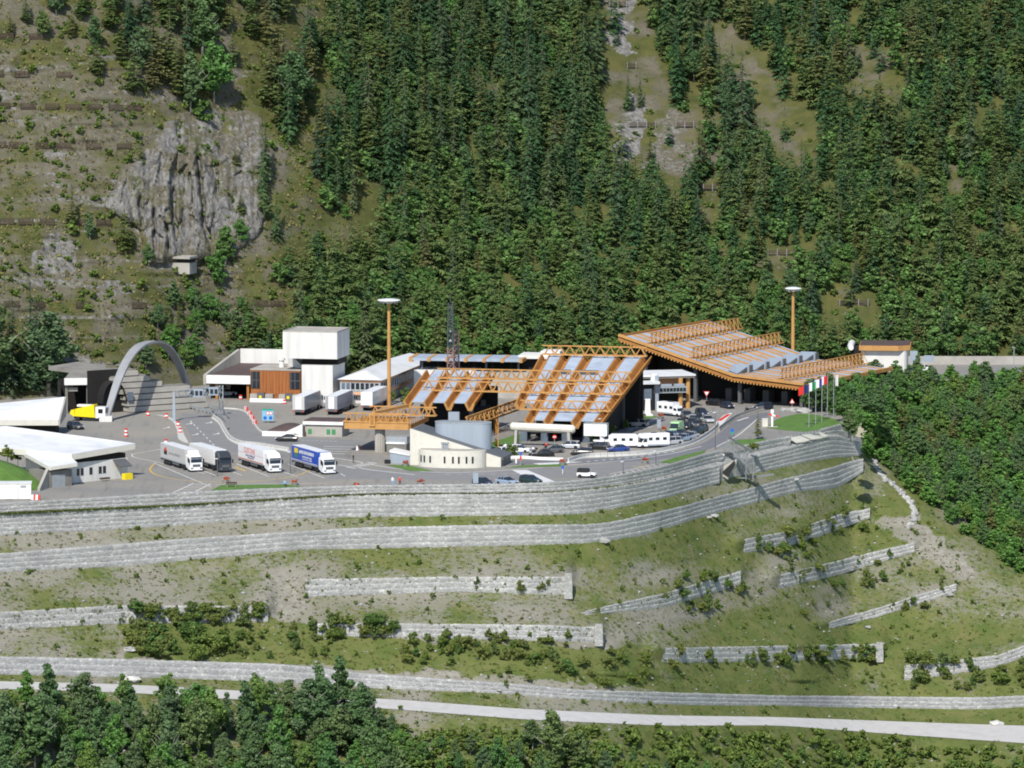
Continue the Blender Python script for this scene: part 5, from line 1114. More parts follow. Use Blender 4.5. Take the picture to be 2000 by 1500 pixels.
def text(par, s, size, mat, loc, rot, name='lettering'):
    cu = bpy.data.curves.new('txt', 'FONT'); cu.body = s; cu.size = size; cu.extrude = .004
    o = bpy.data.objects.new('txt', cu); C.objects.link(o); bpy.context.view_layer.update()
    me = bpy.data.meshes.new_from_object(o); bpy.data.objects.remove(o); me.materials.clear(); me.materials.append(mat)
    q = place(name, me, par, loc); q.rotation_euler = rot; return q
def truck(loc, ang, label, box, cab, deco=None, group=None, hub=False):
    t = thing('articulated_truck', label, 'truck', loc, ang, group)
    tb = MB().box(-8.25, 5.3, -1.25, 1.25, 1.2, 3.96).build('trailer_box', box, t)
    MB().box(-8.2, 5.25, -1.2, 1.2, 3.96, 4.0).build('trailer_roof', MAT['whiteroof'], tb)
    for sy in (-1, 1):
        MB().box(-8.25, 5.3, sy * 1.25 - .015, sy * 1.25 + .015, 1.1, 1.32).build('side_rail', MAT['steel'], tb)
        MB().box(-1.8, 1.8, sy * 1.15 - .03, sy * 1.15 + .03, .55, 1.05).build('side_guard', MAT['steel_dk'], t)
    for y in (-.6, .02): MB().box(-8.29, -8.251, y, y + .58, 1.35, 3.85).build('rear_door', MAT['whiteplastic'], tb)
    MB().box(-8.32, -8.2, -1.2, 1.2, .75, 1.1).build('rear_bumper', MAT['steel_dk'], t)
    for sy in (-1, 1): MB().box(-8.36, -8.32, sy * 1.0 - .18, sy * 1.0 + .18, .82, 1.0).build('tail_light', MAT['red'], t)
    MB().box(-8.0, 8.0, -.45, .45, .7, 1.08).build('chassis', MAT['black'], t)
    c = MB(); top = 3.75 if hub else 3.1
    c.loft([[(5.75, y, z) for y, z in ((-1.23, .9), (-1.23, top - .15), (-1.0, top), (1.0, top), (1.23, top - .15), (1.23, .9))],
            [(7.2, y, z) for y, z in ((-1.25, .45), (-1.25, top - .2), (-1.0, top - .02), (1.0, top - .02), (1.25, top - .2), (1.25, .45))],
            [(7.95, y, z) for y, z in ((-1.25, .4), (-1.25, 2.7), (-1.05, 2.85), (1.05, 2.85), (1.25, 2.7), (1.25, .4))],
            [(8.25, y, z) for y, z in ((-1.15, .4), (-1.15, 1.7), (-1.0, 1.75), (1.0, 1.75), (1.15, 1.7), (1.15, .4))]])
    cb = c.build('cab', cab, t)
    MB().hexa([(5.9, -1.05, top), (7.0, -1.05, top), (7.0, 1.05, top), (5.9, 1.05, top), (5.9, -1.0, 3.9), (6.2, -1.0, 3.9), (6.2, 1.0, 3.9), (5.9, 1.0, 3.9)]).build('roof_spoiler', cab, t)
    ws = MB().hexa([(8.255, -1.08, 1.78), (8.255, 1.08, 1.78), (8.2, 1.08, 1.75), (8.2, -1.08, 1.75), (7.99, -1.12, 2.68), (7.99, 1.12, 2.68), (7.9, 1.12, 2.68), (7.9, -1.12, 2.68)]).build('windscreen', MAT['glass'], cb)
    MB().hexa([(7.9, -1.1, 2.72), (7.9, 1.1, 2.72), (8.35, 1.1, 2.66), (8.35, -1.1, 2.66), (7.9, -1.1, 2.8), (7.9, 1.1, 2.8), (8.35, 1.1, 2.74), (8.35, -1.1, 2.74)]).build('sun_visor', MAT['black'], cb)
    for sy in (-1, 1):
        MB().hexa([(6.75, sy * 1.255, 1.8), (7.8, sy * 1.255, 1.8), (7.8, sy * 1.24, 1.8), (6.75, sy * 1.24, 1.8), (6.75, sy * 1.255, 2.6), (7.65, sy * 1.255, 2.6), (7.65, sy * 1.24, 2.6), (6.75, sy * 1.24, 2.6)]).build('side_window', MAT['glass'], cb)
        MB().box(8.0, 8.25, sy * 1.45 - .1, sy * 1.45 + .1, 1.75, 2.45).build('mirror', MAT['black'], t)
        MB().box(8.22, 8.3, sy * .9 - .22, sy * .9 + .22, .62, .85).build('headlight', MAT['paleglass'], t)
    MB().box(8.24, 8.29, -.75, .75, 1.0, 1.45).build('grille', MAT['steel_dk'], t); MB().box(8.2, 8.32, -1.15, 1.15, .35, .58).build('bumper', cab, t)
    for x in (-6.2, -4.9, -3.6, 4.4, 7.1):
        for sy in (-1, 1): wheel(t, 'truck', x, sy * 1.02)
    if deco: deco(tb)
    return t
hv = Vector((.40, -.917, 0)).normalized(); ha = math.atan2(hv.y, hv.x)
wht = paint('white', (.80, .80, .80)); gry = paint('pale_grey', (.48, .47, .46), .6)
def sideplate(tb, x0, x1, z0, z1, mat, name, y=-1.272):   # flat print on the visible side
    return MB().add([(x0, y, z0), (x1, y, z0), (x1, y, z1), (x0, y, z1)], [(0, 1, 2, 3)]).build(name, mat, tb)
def smallprint(tb, x0, x1, z0, h, mat, n):
    for k in range(n):
        a = x0 + (x1 - x0) * k / n; sideplate(tb, a, a + (x1 - x0) / n * random.uniform(.55, .8), z0, z0 + h * random.choice((.75, 1, 1)), mat, 'print_mark', -1.274)
def deco1(tb):
    sideplate(tb, -6.3, -4.6, 2.0, 2.7, MAT['black'], 'emblem_base'); MB().add([(-6.5, -1.274, 2.7), (-4.4, -1.274, 2.7), (-5.4, -1.274, 3.5)], [(0, 1, 2)]).build('emblem_triangle', MAT['red'], tb)
    smallprint(tb, -3.8, 2.8, 2.25, .45, M('faded_print', (.30, .29, .29), .7), 14)
def deco3(tb):
    text(tb, 'CUSTONE', 1.3, MAT['red'], (-5.2, -1.272, 2.75), (PI / 2, 0, 0)); dk = M('print_blue', (.05, .07, .2), .6)
    smallprint(tb, -4.2, .8, 2.1, .3, dk, 12); smallprint(tb, -3.2, .2, 1.72, .25, dk, 10)
    sideplate(tb, -8.2, 5.2, 1.36, 1.5, M('print_orange_red', (.62, .16, .06), .6), 'stripe'); sideplate(tb, -8.2, 5.2, 2.58, 2.62, MAT['red'], 'stripe')
def deco4(tb):
    sideplate(tb, -6.7, -4.9, 2.75, 3.65, MAT['yellow'], 'logo_square'); sideplate(tb, -6.5, -5.1, 1.95, 2.72, MAT['green_door'], 'logo_leaf')
    smallprint(tb, -4.3, 3.6, 2.85, .62, MAT['whiteplastic'], 13); smallprint(tb, -2.6, 2.4, 2.2, .3, MAT['whiteplastic'], 12); smallprint(tb, -2.6, 2.4, 1.8, .22, MAT['whiteplastic'], 14)
    sideplate(tb, -8.2, 5.2, 1.4, 1.5, MAT['whiteplastic'], 'stripe')
blu = paint('blue', (.02, .075, .42)); dkg = paint('dark_grey', (.035, .04, .048))
for (px, py, lb, bo, ca, de, hub) in ((384, 922, 'pale grey truck with a red emblem, leftmost of the four parked in front', gry, wht, deco1, False), (441, 923, 'white trailer truck with a dark grey cab, second from left in front', paint('cream_white', (.78, .77, .74)), dkg, None, True),
                             (538, 924, 'white truck with red lettering on its side, third from left in front', wht, wht, deco3, True), (644, 927, 'truck with a bright blue trailer and white cab, rightmost in front', blu, wht, deco4, False)):
    truck(G(px, py) - hv * 8.25, ha, lb, bo, ca, de, 'trucks parked in the front bays', hub)
rv_ = Vector((.205, .979, 0)); ra_ = math.atan2(rv_.y, rv_.x)
for (px, py, lb, bo) in ((583, 812, 'truck with white rear doors driving away, just right of the white tower', gry), (647, 811, 'grey sided truck driving away in front of the windowed white building', paint('mid_grey', (.30, .30, .33), .5)), (716, 803, 'white truck driving away behind the platform canopy', wht)):
    truck(G(px, py) + rv_ * 8.3, ra_, lb, bo, wht, None, 'trucks waiting at the back')
# yellow service truck by the portal
t = thing('service_truck', 'bright yellow service truck with white cab at the left foot of the arch', 'truck', G(178, 822), math.radians(-14))
yb = MB().hexa([(-3.4, -1.1, 1.0), (1.2, -1.1, .8), (1.2, 1.1, .8), (-3.4, 1.1, 1.0), (-3.0, -1.1, 2.5), (1.0, -1.1, 3.5), (1.0, 1.1, 3.5), (-3.0, 1.1, 2.5)]).build('tipper_body', MAT['yellow'], t)
MB().hexa([(-4.3, -.9, 1.5), (-3.4, -1.1, .9), (-3.4, 1.1, .9), (-4.3, .9, 1.5), (-4.0, -.9, 2.2), (-3.2, -1.1, 2.4), (-3.2, 1.1, 2.4), (-4.0, .9, 2.2)]).build('tail_hopper', MAT['yellow'], t)
MB().box(1.3, 3.4, -1.1, 1.1, .7, 3.0).build('cab', wht, t); MB().box(3.38, 3.44, -.95, .95, 1.7, 2.7).build('windscreen', MAT['glass'], t)
for sy in (-1, 1): MB().box(1.9, 2.9, sy * 1.1 - .02, sy * 1.1 + .02, 1.7, 2.6).build('side_window', MAT['glass'], t)
MB().box(-3.6, 3.2, -.4, .4, .5, .8).build('chassis', MAT['black'], t); MB().box(-2.8, .3, -.7, .7, 2.95, 3.35).build('white_load', MAT['white'], t)
for x in (-2.6, 2.3):
    for sy in (-1, 1): wheel(t, 'truck', x, sy * .95)
# motorhomes and caravan
def motorhome(px, py, hv, label, alcove=True, L=6.4):
    t = thing('motorhome', label, 'motorhome', G(px, py), math.atan2(hv[1], hv[0])); h = L / 2
    b = MB().loft([[(x, y, z) for y, z in ((-1.08, .45), (-1.12, 2.7), (-1.0, 2.85), (1.0, 2.85), (1.12, 2.7), (1.08, .45))] for x in (-h, h - 1.9)]).build('living_body', wht, t)
    if alcove:
        MB().loft([[(x, y, z) for y, z in ((-1.1, z0), (-1.1, 2.7 - dz), (-.95, 2.85 - dz), (.95, 2.85 - dz), (1.1, 2.7 - dz), (1.1, z0))] for x, z0, dz in ((h - 1.9, 1.95, 0), (h - .9, 1.95, .08), (h - .45, 2.1, .35))]).build('alcove', wht, t)
    c = MB().loft([ring(h - 1.9, .95, .4, 1.3, 1.9, .92), ring(h - 1.2, .95, .4, 1.2, 1.75 if alcove else 2.2, .92), ring(h - .75, .94, .4, 1.0, 1.1, .95), ring(h - .05, .88, .4, .85, .98), ring(h + .1, .75, .5, .65, .75)]).build('cab', wht, t)
    MB().hexa([(h - 1.22, -.86, 1.9), (h - .72, -.88, 1.13), (h - .72, .88, 1.13), (h - 1.22, .86, 1.9), (h - 1.15, -.86, 1.95), (h - .66, -.88, 1.16), (h - .66, .88, 1.16), (h - 1.15, .86, 1.95)]).build('windscreen', MAT['glass'], c)
    for sy in (-1, 1):
        MB().hexa([(h - 1.85, sy * .96, 1.2), (h - .95, sy * .96, 1.2), (h - .95, sy * .9, 1.2), (h - 1.85, sy * .9, 1.2), (h - 1.85, sy * .94, 1.75), (h - 1.3, sy * .94, 1.75), (h - 1.3, sy * .88, 1.75), (h - 1.85, sy * .88, 1.75)]).build('cab_window', MAT['glass'], c)
        for x in (-2.6, -1.1, .3): MB().box(x, x + .75, sy * 1.115 - .02, sy * 1.115 + .02, 1.55, 2.1).build('window', MAT['glass'], b)
        MB().box(-h + .05, h - 1.95, sy * 1.1 - .025, sy * 1.1 + .025, .5, .75).build('skirt', MAT['steel'], b)
        for x in (-1.7, h - .9): wheel(t, 'van', x, sy * .9)
        MB().box(h + .02, h + .12, sy * .6 - .15, sy * .6 + .15, .62, .8).build('headlight', MAT['paleglass'], t)
    MB().box(-.8, .2, -.4, .4, 2.85, 3.0).build('roof_hatch', MAT['steel_dk'], b); MB().box(-h - .04, -h, -.9, .9, .6, .9).build('rear_bumper', MAT['steel'], t)
    return t
motorhome(1312, 812, (.75, -.66), 'white motorhome just leaving the toll office, front to the right', False, 6.2)
motorhome(1274, 874, (-.96, -.28), 'white motorhome with a bulge over the cab, facing left beside the caravan', True, 6.4)
t = thing('caravan', 'white caravan with small dark windows behind the box sign post', 'caravan', G(1216, 874), math.radians(184))
MB().loft([[(x, y, z) for y, z in ((-1.05, z0), (-1.08, z1 - .3), (-.9, z1), (.9, z1), (1.08, z1 - .3), (1.05, z0))] for x, z0, z1 in ((-2.9, .7, 2.2), (-2.6, .45, 2.65), (2.0, .45, 2.7), (2.7, .5, 2.3), (2.95, .7, 1.6))]).build('body', wht, t)
for sy in (-1, 1):
    for x in (-1.9, -.4, 1.2): MB().box(x, x + .7, sy * 1.07 - .025, sy * 1.07 + .025, 1.4, 1.95).build('window', MAT['glass'], t)
    wheel(t, 'car', -.2, sy * .85)
MB().box(2.72, 2.95, -.7, .7, 1.55, 2.1).build('front_window', MAT['glass'], t); MB().beam((2.7, 0, .5), (4.2, 0, .45), .15).build('drawbar', MAT['steel_dk'], t); MB().lathe([(.1, 0), (.1, .5)], 8, (4.1, 0, 0)).build('jockey_wheel', MAT['tyre'], t)
MB().loft([[(x, y, z) for y, z in ((-1.0, .5), (-1.0, z1 - .1), (-.9, z1), (.9, z1), (1.0, z1 - .1), (1.0, .5))] for x, z1 in ((2.96, 1.6), (3.4, 1.5), (4.4, 2.2), (4.45, 2.2))]).build('front_locker', wht, t)
# cars
blk = paint('black', (.012, .012, .014)); slv = paint('silver', (.42, .44, .46)); sbl = paint('silver_blue', (.26, .33, .42)); dbl = paint('deep_blue', (.02, .05, .22)); dgn = paint('dark_green', (.02, .045, .04)); mgy = paint('graphite', (.09, .095, .10)); lgn = paint('pale_green', (.40, .68, .34)); dkb = paint('night_blue', (.02, .025, .05)); beg = paint('beige', (.42, .40, .36))
CARS = [
 ('wagon', mgy, 1342, 817, (.25, -.97), 'dark estate car right behind the motorhome, first of the left file'), ('hatch', slv, 1354, 824, (.1, -1), 'silver hatchback between the dark cars of the left file'),
 ('wagon', dkb, 1371, 812, (.3, -.95), 'dark blue car at the head of the right file'), ('hatch', slv, 1382, 825, (.3, -.95), 'silver hatchback second in the right file'),
 ('hatch', blk, 1371, 843, (-.35, -.94), 'black hatchback alone near the barrier curve'), ('sedan', blk, 1341, 838, (-.3, -.95), 'black saloon beside the pale green van'), ('wagon', mgy, 1351, 831, (-.25, -.97), 'graphite estate just behind the black saloon'),
 ('wagon', dgn, 1360, 848, (-.5, -.87), 'dark green estate in the curve of the queue'), ('sedan', slv, 1349, 857, (-.55, -.83), 'silver saloon in the curve of the queue nearest the barrier'), ('sedan', sbl, 1334, 861, (-.7, -.71), 'silver-blue saloon following the queue round the curve'),
 ('hatch', sbl, 1308, 855, (-.6, -.8), 'blue-grey hatchback in front of the pale green van'), ('wagon', slv, 1312, 868, (-.85, -.53), 'silver estate directly right of the white motorhome'),
 ('sedan', dbl, 1207, 882, (-.98, -.2), 'deep blue car beside the caravan at the white barrier'), ('wagon', blk, 1136, 889, (-.96, .1), 'big black estate at the start of the white barrier'), ('wagon', blk, 1169, 878, (-.9, .3), 'black car with a white roof box left of the caravan'),
 ('wagon', slv, 1112, 876, (-.95, .2), 'white-silver estate under the concrete beam'), ('sedan', blk, 1060, 891, (-.97, -.15), 'black saloon among the motorcycles'), ('hatch', wht, 1016, 883, (.9, -.3), 'white hatchback left of the motorcycles'), ('hatch', wht, 990, 887, (.9, .3), 'white car half behind the stone building end'),
 ('wagon', beg, 1245, 833, (-.96, .2), 'beige-silver estate parked near the white stele'), ('sedan', blk, 1398, 792, (.75, -.6), 'black saloon coming out of the striped roof hall'),
 ('wagon', dkb, 944, 949, (.7, -.7), 'dark car half hidden behind the parapet, left of three'), ('sedan', sbl, 990, 946, (.8, -.6), 'silver-blue car behind the parapet, middle of three'), ('wagon', dgn, 1037, 944, (.8, -.6), 'dark green car behind the parapet, right of three'),
 ('sedan', blk, 560, 862, (-.98, .15), 'black saloon driving left behind the blue truck'), ('wagon', wht, 443, 773, (.98, .1), 'white car under the garage columns of the depot'), ('wagon', mgy, 148, 838, (.6, -.8), 'dark car in the shade below the yellow service truck'), ('sedan', wht, 1805, 724, (.9, .3), 'white car on the far right road'),
 ('wagon', dkb, 1490, 800, (-.8, -.6), 'dark car passing the lawn by the barrier stones'), ('sedan', mgy, 1275, 792, (-.4, -.9), 'dark saloon in the shade under the toll office'),
 ('sedan', dkb, 1330, 831, (-.1, -1), 'night blue saloon between the motorhome and the pale green van'), ('hatch', mgy, 1362, 834, (-.2, -.97), 'graphite hatchback at the right edge of the queue'), ('sedan', mgy, 1328, 852, (-.5, -.86), 'graphite saloon left of the silver-blue one'), ('wagon', blk, 1296, 862, (-.8, -.6), 'black estate just behind the white motorhome'), ('hatch', dgn, 1360, 822, (.2, -.98), 'dark green hatchback between the two files'), ('sedan', dkb, 1420, 797, (.4, -.9), 'night blue saloon in the mouth of the striped roof hall'), ('hatch', mgy, 1080, 884, (-.9, -.2), 'graphite hatchback between the black cars of the car park'),
 ('van', lgn, 1321, 846, (-.3, -.95), 'pale green van in the middle of the queue'), ('jeep', wht, 1146, 933, (.95, -.25), 'white open off-roader with black soft top by the parapet')]
for a in CARS: car(*a)
rb = [o for o in C.objects if o.get('label', '').startswith('black car with a white roof box')][0]; MB().loft([[(x, y * w_, z) for y, z in ((-.4, 1.6), (-.36, 1.88), (.36, 1.88), (.4, 1.6))] for x, w_ in ((-1.2, .8), (-.6, 1), (.6, 1), (1.0, .6))]).build('roof_box', wht, rb)
# motorcycles
def moto_meshes():
    f = MB(); f.tube([(-.62, 0, .3), (-.1, 0, .5), (.3, 0, .55), (.62, 0, .3)], .06, 6); f.tube([(.62, 0, .3), (.38, 0, .95)], .05, 6); f.box(-.2, .25, -.16, .16, .3, .62)
    fa = MB(); fa.loft([[(x, y * w_, z) for y, z in ((-.22, z0), (-.26, (z0 + z1) / 2), (-.14, z1), (.14, z1), (.26, (z0 + z1) / 2), (.22, z0))] for x, z0, z1, w_ in ((-.1, .6, .9, .7), (.25, .5, 1.0, 1.0), (.55, .6, 1.15, 1.1), (.72, .75, 1.05, .6))])
    se = MB().hexa([(-.95, -.16, .78), (-.08, -.18, .74), (-.08, .18, .74), (-.95, .16, .78), (-.95, -.14, .9), (-.1, -.15, .84), (-.1, .15, .84), (-.95, .14, .9)]).box(-1.05, -.6, -.42, -.18, .5, .85).box(-1.05, -.6, .18, .42, .5, .85)
    hb = MB().tube([(.3, -.38, 1.02), (.42, 0, 1.0), (.3, .38, 1.02)], .03, 6); sc = MB().hexa([(.5, -.18, 1.1), (.66, -.15, 1.08), (.66, .15, 1.08), (.5, .18, 1.1), (.38, -.16, 1.42), (.42, -.14, 1.42), (.42, .14, 1.42), (.38, .16, 1.42)])
    return f.mesh('frame', MAT['steel_dk']), fa.mesh('fairing', MAT['white'], True), se.mesh('seat_and_cases', MAT['black']), hb.mesh('handlebar', MAT['black']), sc.mesh('windshield', MAT['paleglass'])
MM = moto_meshes()
for i, (px, py, hv_, col, lb) in enumerate([(984, 878, (.7, -.7), wht, 'white motorcycle nearest to the orange pole'), (1000, 879, (.6, -.8), wht, 'white motorcycle next to the white hatchback'), (1043, 884, (-.3, -.9), wht, 'white motorcycle just above the black saloon'), (1038, 891, (-.5, -.8), slv, 'silver motorcycle at the left bumper of the black saloon'), (1066, 876, (.2, -1), MAT['red'], 'red motorcycle right of the white ones under the concrete beam'), (1096, 882, (-.4, -.9), wht, 'white motorcycle left of the big black estate'), (1462, 806, (-.9, -.4), blk, 'black motorcycle on the road beside the small tree')]):
    t = thing('motorcycle', lb, 'motorcycle', G(px, py), math.atan2(hv_[1], hv_[0]), 'motorcycles in the car park'); place('frame', MM[0], t); objmat(place('fairing', MM[1], t), col); place('seat_and_cases', MM[2], t); place('handlebar', MM[3], t); place('windshield', MM[4], t)
    for x in (-.68, .68): wheel(t, 'moto', x, 0)
# ------------------------------------------------------------------ paint on the plaza
def strip(pts, w, mat, name, z=.012, par=None):
    P = [G(*p) if len(p) == 2 else Vector(p) for p in pts]; v = []; f = []
    for i, p in enumerate(P):
        d = (P[min(i + 1, len(P) - 1)] - P[max(i - 1, 0)]); d.z = 0; d.normalize(); n = Vector((-d.y, d.x, 0)) * w / 2
        v += [(p.x + n.x, p.y + n.y, z), (p.x - n.x, p.y - n.y, z)]
        if i: k = len(v); f.append((k - 4, k - 3, k - 1, k - 2))
    return MB().add(v, f).build(name, MAT[mat], par or plaza)
def poly(pts, mat, name, z=.012, par=None): return MB().add([tuple(G(*p).xy) + (z,) for p in pts], [tuple(range(len(pts)))]).build(name, MAT[mat], par or plaza)
def curve(pts, n=8):             # Catmull-Rom through image points
    P = [Vector(p) for p in pts]; P = [P[0] * 2 - P[1]] + P + [P[-1] * 2 - P[-2]]; out = []
    for i in range(1, len(P) - 2):
        for k in range(n):
            t = k / n; a, b, c, d = P[i - 1:i + 3]
            out.append(tuple(.5 * ((2 * b) + (c - a) * t + (2 * a - 5 * b + 4 * c - d) * t * t + (3 * b - a - 3 * c + d) * t ** 3)))
    return out + [tuple(P[-2])]
MAT['dark_asphalt'] = M('dark_asphalt', (.155, .157, .165), .9, .1, .3, fine=.06)
MAT['mid_asphalt'] = M('mid_asphalt', (.205, .203, .20), .9, .1, .3, fine=.06)
poly(curve([(345, 822), (362, 832), (372, 850), (385, 868), (470, 884), (470, 872), (452, 862), (440, 846), (430, 829), (400, 812), (360, 806)], 4), 'mid_asphalt', 'lane_surface', .004)
poly(curve([(440, 800), (476, 804), (488, 818), (500, 838), (530, 851), (700, 862), (735, 880), (560, 876), (480, 868), (452, 850), (440, 828)], 4), 'mid_asphalt', 'lane_surface', .004)
poly(curve([(990, 900), (1150, 896), (1300, 884), (1380, 862), (1440, 820), (1490, 806), (1500, 812), (1450, 838), (1400, 872), (1300, 896), (1150, 905), (990, 908)], 4), 'dark_asphalt', 'lane_surface', .004)
poly([(640, 935), (900, 938), (1150, 932), (1290, 906), (1290, 898), (1150, 908), (950, 921), (760, 921), (660, 905)], 'mid_asphalt', 'lane_surface', .004)
poly([(1000, 918), (1030, 918), (1090, 943), (1050, 944)], 'mark_white', 'crossing_band', .010)
for a, b in (((300, 904), (412, 951)), ((398, 920), (422, 929)), ((455, 922), (472, 928)), ((462, 906), (526, 931)), ((552, 921), (580, 931)), ((562, 906), (634, 934)), ((660, 922), (674, 930)), ((420, 905), (440, 915))): strip([a, b], .22, 'mark_white', 'bay_line')
strip(curve([(300, 907), (293, 918), (310, 929), (360, 938), (440, 942), (520, 938), (575, 930), (607, 918)]), .3, 'mark_yellow', 'yellow_guide_line')
strip([(458, 912), (480, 920)], .45, 'mark_yellow', 'yellow_bar')
strip(curve([(420, 947), (480, 946), (560, 945), (640, 944)]), .25, 'mark_white', 'edge_line')
strip([(330, 966), (378, 944)], .3, 'mark_white', 'hatch_edge'); strip([(368, 967), (412, 945)], .3, 'mark_white', 'hatch_edge')
for k in range(6): strip([(336 + k * 8, 963 - k * 3.5), (374 + k * 7, 964 - k * 3.6)], .28, 'mark_white', 'hatch_bar')
strip(curve([(257, 887), (262, 893), (290, 899), (330, 908), (400, 925)]), .22, 'mark_white', 'edge_line'); strip([(257, 887), (300, 880), (340, 872)], .22, 'mark_white', 'edge_line')
for i in range(8): strip([(372 + i * 6.2, 822 + i * 6.4), (374.5 + i * 6.2, 825 + i * 6.4)], .22, 'mark_white', 'lane_dash')
for (px, py) in ((368, 828), (380, 849), (407, 826), (421, 848), (324, 836)):
    strip([(px - 5, py + 1), (px + 5, py - 1)], .45, 'mark_white', 'arrow_shaft'); poly([(px + 4, py - 3), (px + 9, py - 1.6), (px + 4, py + 1)], 'mark_white', 'arrow_head', .014)
strip(curve([(660, 908), (690, 912), (720, 917), (760, 922), (810, 927)]), .45, 'mark_white', 'edge_line'); strip(curve([(640, 893), (690, 900), (735, 909), (790, 917), (860, 923), (950, 921), (1060, 913)]), .35, 'mark_white', 'edge_line')
for k in range(7): strip([(676 + k * 7, 912 - k * 1.6), (694 + k * 7, 915 - k * 1.6)], .5, 'mark_white', 'zebra_bar')
for k in range(4): strip([(632, 872 + k * 4.5), (690 - k * 5, 873 + k * 4.5)], .42, 'mark_white', 'lane_line')
for k in range(9): strip([(580 + k * 9, 859 + k * .35), (586 + k * 9, 859.3 + k * .35)], .3, 'mark_white', 'lane_dash')
for k in range(12): strip([(1146 + k * 15, 901.5 - k * 1.35 - (max(0, k - 6)) * .9), (1153 + k * 15, 900.6 - k * 1.35 - (max(0, k - 6)) * .9)], .5, 'mark_white', 'block_marking')
strip(curve([(990, 912), (1090, 909), (1200, 901), (1300, 888), (1370, 872)]), .3, 'mark_white', 'edge_line')
for k in range(10): strip([(1200 + k * 11, 926 - k * 2.3), (1206 + k * 11, 929 - k * 2.5)], .25, 'mark_white', 'bay_line')
strip([(1190, 926), (1320, 898)], .22, 'mark_white', 'bay_line')
for k in range(3): strip([(1236 + k * 10, 912 - k * 1.0), (1250 + k * 10, 911 - k * 1.2)], .4, 'mark_yellow', 'yellow_bay')
for k in range(8): strip([(870 + k * 22, 927 - k * .3), (880 + k * 22, 927 - k * .3)], .2, 'mark_white', 'lane_dash')
poly([(1040, 905), (1110, 902), (1140, 902), (1060, 909)], 'mark_white', 'painted_island', .009)
poly(curve([(1398, 826), (1412, 812), (1430, 806), (1420, 818), (1404, 836)], 3), 'mark_white', 'painted_island', .009); strip([(1404, 822), (1424, 809)], .9, 'red', 'red_band', .016)
strip(curve([(1400, 872), (1440, 851), (1468, 828), (1480, 818)]), .25, 'mark_white', 'edge_line'); strip([(1440, 822), (1462, 815)], .5, 'mark_white', 'lane_line')
for k in range(6): strip([(1220 + k * 9, 838 - k * .6), (1230 + k * 9, 836 - k * .6)], .35, 'mark_white', 'bay_line')
for k in range(9): strip([(1342 + k * 11, 804 - k * .1), (1348 + k * 11, 803.6 - k * .1)], .35, 'mark_white', 'lane_dash')
strip([(1225, 842), (1290, 815)], .25, 'mark_white', 'bay_line')
poly(curve([(300, 810), (322, 815), (338, 824), (346, 842), (349, 858), (368, 866), (360, 850), (354, 834), (342, 821), (326, 812)], 3), 'kerb', 'traffic_island', .03)
# lawns
def lawn(pts, z=.03): return struct(MB().add([tuple(G(*p).xy) + (z + random.uniform(0, .0),) for p in pts], [tuple(range(len(pts)))]).build('lawn', MAT['lawn']))
lawn(curve([(1497, 836), (1512, 822), (1540, 812), (1575, 808), (1620, 816), (1642, 826), (1625, 836), (1580, 843), (1535, 841)], 4))
lawn([(1425, 866), (1440, 859), (1492, 857), (1500, 860), (1455, 871)]); lawn([(408, 961), (432, 947), (560, 946), (600, 952), (470, 957)], .02); lawn([(752, 908), (800, 909), (848, 921), (800, 920)], .03); lawn([(985, 914), (1020, 909), (1110, 906), (1100, 911)], .03); lawn([(1285, 904), (1320, 893), (1380, 879), (1375, 885), (1310, 905)], .03); lawn([(956, 866), (1010, 848), (1040, 852), (985, 880), (958, 876)], .03); lawn([(1248, 818), (1270, 811), (1288, 813), (1262, 820)], .03)
# grass berm at the left edge
b = MB(); rings = []
for k in range(13):
    u = k / 12; c = G(-30 + 118 * u, 958 - 4 * u); hgt = 5.2 * (1 - u ** 1.5)
    rings.append([(c.x, c.y - 3, -.1), (c.x, c.y - 1, hgt * .55), (c.x, c.y + 3, hgt), (c.x, c.y + 9, hgt * .9 + .2), (c.x, c.y + 12, -.1)])
struct(b.loft(rings, close=False).build('grass_berm', MAT['lawn'], None, None, True))
# ------------------------------------------------------------------ kerbs, barriers, rails
def barrier(pts, h, w, mat, name, label, cat, seg=False):
    P = [G(*p) for p in pts]; o = P[len(P) // 2].copy(); t = thing(name, label, cat, o)
    for i, (p, q) in enumerate(zip(P, P[1:])):
        d = (q - p); l = d.length; d.normalize(); n = Vector((-d.y, d.x, 0)); a = p - o; c = q - o
        pr = [(-.5 * w, 0), (-.5 * w, .15 * h), (-.22 * w, .4 * h), (-.18 * w, h), (.18 * w, h), (.22 * w, .4 * h), (.5 * w, .15 * h), (.5 * w, 0)]
        MB().loft([[a + d * (.02 if seg else 0) + n * x + Vector((0, 0, z)) for x, z in pr], [c - d * (.06 if seg else 0) + n * x + Vector((0, 0, z)) for x, z in pr]]).build('barrier_unit', MAT[mat], t)
    return t
barrier(curve([(416, 817), (430, 828), (439, 844), (451, 860), (472, 869), (502, 872), (540, 878), (564, 882)], 4), .85, .7, 'kerb', 'concrete_barrier', 'curving pale concrete barrier between the lanes behind the trucks', 'barrier', True)
barrier(curve([(438, 798), (470, 801), (487, 811), (497, 827), (508, 841), (532, 850), (592, 853)], 4), .25, .4, 'kerb', 'kerb', 'curving pale kerb along the lane in front of the lens mound', 'kerb')
barrier(curve([(1110, 904), (1128, 898), (1150, 894), (1200, 892), (1260, 888), (1320, 878), (1362, 864), (1395, 842), (1402, 830)], 4), .9, .6, 'kerb', 'concrete_barrier', 'long white concrete barrier curving round the queue of cars', 'barrier', True)
barrier(curve([(985, 896), (1020, 895), (1060, 898), (1100, 899)], 4), .5, .8, 'white', 'kerb', 'white kerb at the car park exit left of the long barrier', 'kerb')
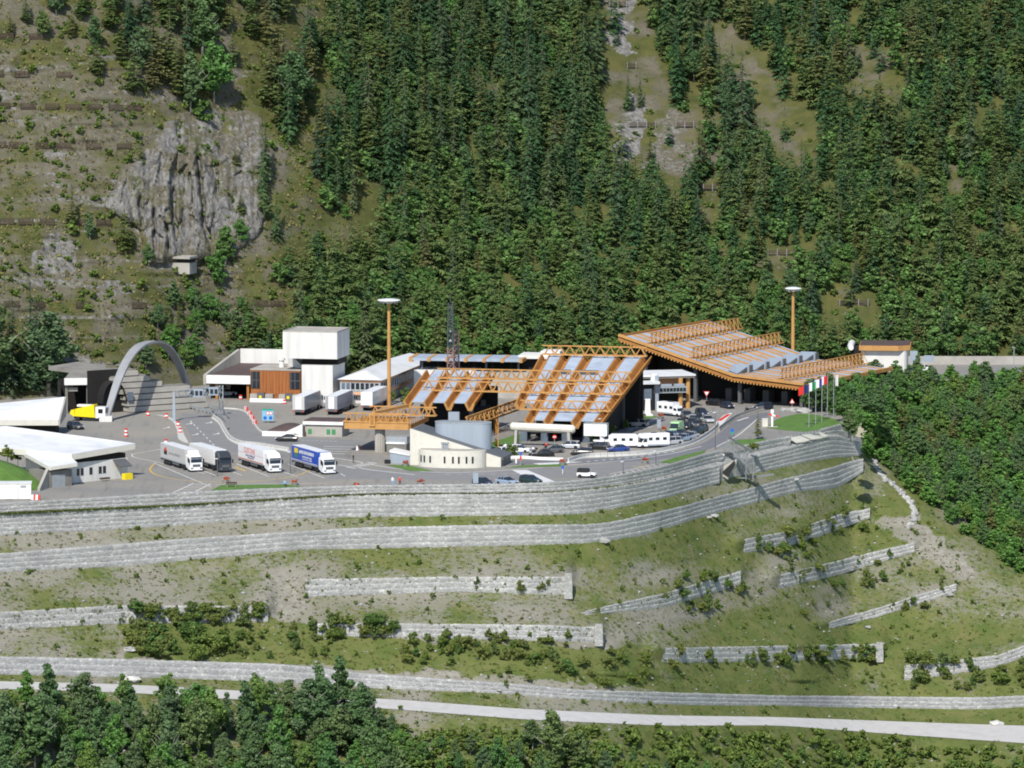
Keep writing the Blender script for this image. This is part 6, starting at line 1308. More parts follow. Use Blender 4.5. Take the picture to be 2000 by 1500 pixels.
barrier(curve([(1404, 842), (1420, 830), (1440, 817), (1470, 807), (1505, 797)], 4), .9, .4, 'concrete', 'concrete_barrier', 'grey barrier between the road and the striped roof hall', 'barrier', True)
def guardrail(pts, label):
    P = [G(*p) for p in pts]; o = P[len(P) // 2].copy(); t = thing('guard_rail', label, 'guard rail', o)
    for i, (p, q) in enumerate(zip(P, P[1:])):
        for z in (.55, .85): MB().beam(p - o + Vector((0, 0, z)), q - o + Vector((0, 0, z)), .12, .22).build('rail', MAT['steel'], t)
        MB().beam(p - o, p - o + Vector((0, 0, .95)), .14).build('post', MAT['steel'], t)
guardrail(curve([(352, 792), (370, 799), (400, 806), (425, 814), (438, 826), (445, 840)], 4), 'galvanised guard rail curving below the sign gantry, nearer one')
guardrail(curve([(356, 787), (380, 792), (410, 798), (432, 806), (446, 818)], 4), 'galvanised guard rail curving below the sign gantry, farther one')
guardrail(curve([(1800, 742), (1880, 740), (2000, 737), (2100, 736)], 3), 'guard rail along the far right road behind the wood')
# back road wall on the right
w_ = MB(); P = [G(px, 712) for px in (1770, 1850, 1930, 2010, 2100, 2200)]; o = P[0].copy(); t = thing('roadside_wall', 'low concrete wall along the back of the far right road', 'wall', o)
for p, q in zip(P, P[1:]): MB().hexa([p - o, q - o, q - o + Vector((0, .5, 0)), p - o + Vector((0, .5, 0)), p - o + Vector((0, 0, 1.9)), q - o + Vector((0, 0, 1.9)), q - o + Vector((0, .5, 1.9)), p - o + Vector((0, .5, 1.9))]).build('wall_panel', MAT['concrete'], t)
# red and white barrels and barriers
def barrel(px, py, label, tall=False):
    t = thing('traffic_barrel', label, 'traffic barrel', G(px, py)); h = 1.7 if tall else .95; n = 5 if tall else 3
    for k in range(n): MB().lathe([(.36 - .03 * k / n, h * k / n + .004), (.35 - .03 * k / n, h * (k + 1) / n)], 12).build('band', MAT['red' if k % 2 == 0 else 'whiteplastic'], t)
for i, (px, py, tall, lb) in enumerate([(246, 853, True, 'tall red and white striped barrel alone on the open apron'), (289, 812, False, 'red barrel in front of the tunnel slabs'), (325, 816, False, 'red barrel at the tip of the painted island'), (348, 832, False, 'red barrel on the painted island by the gantry post'), (352, 845, False, 'red barrel near the lower end of the painted island'), (324, 867, False, 'red barrel behind the leftmost truck'), (470, 780, False, 'red barrel in front of the depot garage'), (556, 789, False, 'red barrel by the white barrier of the depot')]): barrel(px, py, lb, tall)
def pbar(px, py, label, dx=.4, dy=-.9):
    t = thing('plastic_barrier', label, 'barrier', G(px, py), math.atan2(dy, dx))
    for k in range(4): MB().hexa([(-.8 + .4 * k, -.25, 0), (-.41 + .4 * k, -.25, 0), (-.41 + .4 * k, .25, 0), (-.8 + .4 * k, .25, 0), (-.8 + .4 * k, -.1, .9), (-.41 + .4 * k, -.1, .9), (-.41 + .4 * k, .1, .9), (-.8 + .4 * k, .1, .9)]).build('section', MAT['red' if k % 2 else 'whiteplastic'], t)
for i, (px, py) in enumerate([(481, 802), (488, 811), (493, 819), (498, 828)]): pbar(px, py, f'red and white plastic barrier on the kerb curve, {["topmost", "second from the top", "third from the top", "lowest"][i]} of four')
for i, (px, py) in enumerate([(700, 879)]): pbar(px, py, 'red and white plastic barrier just left of the fluted column', .3, .95)
pbar(70, 976, 'red and white barrier beside the site cabin', 1, -.2)
# ------------------------------------------------------------------ gantry, masts, signs
t = thing('sign_gantry', 'grey sign gantry with dark lane displays across the lanes before the portal', 'gantry', G(340, 823))
a = G(340, 823); c = G(432, 812) - a
bx('post', 'bluegrey', t, -.3, .3, -.3, .3, 0, 3.6); MB().beam((0, 0, 0), (0, 0, 6.0), .5).build('upper_post', MAT['steel'], t)
for sx in (-.35, .35): MB().beam((c.x + sx, c.y, 0), (c.x + sx, c.y, 6.3), .16).build('tower_leg', MAT['steel'], t); MB().beam((c.x + sx, c.y + .8, 0), (c.x + sx, c.y + .8, 6.3), .16).build('tower_leg', MAT['steel'], t)
for k in range(6): MB().beam((c.x - .35, c.y, k * 1.0 + .2), (c.x + .35, c.y, k * 1.0 + 1.1), .09).build('tower_brace', MAT['steel'], t)
for z in (5.0, 6.1): MB().beam((-.2, 0, z), (c.x, c.y, z), .2).build('beam_chord', MAT['steel'], t)
for k in range(14): MB().beam((c.x * k / 14, c.y * k / 14, 5.0 + 1.1 * (k % 2)), (c.x * (k + 1) / 14, c.y * (k + 1) / 14, 6.1 - 1.1 * (k % 2)), .1).build('beam_brace', MAT['steel'], t)
for u in (.48, .80):
    q = c * u; fr = MB().beam((q.x - 1.45, q.y - .6, 5.4), (q.x + 1.45, q.y - .9, 5.4), .3, 1.7).build('display', MAT['bluegrey'], t)
    for k in range(3): MB().beam((q.x - 1.15 + .9 * k, q.y - .86 - .09 * k, 5.4), (q.x - .55 + .9 * k, q.y - .9 - .1 * k, 5.4), .12, .9).build('screen', MAT['glass'], fr)
def mast(loc, h, r, label):
    t = thing('light_mast', label, 'light mast', loc)
    MB().tube([(0, 0, 0), (0, 0, h * .5), (0, 0, h - .3)], [.42, .38, .3], 12).build('pole', MAT['orange'], t)
    l = MB().lathe([(.4, h - .5), (r * .6, h - .15), (r, h + .15), (r * .92, h + .32), (r * .4, h + .5), (.05, h + .55)], 20).build('lamp_dish', MAT['whiteroof'], t)
    for k in range(8): a = 2 * PI * k / 8; MB().box(r * .7 * math.cos(a) - .25, r * .7 * math.cos(a) + .25, r * .7 * math.sin(a) - .25, r * .7 * math.sin(a) + .25, h - .35, h - .02).build('floodlight', MAT['steel'], l)
o = G(760, 792); mast(o, AT(760, 588, o.y).z, 2.45, 'tall orange light mast with white dish left of the lattice antennas')
o = AT(1549, 600, 1152); zt = AT(1549, 565, 1152).z; o.z = 0; mast(o, zt, 1.9, 'tall orange light mast with white dish behind the big striped roof')
def lattice(loc, h, w0, w1, label, mats, ants):
    t = thing('lattice_antenna', label, 'antenna', loc); n = int(h / 1.1)
    for k in range(n):
        z0, z1 = h * k / n, h * (k + 1) / n; a, b_ = (w0 + (w1 - w0) * k / n) / 2, (w0 + (w1 - w0) * (k + 1) / n) / 2; m = mats[min(len(mats) - 1, int(len(mats) * k / n))]; s = MB()
        for sx, sy in ((-1, -1), (1, -1), (1, 1), (-1, 1)): s.beam((sx * a, sy * a, z0), (sx * b_, sy * b_, z1), .2)
        for sx, sy, tx, ty in ((-1, -1, 1, -1), (1, -1, 1, 1), (1, 1, -1, 1), (-1, 1, -1, -1)): s.beam((sx * a, sy * a, z0), (tx * b_, ty * b_, z1), .12); s.beam((sx * a, sy * a, z0), (tx * a, ty * a, z0), .12)
        s.build('lattice_section', m, t)
    for (z, r) in ants: MB().lathe([(.05, 0), (r, .2), (r, .35), (.05, .4)], 10, (0, -w0 / 2 - .5, z), 'y').build('dish', MAT['steel'], t)
    MB().tube([(0, 0, h), (0, 0, h + 2)], .06, 6).build('whip', MAT['steel_dk'], t)
pk = M('faded_red_steel', (.25, .16, .15), .6); dk_ = M('grey_green_steel', (.07, .09, .09), .6)
o = AT(880, 700, 1062); zt = AT(880, 578, 1062).z; o.z = 0; lattice(o, zt - 1.5, 1.5, .9, 'taller lattice antenna behind the left canopy, dark at its top', [pk, pk, pk, dk_, dk_], [(15, .3), (17, .22)])
o = AT(892, 700, 1066); zt = AT(892, 640, 1066).z; o.z = 0; lattice(o, zt - .5, 1.1, .8, 'shorter lattice antenna just right of the taller one', [pk], [(13, .25)])
def post_sign(px, py, h, label, plates, pole='steel', r=.06, rot=0):
    t = thing('road_sign', label, 'sign', G(px, py), rot); MB().tube([(0, 0, 0), (0, 0, h)], r, 8).build('post', MAT[pole], t)
    for (kind, w_, hh, z, m, n) in plates:
        if kind == 'box': MB().box(-w_ / 2, w_ / 2, -.12 - .01 * n, -.07 - .01 * n, z, z + hh).build('plate', m, t)
        elif kind == 'disc': MB().lathe([(w_ / 2, -.12 - .01 * n), (w_ / 2, -.07 - .01 * n)], 16, (0, 0, z), 'y').build('plate', m, t)
        elif kind == 'tri': s = -1 if hh < 0 else 1; MB().prism([(-w_ / 2, -.1 - .01 * n, z), (w_ / 2, -.1 - .01 * n, z), (0, -.1 - .01 * n, z + hh)], (0, .04, 0)).build('plate', m, t)
    return t
bl_ = M('sign_blue', (.02, .12, .45), .4); gn_ = M('sign_green', (.02, .30, .20), .4); sky_ = M('sign_pale_blue', (.22, .45, .62), .4)
t = post_sign(523, 826, 3.0, 'square lane sign with green header, red rings and blue discs behind the kerb', [('box', 2.3, 2.4, .5, sky_, 0), ('box', 2.3, .35, 2.55, gn_, 1), ('disc', .75, 0, 2.0, MAT['red'], 2), ('disc', .5, 0, 2.0, MAT['whiteplastic'], 3)], r=.08)
for x, m, z in ((.6, MAT['red'], 2.0), (-.55, bl_, 1.05), (.6, bl_, 1.05)): MB().lathe([(.37, -.15), (.37, -.1)], 16, (x, 0, z), 'y').build('plate', m, t)
MB().lathe([(.25, -.16), (.25, -.1)], 16, (.6, 0, 2.0), 'y').build('plate', MAT['whiteplastic'], t)
post_sign(1083, 873, 2.4, 'no entry sign, a red disc with white bar, under the concrete beam', [('disc', .8, 0, 2.0, MAT['red'], 0), ('box', .6, .16, 1.92, MAT['whiteplastic'], 2)])
post_sign(1380, 791, 2.9, 'give way sign, a white triangle with red edge, before the dark hall', [('tri', 1.3, -1.1, 2.9, MAT['red'], 0), ('tri', .9, -.75, 2.78, MAT['whiteplastic'], 2)])
post_sign(1430, 852, 1.5, 'small blue and green sign on a post by the road curve', [('box', .7, .6, .9, bl_, 0), ('box', .7, .3, .55, gn_, 0)])
post_sign(929, 950, 2.6, 'grey back of a tall sign panel standing behind the parapet', [('box', 1.0, 1.9, .6, MAT['bluegrey'], 0)])
post_sign(1287, 840, 2.2, 'grey information panel on the apron beside the queue', [('box', .8, 1.7, .5, MAT['bluegrey'], 0)])
post_sign(1099, 926, 1.6, 'small blue sign standing in the road beside the crossing', [('box', .45, .6, 1.0, bl_, 0)], 'whiteplastic')
post_sign(1547, 797, 2.0, 'warning triangle sign at the end of the stone row', [('tri', 1.2, 1.05, 1.0, MAT['red'], 0), ('tri', .8, .7, 1.1, MAT['whiteplastic'], 2)])
post_sign(1017, 909, 2.6, 'blue and red parking sign at the car park exit', [('box', .5, .7, 1.9, bl_, 0), ('box', .4, .8, 1.0, MAT['red'], 0)])
post_sign(1008, 908, 1.6, 'white marker post on the grass at the car park exit', [('box', .25, 1.2, .3, MAT['whiteplastic'], 0)])
for (px, py, h, lb) in ((1397, 878, 7.2, 'thin grey lamp post at the inside of the road curve'), (1281, 908, 2.6, 'short lamp post on the grass strip by the planter'), (1173, 868, 5.0, 'thin grey pole beside the green bush'), (1217, 925, 2.2, 'short grey post in the road near the off-roader'), (567, 925, 4.0, 'thin dark lamp post between the red lettered and the blue truck'), (425, 930, 3.2, 'thin dark post in front of the dark cab truck')):
    t = thing('lamp_post', lb, 'lamp post', G(px, py)); MB().tube([(0, 0, 0), (0, 0, h)], [.09, .05], 8).build('pole', MAT['steel_dk'], t); MB().hexa([(-.5, -.12, h), (.1, -.12, h), (.1, .12, h), (-.5, .12, h), (-.5, -.08, h + .12), (.1, -.08, h + .15), (.1, .08, h + .15), (-.5, .08, h + .12)]).build('lamp_head', MAT['steel'], t)
t = thing('orange_pole', 'thin orange pole with a small head at the edge of the car park', 'pole', G(973, 886)); MB().tube([(0, 0, 0), (0, 0, 5.6)], [.12, .1], 8).build('pole', MAT['orange'], t); MB().box(-.2, .2, -.2, .2, 5.6, 6.0).build('head', MAT['orange_dk'], t)
# T-shaped overhead sign on the far right road
o = AT(1798, 726, 1135); o.z = 0; t = thing('overhead_sign', 'T-shaped overhead road sign with two grey panels on the far right road', 'sign', o)
MB().beam((0, 0, 0), (0, 0, 4.4), .45).build('post', MAT['steel'], t); MB().beam((-2.2, 0, 4.3), (3.0, 0, 4.1), .3).build('crossbar', MAT['steel'], t)
for x0, x1 in ((-2.4, -.7), (.7, 3.0)): MB().box(x0, x1, -.3, -.15, 3.7 if x0 > 0 else 3.6, 5.2 if x0 > 0 else 6.2).build('panel', MAT['bluegrey'], t)
for (px, h) in ((1980, 5.5), (1921, 1.5)):
    o = AT(px, 728, 1150); o.z = 0; t = thing('lamp_post', 'grey lamp post by the far right road' if h > 2 else 'short grey marker post on the wall of the far right road', 'lamp post', o); MB().tube([(0, 0, 0), (0, 0, h)], [.12, .08], 8).build('pole', MAT['steel'], t); MB().box(-.5, .3, -.15, .15, h, h + .15).build('lamp_head', MAT['steel'], t)
# ------------------------------------------------------------------ flags, barrier gate, small things by the lawn
FL = [(1580, 835, 9.0, [((.55, .03, .02), .0, .5), ((.02, .03, .12), .5, 1)], 'red and dark blue flag, leftmost of the five on the lawn'), (1593, 829, 9.0, [((.55, .03, .03), 0, .33), ((.75, .75, .75), .33, .66), ((.02, .25, .08), .66, 1)], 'green, white and red flag, second from left on the lawn'),
      (1605, 825, 9.2, [((.02, .05, .30), 0, .3), ((.75, .75, .75), .3, .75), ((.03, .05, .3), .75, 1)], 'blue and white flag, middle one of the five on the lawn'), (1616, 817, 9.0, [((.55, .02, .03), 0, .4), ((.75, .7, .7), .4, .65), ((.55, .02, .03), .65, 1)], 'red flag with white centre, fourth from left on the lawn'), (1628, 814, 9.0, [((.7, .7, .7), 0, 1)], 'limp white flag, rightmost of the five on the lawn')]
for i, (px, py, h, cols_, lb) in enumerate(FL):
    t = thing('flagpole', lb, 'flag', G(px, py), 0, 'flagpoles on the lawn'); MB().tube([(0, 0, 0), (0, 0, h)], [.09, .05], 8).build('pole', MAT['steel'], t); MB().lathe([(.02, h), (.1, h + .08), (.02, h + .18)], 8).build('finial', MAT['steel'], t)
    Lf, Hf = (2.3, 1.7) if i < 4 else (.6, 2.3)
    for (c_, a, b_) in cols_:
        v = []; f = []; n = 6
        for k in range(n + 1):
            u = 1 - (a + (b_ - a) * k / n)      # distance from the pole
            x = -Lf * u * (.92 if i < 4 else 1) + (.9 if i == 4 else -.06); y = .22 * math.sin(u * 9 + i); dz = -.75 * u ** 1.4 if i < 4 else -.1
            v += [(x, y - .015, h - .2 + dz), (x, y - .015, h - .2 - Hf + dz), (x, y + .015, h - .2 + dz), (x, y + .015, h - .2 - Hf + dz)]
            if k: q = len(v); f += [(q - 8, q - 4, q - 3, q - 7), (q - 6, q - 5, q - 1, q - 2), (q - 8, q - 6, q - 2, q - 4), (q - 7, q - 3, q - 1, q - 5)]
        MB().add(v, f).build('flag_cloth', M('flag_%d_%d' % (i, int(a * 100)), c_, .8), t)
t = thing('barrier_gate', 'white post with a red and white arm at the left of the lawn', 'barrier', G(1508, 834)); bx('post', 'whiteplastic', t, -.2, .2, -.2, .2, .15, 2.9); bx('foot', 'concrete', t, -.9, 1.1, -.6, .6, 0, .15); bx('cross_board', 'whiteplastic', t, -.3, .3, -.25, -.2, 2.9, 3.6)
for k, x in enumerate((-.75, -.05, .65)): MB().hexa([(x, -.32, 2.45 - .15 * k), (x + .69, -.32, 2.3 - .15 * k), (x + .69, -.22, 2.3 - .15 * k), (x, -.22, 2.45 - .15 * k), (x, -.32, 2.8 - .15 * k), (x + .69, -.32, 2.65 - .15 * k), (x + .69, -.22, 2.65 - .15 * k), (x, -.22, 2.8 - .15 * k)]).build('arm_section', MAT['whiteplastic' if k == 1 else 'red'], t)
t = thing('white_cabinet', 'cream utility cabinet between the small tree and the lawn', 'cabinet', G(1494, 833)); bx('case', 'cream', t, -.55, .55, -.4, .4, 0, 1.5); bx('lid', 'render', t, -.62, .62, -.47, .47, 1.5, 1.62)
def boulder(loc, r, label, mat='stone_warm', group=None, flat=.6):
    bm = bmesh.new(); bmesh.ops.create_icosphere(bm, subdivisions=2, radius=r)
    for v in bm.verts: v.co *= random.uniform(.78, 1.15); v.co.z *= flat; v.co.x *= 1.3
    me = bpy.data.meshes.new('boulder'); bm.to_mesh(me); bm.free(); me.materials.append(MAT[mat]); return tag(place('boulder', me, None, loc), label, 'boulder', group)
for i, (px, py, r) in enumerate([(1532, 802, .8), (1541, 803, .7), (1549, 803, .9), (1557, 802, .8), (1565, 804, .9), (1571, 806, 1.2)]): boulder(G(px, py) + Vector((0, 0, r * .3)), r, 'grey boulder in the row behind the lawn', group='boulders in the row behind the lawn')
for i, (px, py, r, lb) in enumerate([(258, 1328, 1.2, 'big white boulder beside the lower gravel road, left of two'), (327, 1345, 1.0, 'white boulder half hidden by trees, right of two'), (255, 1269, .9, 'flat pale boulder above the lower left wall'), (1180, 1058, .9, 'white slab-like boulder below the second wall'), (1395, 1009, .7, 'white boulder below the second wall near the staircase'), (1385, 1012, .5, 'smaller white boulder beside the one near the staircase'), (1555, 938, .6, 'pale boulder on the grass strip right of the staircase'), (1945, 1415, 1.2, 'white concrete block at the right end of the gravel road'), (1855, 1163, .6, 'white boulder at the upper end of the lowest slanting wall'), (1695, 1226, .5, 'small white boulder under the lowest slanting wall'), (975, 1350, .4, 'small pale boulder on the long low wall above the gravel road')]): boulder(onE(px, py) + Vector((0, -.4, .2)), r, lb, 'kerb' if i in (0, 7) else 'stone_warm')
# railing and pale slabs in the parapet gap
P = [Vector((G(px, py).x, G(px, py).y, 0)) for px, py in ((1546, 860), (1600, 850))]; o = P[0].copy(); d_ = P[1] - P[0]
t = thing('railing', 'grey metal railing in the gap of the parapet below the lawn', 'railing', o)
for k in range(9): q = d_ * k / 8; MB().beam((q.x, q.y, 0), (q.x, q.y, 1.15), .12).build('post', MAT['steel'], t)
for z in (.4, .75, 1.12): MB().beam((0, 0, z), (d_.x, d_.y, z), .08).build('rail', MAT['steel'], t)
for i, (a, b_, c_, e) in enumerate([((1541, 859), (1552, 857), (1572, 866), (1556, 868)), ((1553, 857), (1562, 855), (1582, 863), (1573, 865.5)), ((1566, 853), (1590, 850), (1606, 859), (1586, 862)), ((1592, 850), (1603, 848), (1618, 855), (1608, 858))]):
    q = [onE(*a), onE(*b_), onE(*c_), onE(*e)]; o = q[0].copy(); zc = max(v.z for v in q); q = [Vector((v.x, v.y - .5, v.z + .25)) - o for v in q]
    tag(MB().prism(q, (0, 0, .22)).build('concrete_slab', MAT['cream'], None, o), f'pale concrete slab below the railing, {["first", "second", "third", "fourth"][i]} from the left', 'slab')
# steel staircase down the wall
Yw = float(EMB(1440, 900)) - 2.6; o = AT(1420, 880, Yw); o2_ = AT(1456, 906, Yw - .6); t = thing('steel_staircase', 'grey steel staircase with truss sides descending the stone wall', 'staircase', o)
top = Vector((0, 0, AT(1420, 872, Yw).z - o.z)); bot = o2_ - o; far = bot + Vector((1.6, 0, 0))
for y in (0, 1.4):
    oy = Vector((0, y, 0)); MB().beam(top + oy, bot + oy, .14, .4).build('stringer', MAT['stair'], t); MB().beam(top + oy + Vector((.4, 0, 1.7)), bot + oy + Vector((1.2, 0, 2.3)), .2, .3).build('truss_rail', MAT['steel_dk'], t)
    for k in range(7): a = top.lerp(bot, k / 6) + oy; MB().beam(a, a + Vector((.1 * k, 0, 1.7 + .1 * k)), .09).build('upright', MAT['stair'], t)
    for k in range(6): MB().beam(top.lerp(bot, k / 6) + oy, top.lerp(bot, (k + 1) / 6) + oy + Vector((.1 * k, 0, 1.7 + .1 * k)), .07).build('brace', MAT['stair'], t)
for k in range(16): a = top.lerp(bot, k / 15); MB().box(a.x - .16, a.x + .16, a.y, a.y + 1.4, a.z, a.z + .05).build('tread', MAT['stair'], t)
MB().box(bot.x - .1, far.x, bot.y - .1, bot.y + 1.6, bot.z - .1, bot.z).build('landing', MAT['stair'], t); MB().box(-1.2, .2, -.1, 1.6, top.z - .1, top.z).build('landing', MAT['stair'], t)
for x, y in ((bot.x + .1, bot.y), (far.x - .1, bot.y), (far.x - .1, bot.y + 1.5)): MB().beam((x, y, bot.z - 3.2), (x, y, bot.z + 1.2), .16).build('support_post', MAT['stair'], t)
MB().beam((bot.x, bot.y, bot.z + 1.1), (far.x, bot.y, bot.z + 1.1), .08).build('rail', MAT['stair'], t); MB().box(-1.0, -.5, -.3, .3, -2.6, -.7).build('white_post', MAT['whiteplastic'], t)
o = onE(1421, 930); o.y -= .6; t = thing('culvert_opening', 'dark concrete culvert opening in the wall under the staircase', 'culvert', o)
MB().prism([(-1.6, -1.0, .6), (.0, -1.6, -.4), (.0, -1.6, .0), (1.7, -.6, 2.6), (1.7, -.6, 3.4), (-1.8, -.6, 1.6)], (0, .8, 0)).build('concrete_cheek', MAT['concrete'], t); MB().prism([(-1.1, -1.5, 1.0), (.0, -1.62, .0), (1.3, -1.5, 2.5), (1.3, -1.5, 3.3)], (0, .5, 0)).build('culvert_shade_block', MAT['black'], t)  # black block: darkness of the culvert hole put into the colour
t = tag(MB().prism([(-2.4, 0, 0), (5.5, 0, .9), (5.5, 1.6, .9), (-2.4, 1.6, 0)], (0, 0, .2)).build('steel_walkway', MAT['stair'], None, onE(1455, 938) + Vector((0, -1.2, .2))), 'grey steel walkway along the top of the second wall below the staircase', 'walkway')
# planters, benches
for i, (px, py, lb) in enumerate([(576, 948, 'round planter of orange flowers by the parapet under the blue truck'), (441, 943, 'round planter of red flowers on the grass triangle'), (696, 954, 'low orange flower planter at the parapet right of the blue truck'), (822, 948, 'orange flower planter at the parapet before the stone building'), (1099, 908, 'red flower planter on the grass tip before the crossing'), (1260, 905, 'red flower planter at the end of the long grass strip'), (1296, 844, 'orange flower planter beside the queue of cars'), (792, 911, 'red flower bed planter on the grass before the blue annex'), (1290, 818, 'red flower planter at the foot of the toll office post')]):
    t = thing('flower_planter', lb, 'planter', G(px, py)); MB().lathe([(.5, 0), (.75, .5), (.8, .55), (.7, .56)], 12).build('tub', MAT['concrete'], t)
    place('flowers', broadleaf(1.15, .75, .5, 12, 14, .14, MAT['flowers'], 200 + i, .4), t)
t = thing('park_bench', 'wooden bench on the grass triangle near the parapet', 'bench', G(452, 951)); bx('seat', 'timber', t, -1, 1, -.2, .25, .4, .47); bx('backrest', 'timber', t, -1, 1, .2, .28, .55, .9)
for x in (-.85, .75): bx('leg', 'concrete', t, x, x + .12, -.15, .2, 0, .4)
# ------------------------------------------------------------------ people
def person(loc, rot, label, shirt, trousers, sit=False, cap=None):
    ed = [('pel', (0, 0, .95), .15, None), ('bel', (0, 0, 1.12), .145, 'pel'), ('che', (0, .0, 1.36), .165, 'bel'), ('nec', (0, 0, 1.53), .06, 'che'), ('hea', (0, -.02, 1.66), .095, 'nec'), ('cro', (0, -.01, 1.74), .08, 'hea')]
    for s, k in ((-1, 'l'), (1, 'r')):
        ed += [(k + 'sh', (s * .2, 0, 1.43), .075, 'che'), (k + 'el', (s * .27, .02, 1.15), .05, k + 'sh'), (k + 'wr', (s * .27, -.08, .92), .036, k + 'el'), (k + 'ha', (s * .26, -.11, .83), .04, k + 'wr')]
        if sit: ed += [(k + 'hi', (s * .1, -.02, .9), .1, 'pel'), (k + 'kn', (s * .13, -.42, .92), .075, k + 'hi'), (k + 'an', (s * .13, -.42, .5), .05, k + 'kn'), (k + 'to', (s * .13, -.58, .46), .04, k + 'an')]
        else: ed += [(k + 'hi', (s * .1, 0, .86), .1, 'pel'), (k + 'kn', (s * .11, -.03, .48), .07, k + 'hi'), (k + 'an', (s * .11, .02, .09), .05, k + 'kn'), (k + 'to', (s * .12, -.14, .04), .04, k + 'an')]
    ix = {e[0]: i for i, e in enumerate(ed)}; me = bpy.data.meshes.new('body'); me.from_pydata([e[1] for e in ed], [(ix[e[3]], i) for i, e in enumerate(ed) if e[3]], [])
    o = bpy.data.objects.new('tmp', me); C.objects.link(o); md = o.modifiers.new('s', 'SKIN'); o.modifiers.new('d', 'SUBSURF').levels = 1
    for i, e in enumerate(ed): me.skin_vertices[0].data[i].radius = (e[2], e[2] * .85)
    me.skin_vertices[0].data[0].use_root = True
    bpy.context.view_layer.update(); m2 = bpy.data.meshes.new_from_object(o.evaluated_get(bpy.context.evaluated_depsgraph_get())); bpy.data.objects.remove(o)
    m2.materials.clear()
    for m in (trousers, shirt, MAT['skin'], MAT['bark']): m2.materials.append(m)
    for p in m2.polygons:
        z = p.center.z; x = abs(p.center.x)
        p.material_index = 3 if z > 1.70 else 2 if z > 1.52 or (x > .2 and z < .9 and not sit) else 1 if z > .99 else 0
        p.use_smooth = True
    t = thing('person', label, 'person', loc - Vector((0, 0, .44 if sit else 0)), rot); place('body', m2, t); return t
person(G(487, 780), .3, 'person in a bright yellow-green safety vest beside the garage column', MAT['hivis'], MAT['cloth_dark'])
person(G(556, 951), 2.6, 'person in light blue sitting on the parapet side near the flower planter', MAT['cloth_blue'], MAT['cloth_dark'], True)
person(G(767, 949), .5, 'person in white standing at the parapet, left of two', MAT['whiteplastic'], MAT['cloth_blue'])
person(G(781, 949), -.4, 'person in red standing at the parapet, right of two', MAT['red'], MAT['cloth_dark'])
person(G(690, 904), 1.2, 'person in dark clothes crossing beside the zebra bars', MAT['cloth_dark'], MAT['steel_dk'])
# ------------------------------------------------------------------ avalanche fences
def fence(px, py, n, label, metal=False, wid=2.6, grp=None):
    t = None
    p = onM(px, py); q = onM(px + n * wid * S(p.y) / 1.0, py); d = q - p; L_ = d.length; d.normalize()
    t = thing('snow_fence', label, 'fence', p, 0, grp)
    m = MAT['steel'] if metal else MAT['timber']; up = Vector((0, -.25, 1.5 if not metal else 1.7))
    for k in range(n + 1): a = d * (L_ * k / n); MB().beam(a - up * .4, a + up, .16).build('post', MAT['steel'] if metal else m, t)
    for j in range(4 if not metal else 3): MB().beam(up * (.25 + .24 * j) - d * .3, up * (.25 + .24 * j) + d * (L_ + .3), .1, .26).build('log' if not metal else 'rail', MAT['timber'], t)
for row, (y, xs) in enumerate([(78, (0, 58)), (152, (-20, 30, 112)), (214, (-8, 42, 90, 130, 172, 214, 250)), (290, (-15, 20, 72, 112, 170, 230)), (440, (0, 38, 80, 140, 190)), (602, (10, 60, 150, 260)), (600, (497, 530))]):
    for i, x in enumerate(xs): fence(x, y + i * .8, 1, 'brown timber avalanche fence on the rocky slope, ' + ['in the top row', 'in the second row from the top', 'in the long row above the cliff', 'in the row level with the cliff top', 'in the row below the rocky slope', 'in the lowest row above the arch', 'right of the gully above the depot'][row], False, 2.9, 'timber avalanche fences, row at height %d' % row if len(xs) > 1 else None)
for i, (x, y, n) in enumerate([(1228, 250, 3), (1320, 250, 2), (1356, 372, 3), (1500, 500, 3), (1190, 15, 2), (1225, 135, 1), (1640, 598, 3)]): fence(x, y, n, 'avalanche fence with pale steel posts ' + ['in the stony clearing, left one', 'in the stony clearing, right one', 'below the stony clearing', 'above the big striped roof', 'at the top of the stony clearing', 'in the upper stony clearing', 'above the far right building'][i], True, 2.2)
# ------------------------------------------------------------------ woods and bushes in front
KIND['alder_tree'] = [(broadleaf(9, rx, .8, 68, 64, .20, MAT['leaf_dk' if i % 2 else 'leaf'], 140 + i, sh), trunk_mesh(8, .13, 'trunk', MAT['birch'], 6, .85), 9) for i, (rx, sh) in enumerate([(2.2, 1.0), (2.5, .9), (1.9, 1.15), (2.4, .85), (2.0, 1.1), (1.7, 1.2)])]
k = 0; spots = []
for it in range(6000):
    px = random.uniform(1655, 2130); py = random.uniform(745, 1290)
    lo = float(EDGE_R(max(px, 1690))) + 6; hi = float(BD(px)) - 3
    if px < 1690: lo, hi = 765, 828
    if not lo < py < hi: continue
    if any(abs(a - px) < 13 and abs(b_ - py) < 8.5 for a, b_ in spots): continue
    spots.append((px, py)); p = onE(px, py) if px > 1692 else G(px, min(py, 822)); h = random.uniform(4.2, 8.0)
    if py > hi - 25: h *= .75
    if COUNT.get('alder_tree', 0) >= 232: break
    far_ = 'upper' if py < 820 else 'middle' if py < 900 else 'lower' if py < 990 else 'lowest'; far_ += ' left' if px < 1800 else ' middle' if px < 1910 else ' right'
    if random.random() < .22: tree('spruce_tree' if COUNT.get('fir', 0) > 60 else 'larch_tree', p, h, f'slim conifer in the {far_} part of the right-hand wood', 'tree', f'conifers in the {far_} right wood', 'young_conifer', 1.3)
    else: tree('alder_tree', p, h, f'leafy tree in the {far_} part of the right-hand wood', 'tree', f'leafy trees in the {far_} right wood', None, 1.2)
print('RIGHT', len(spots), COUNT)
gp = []
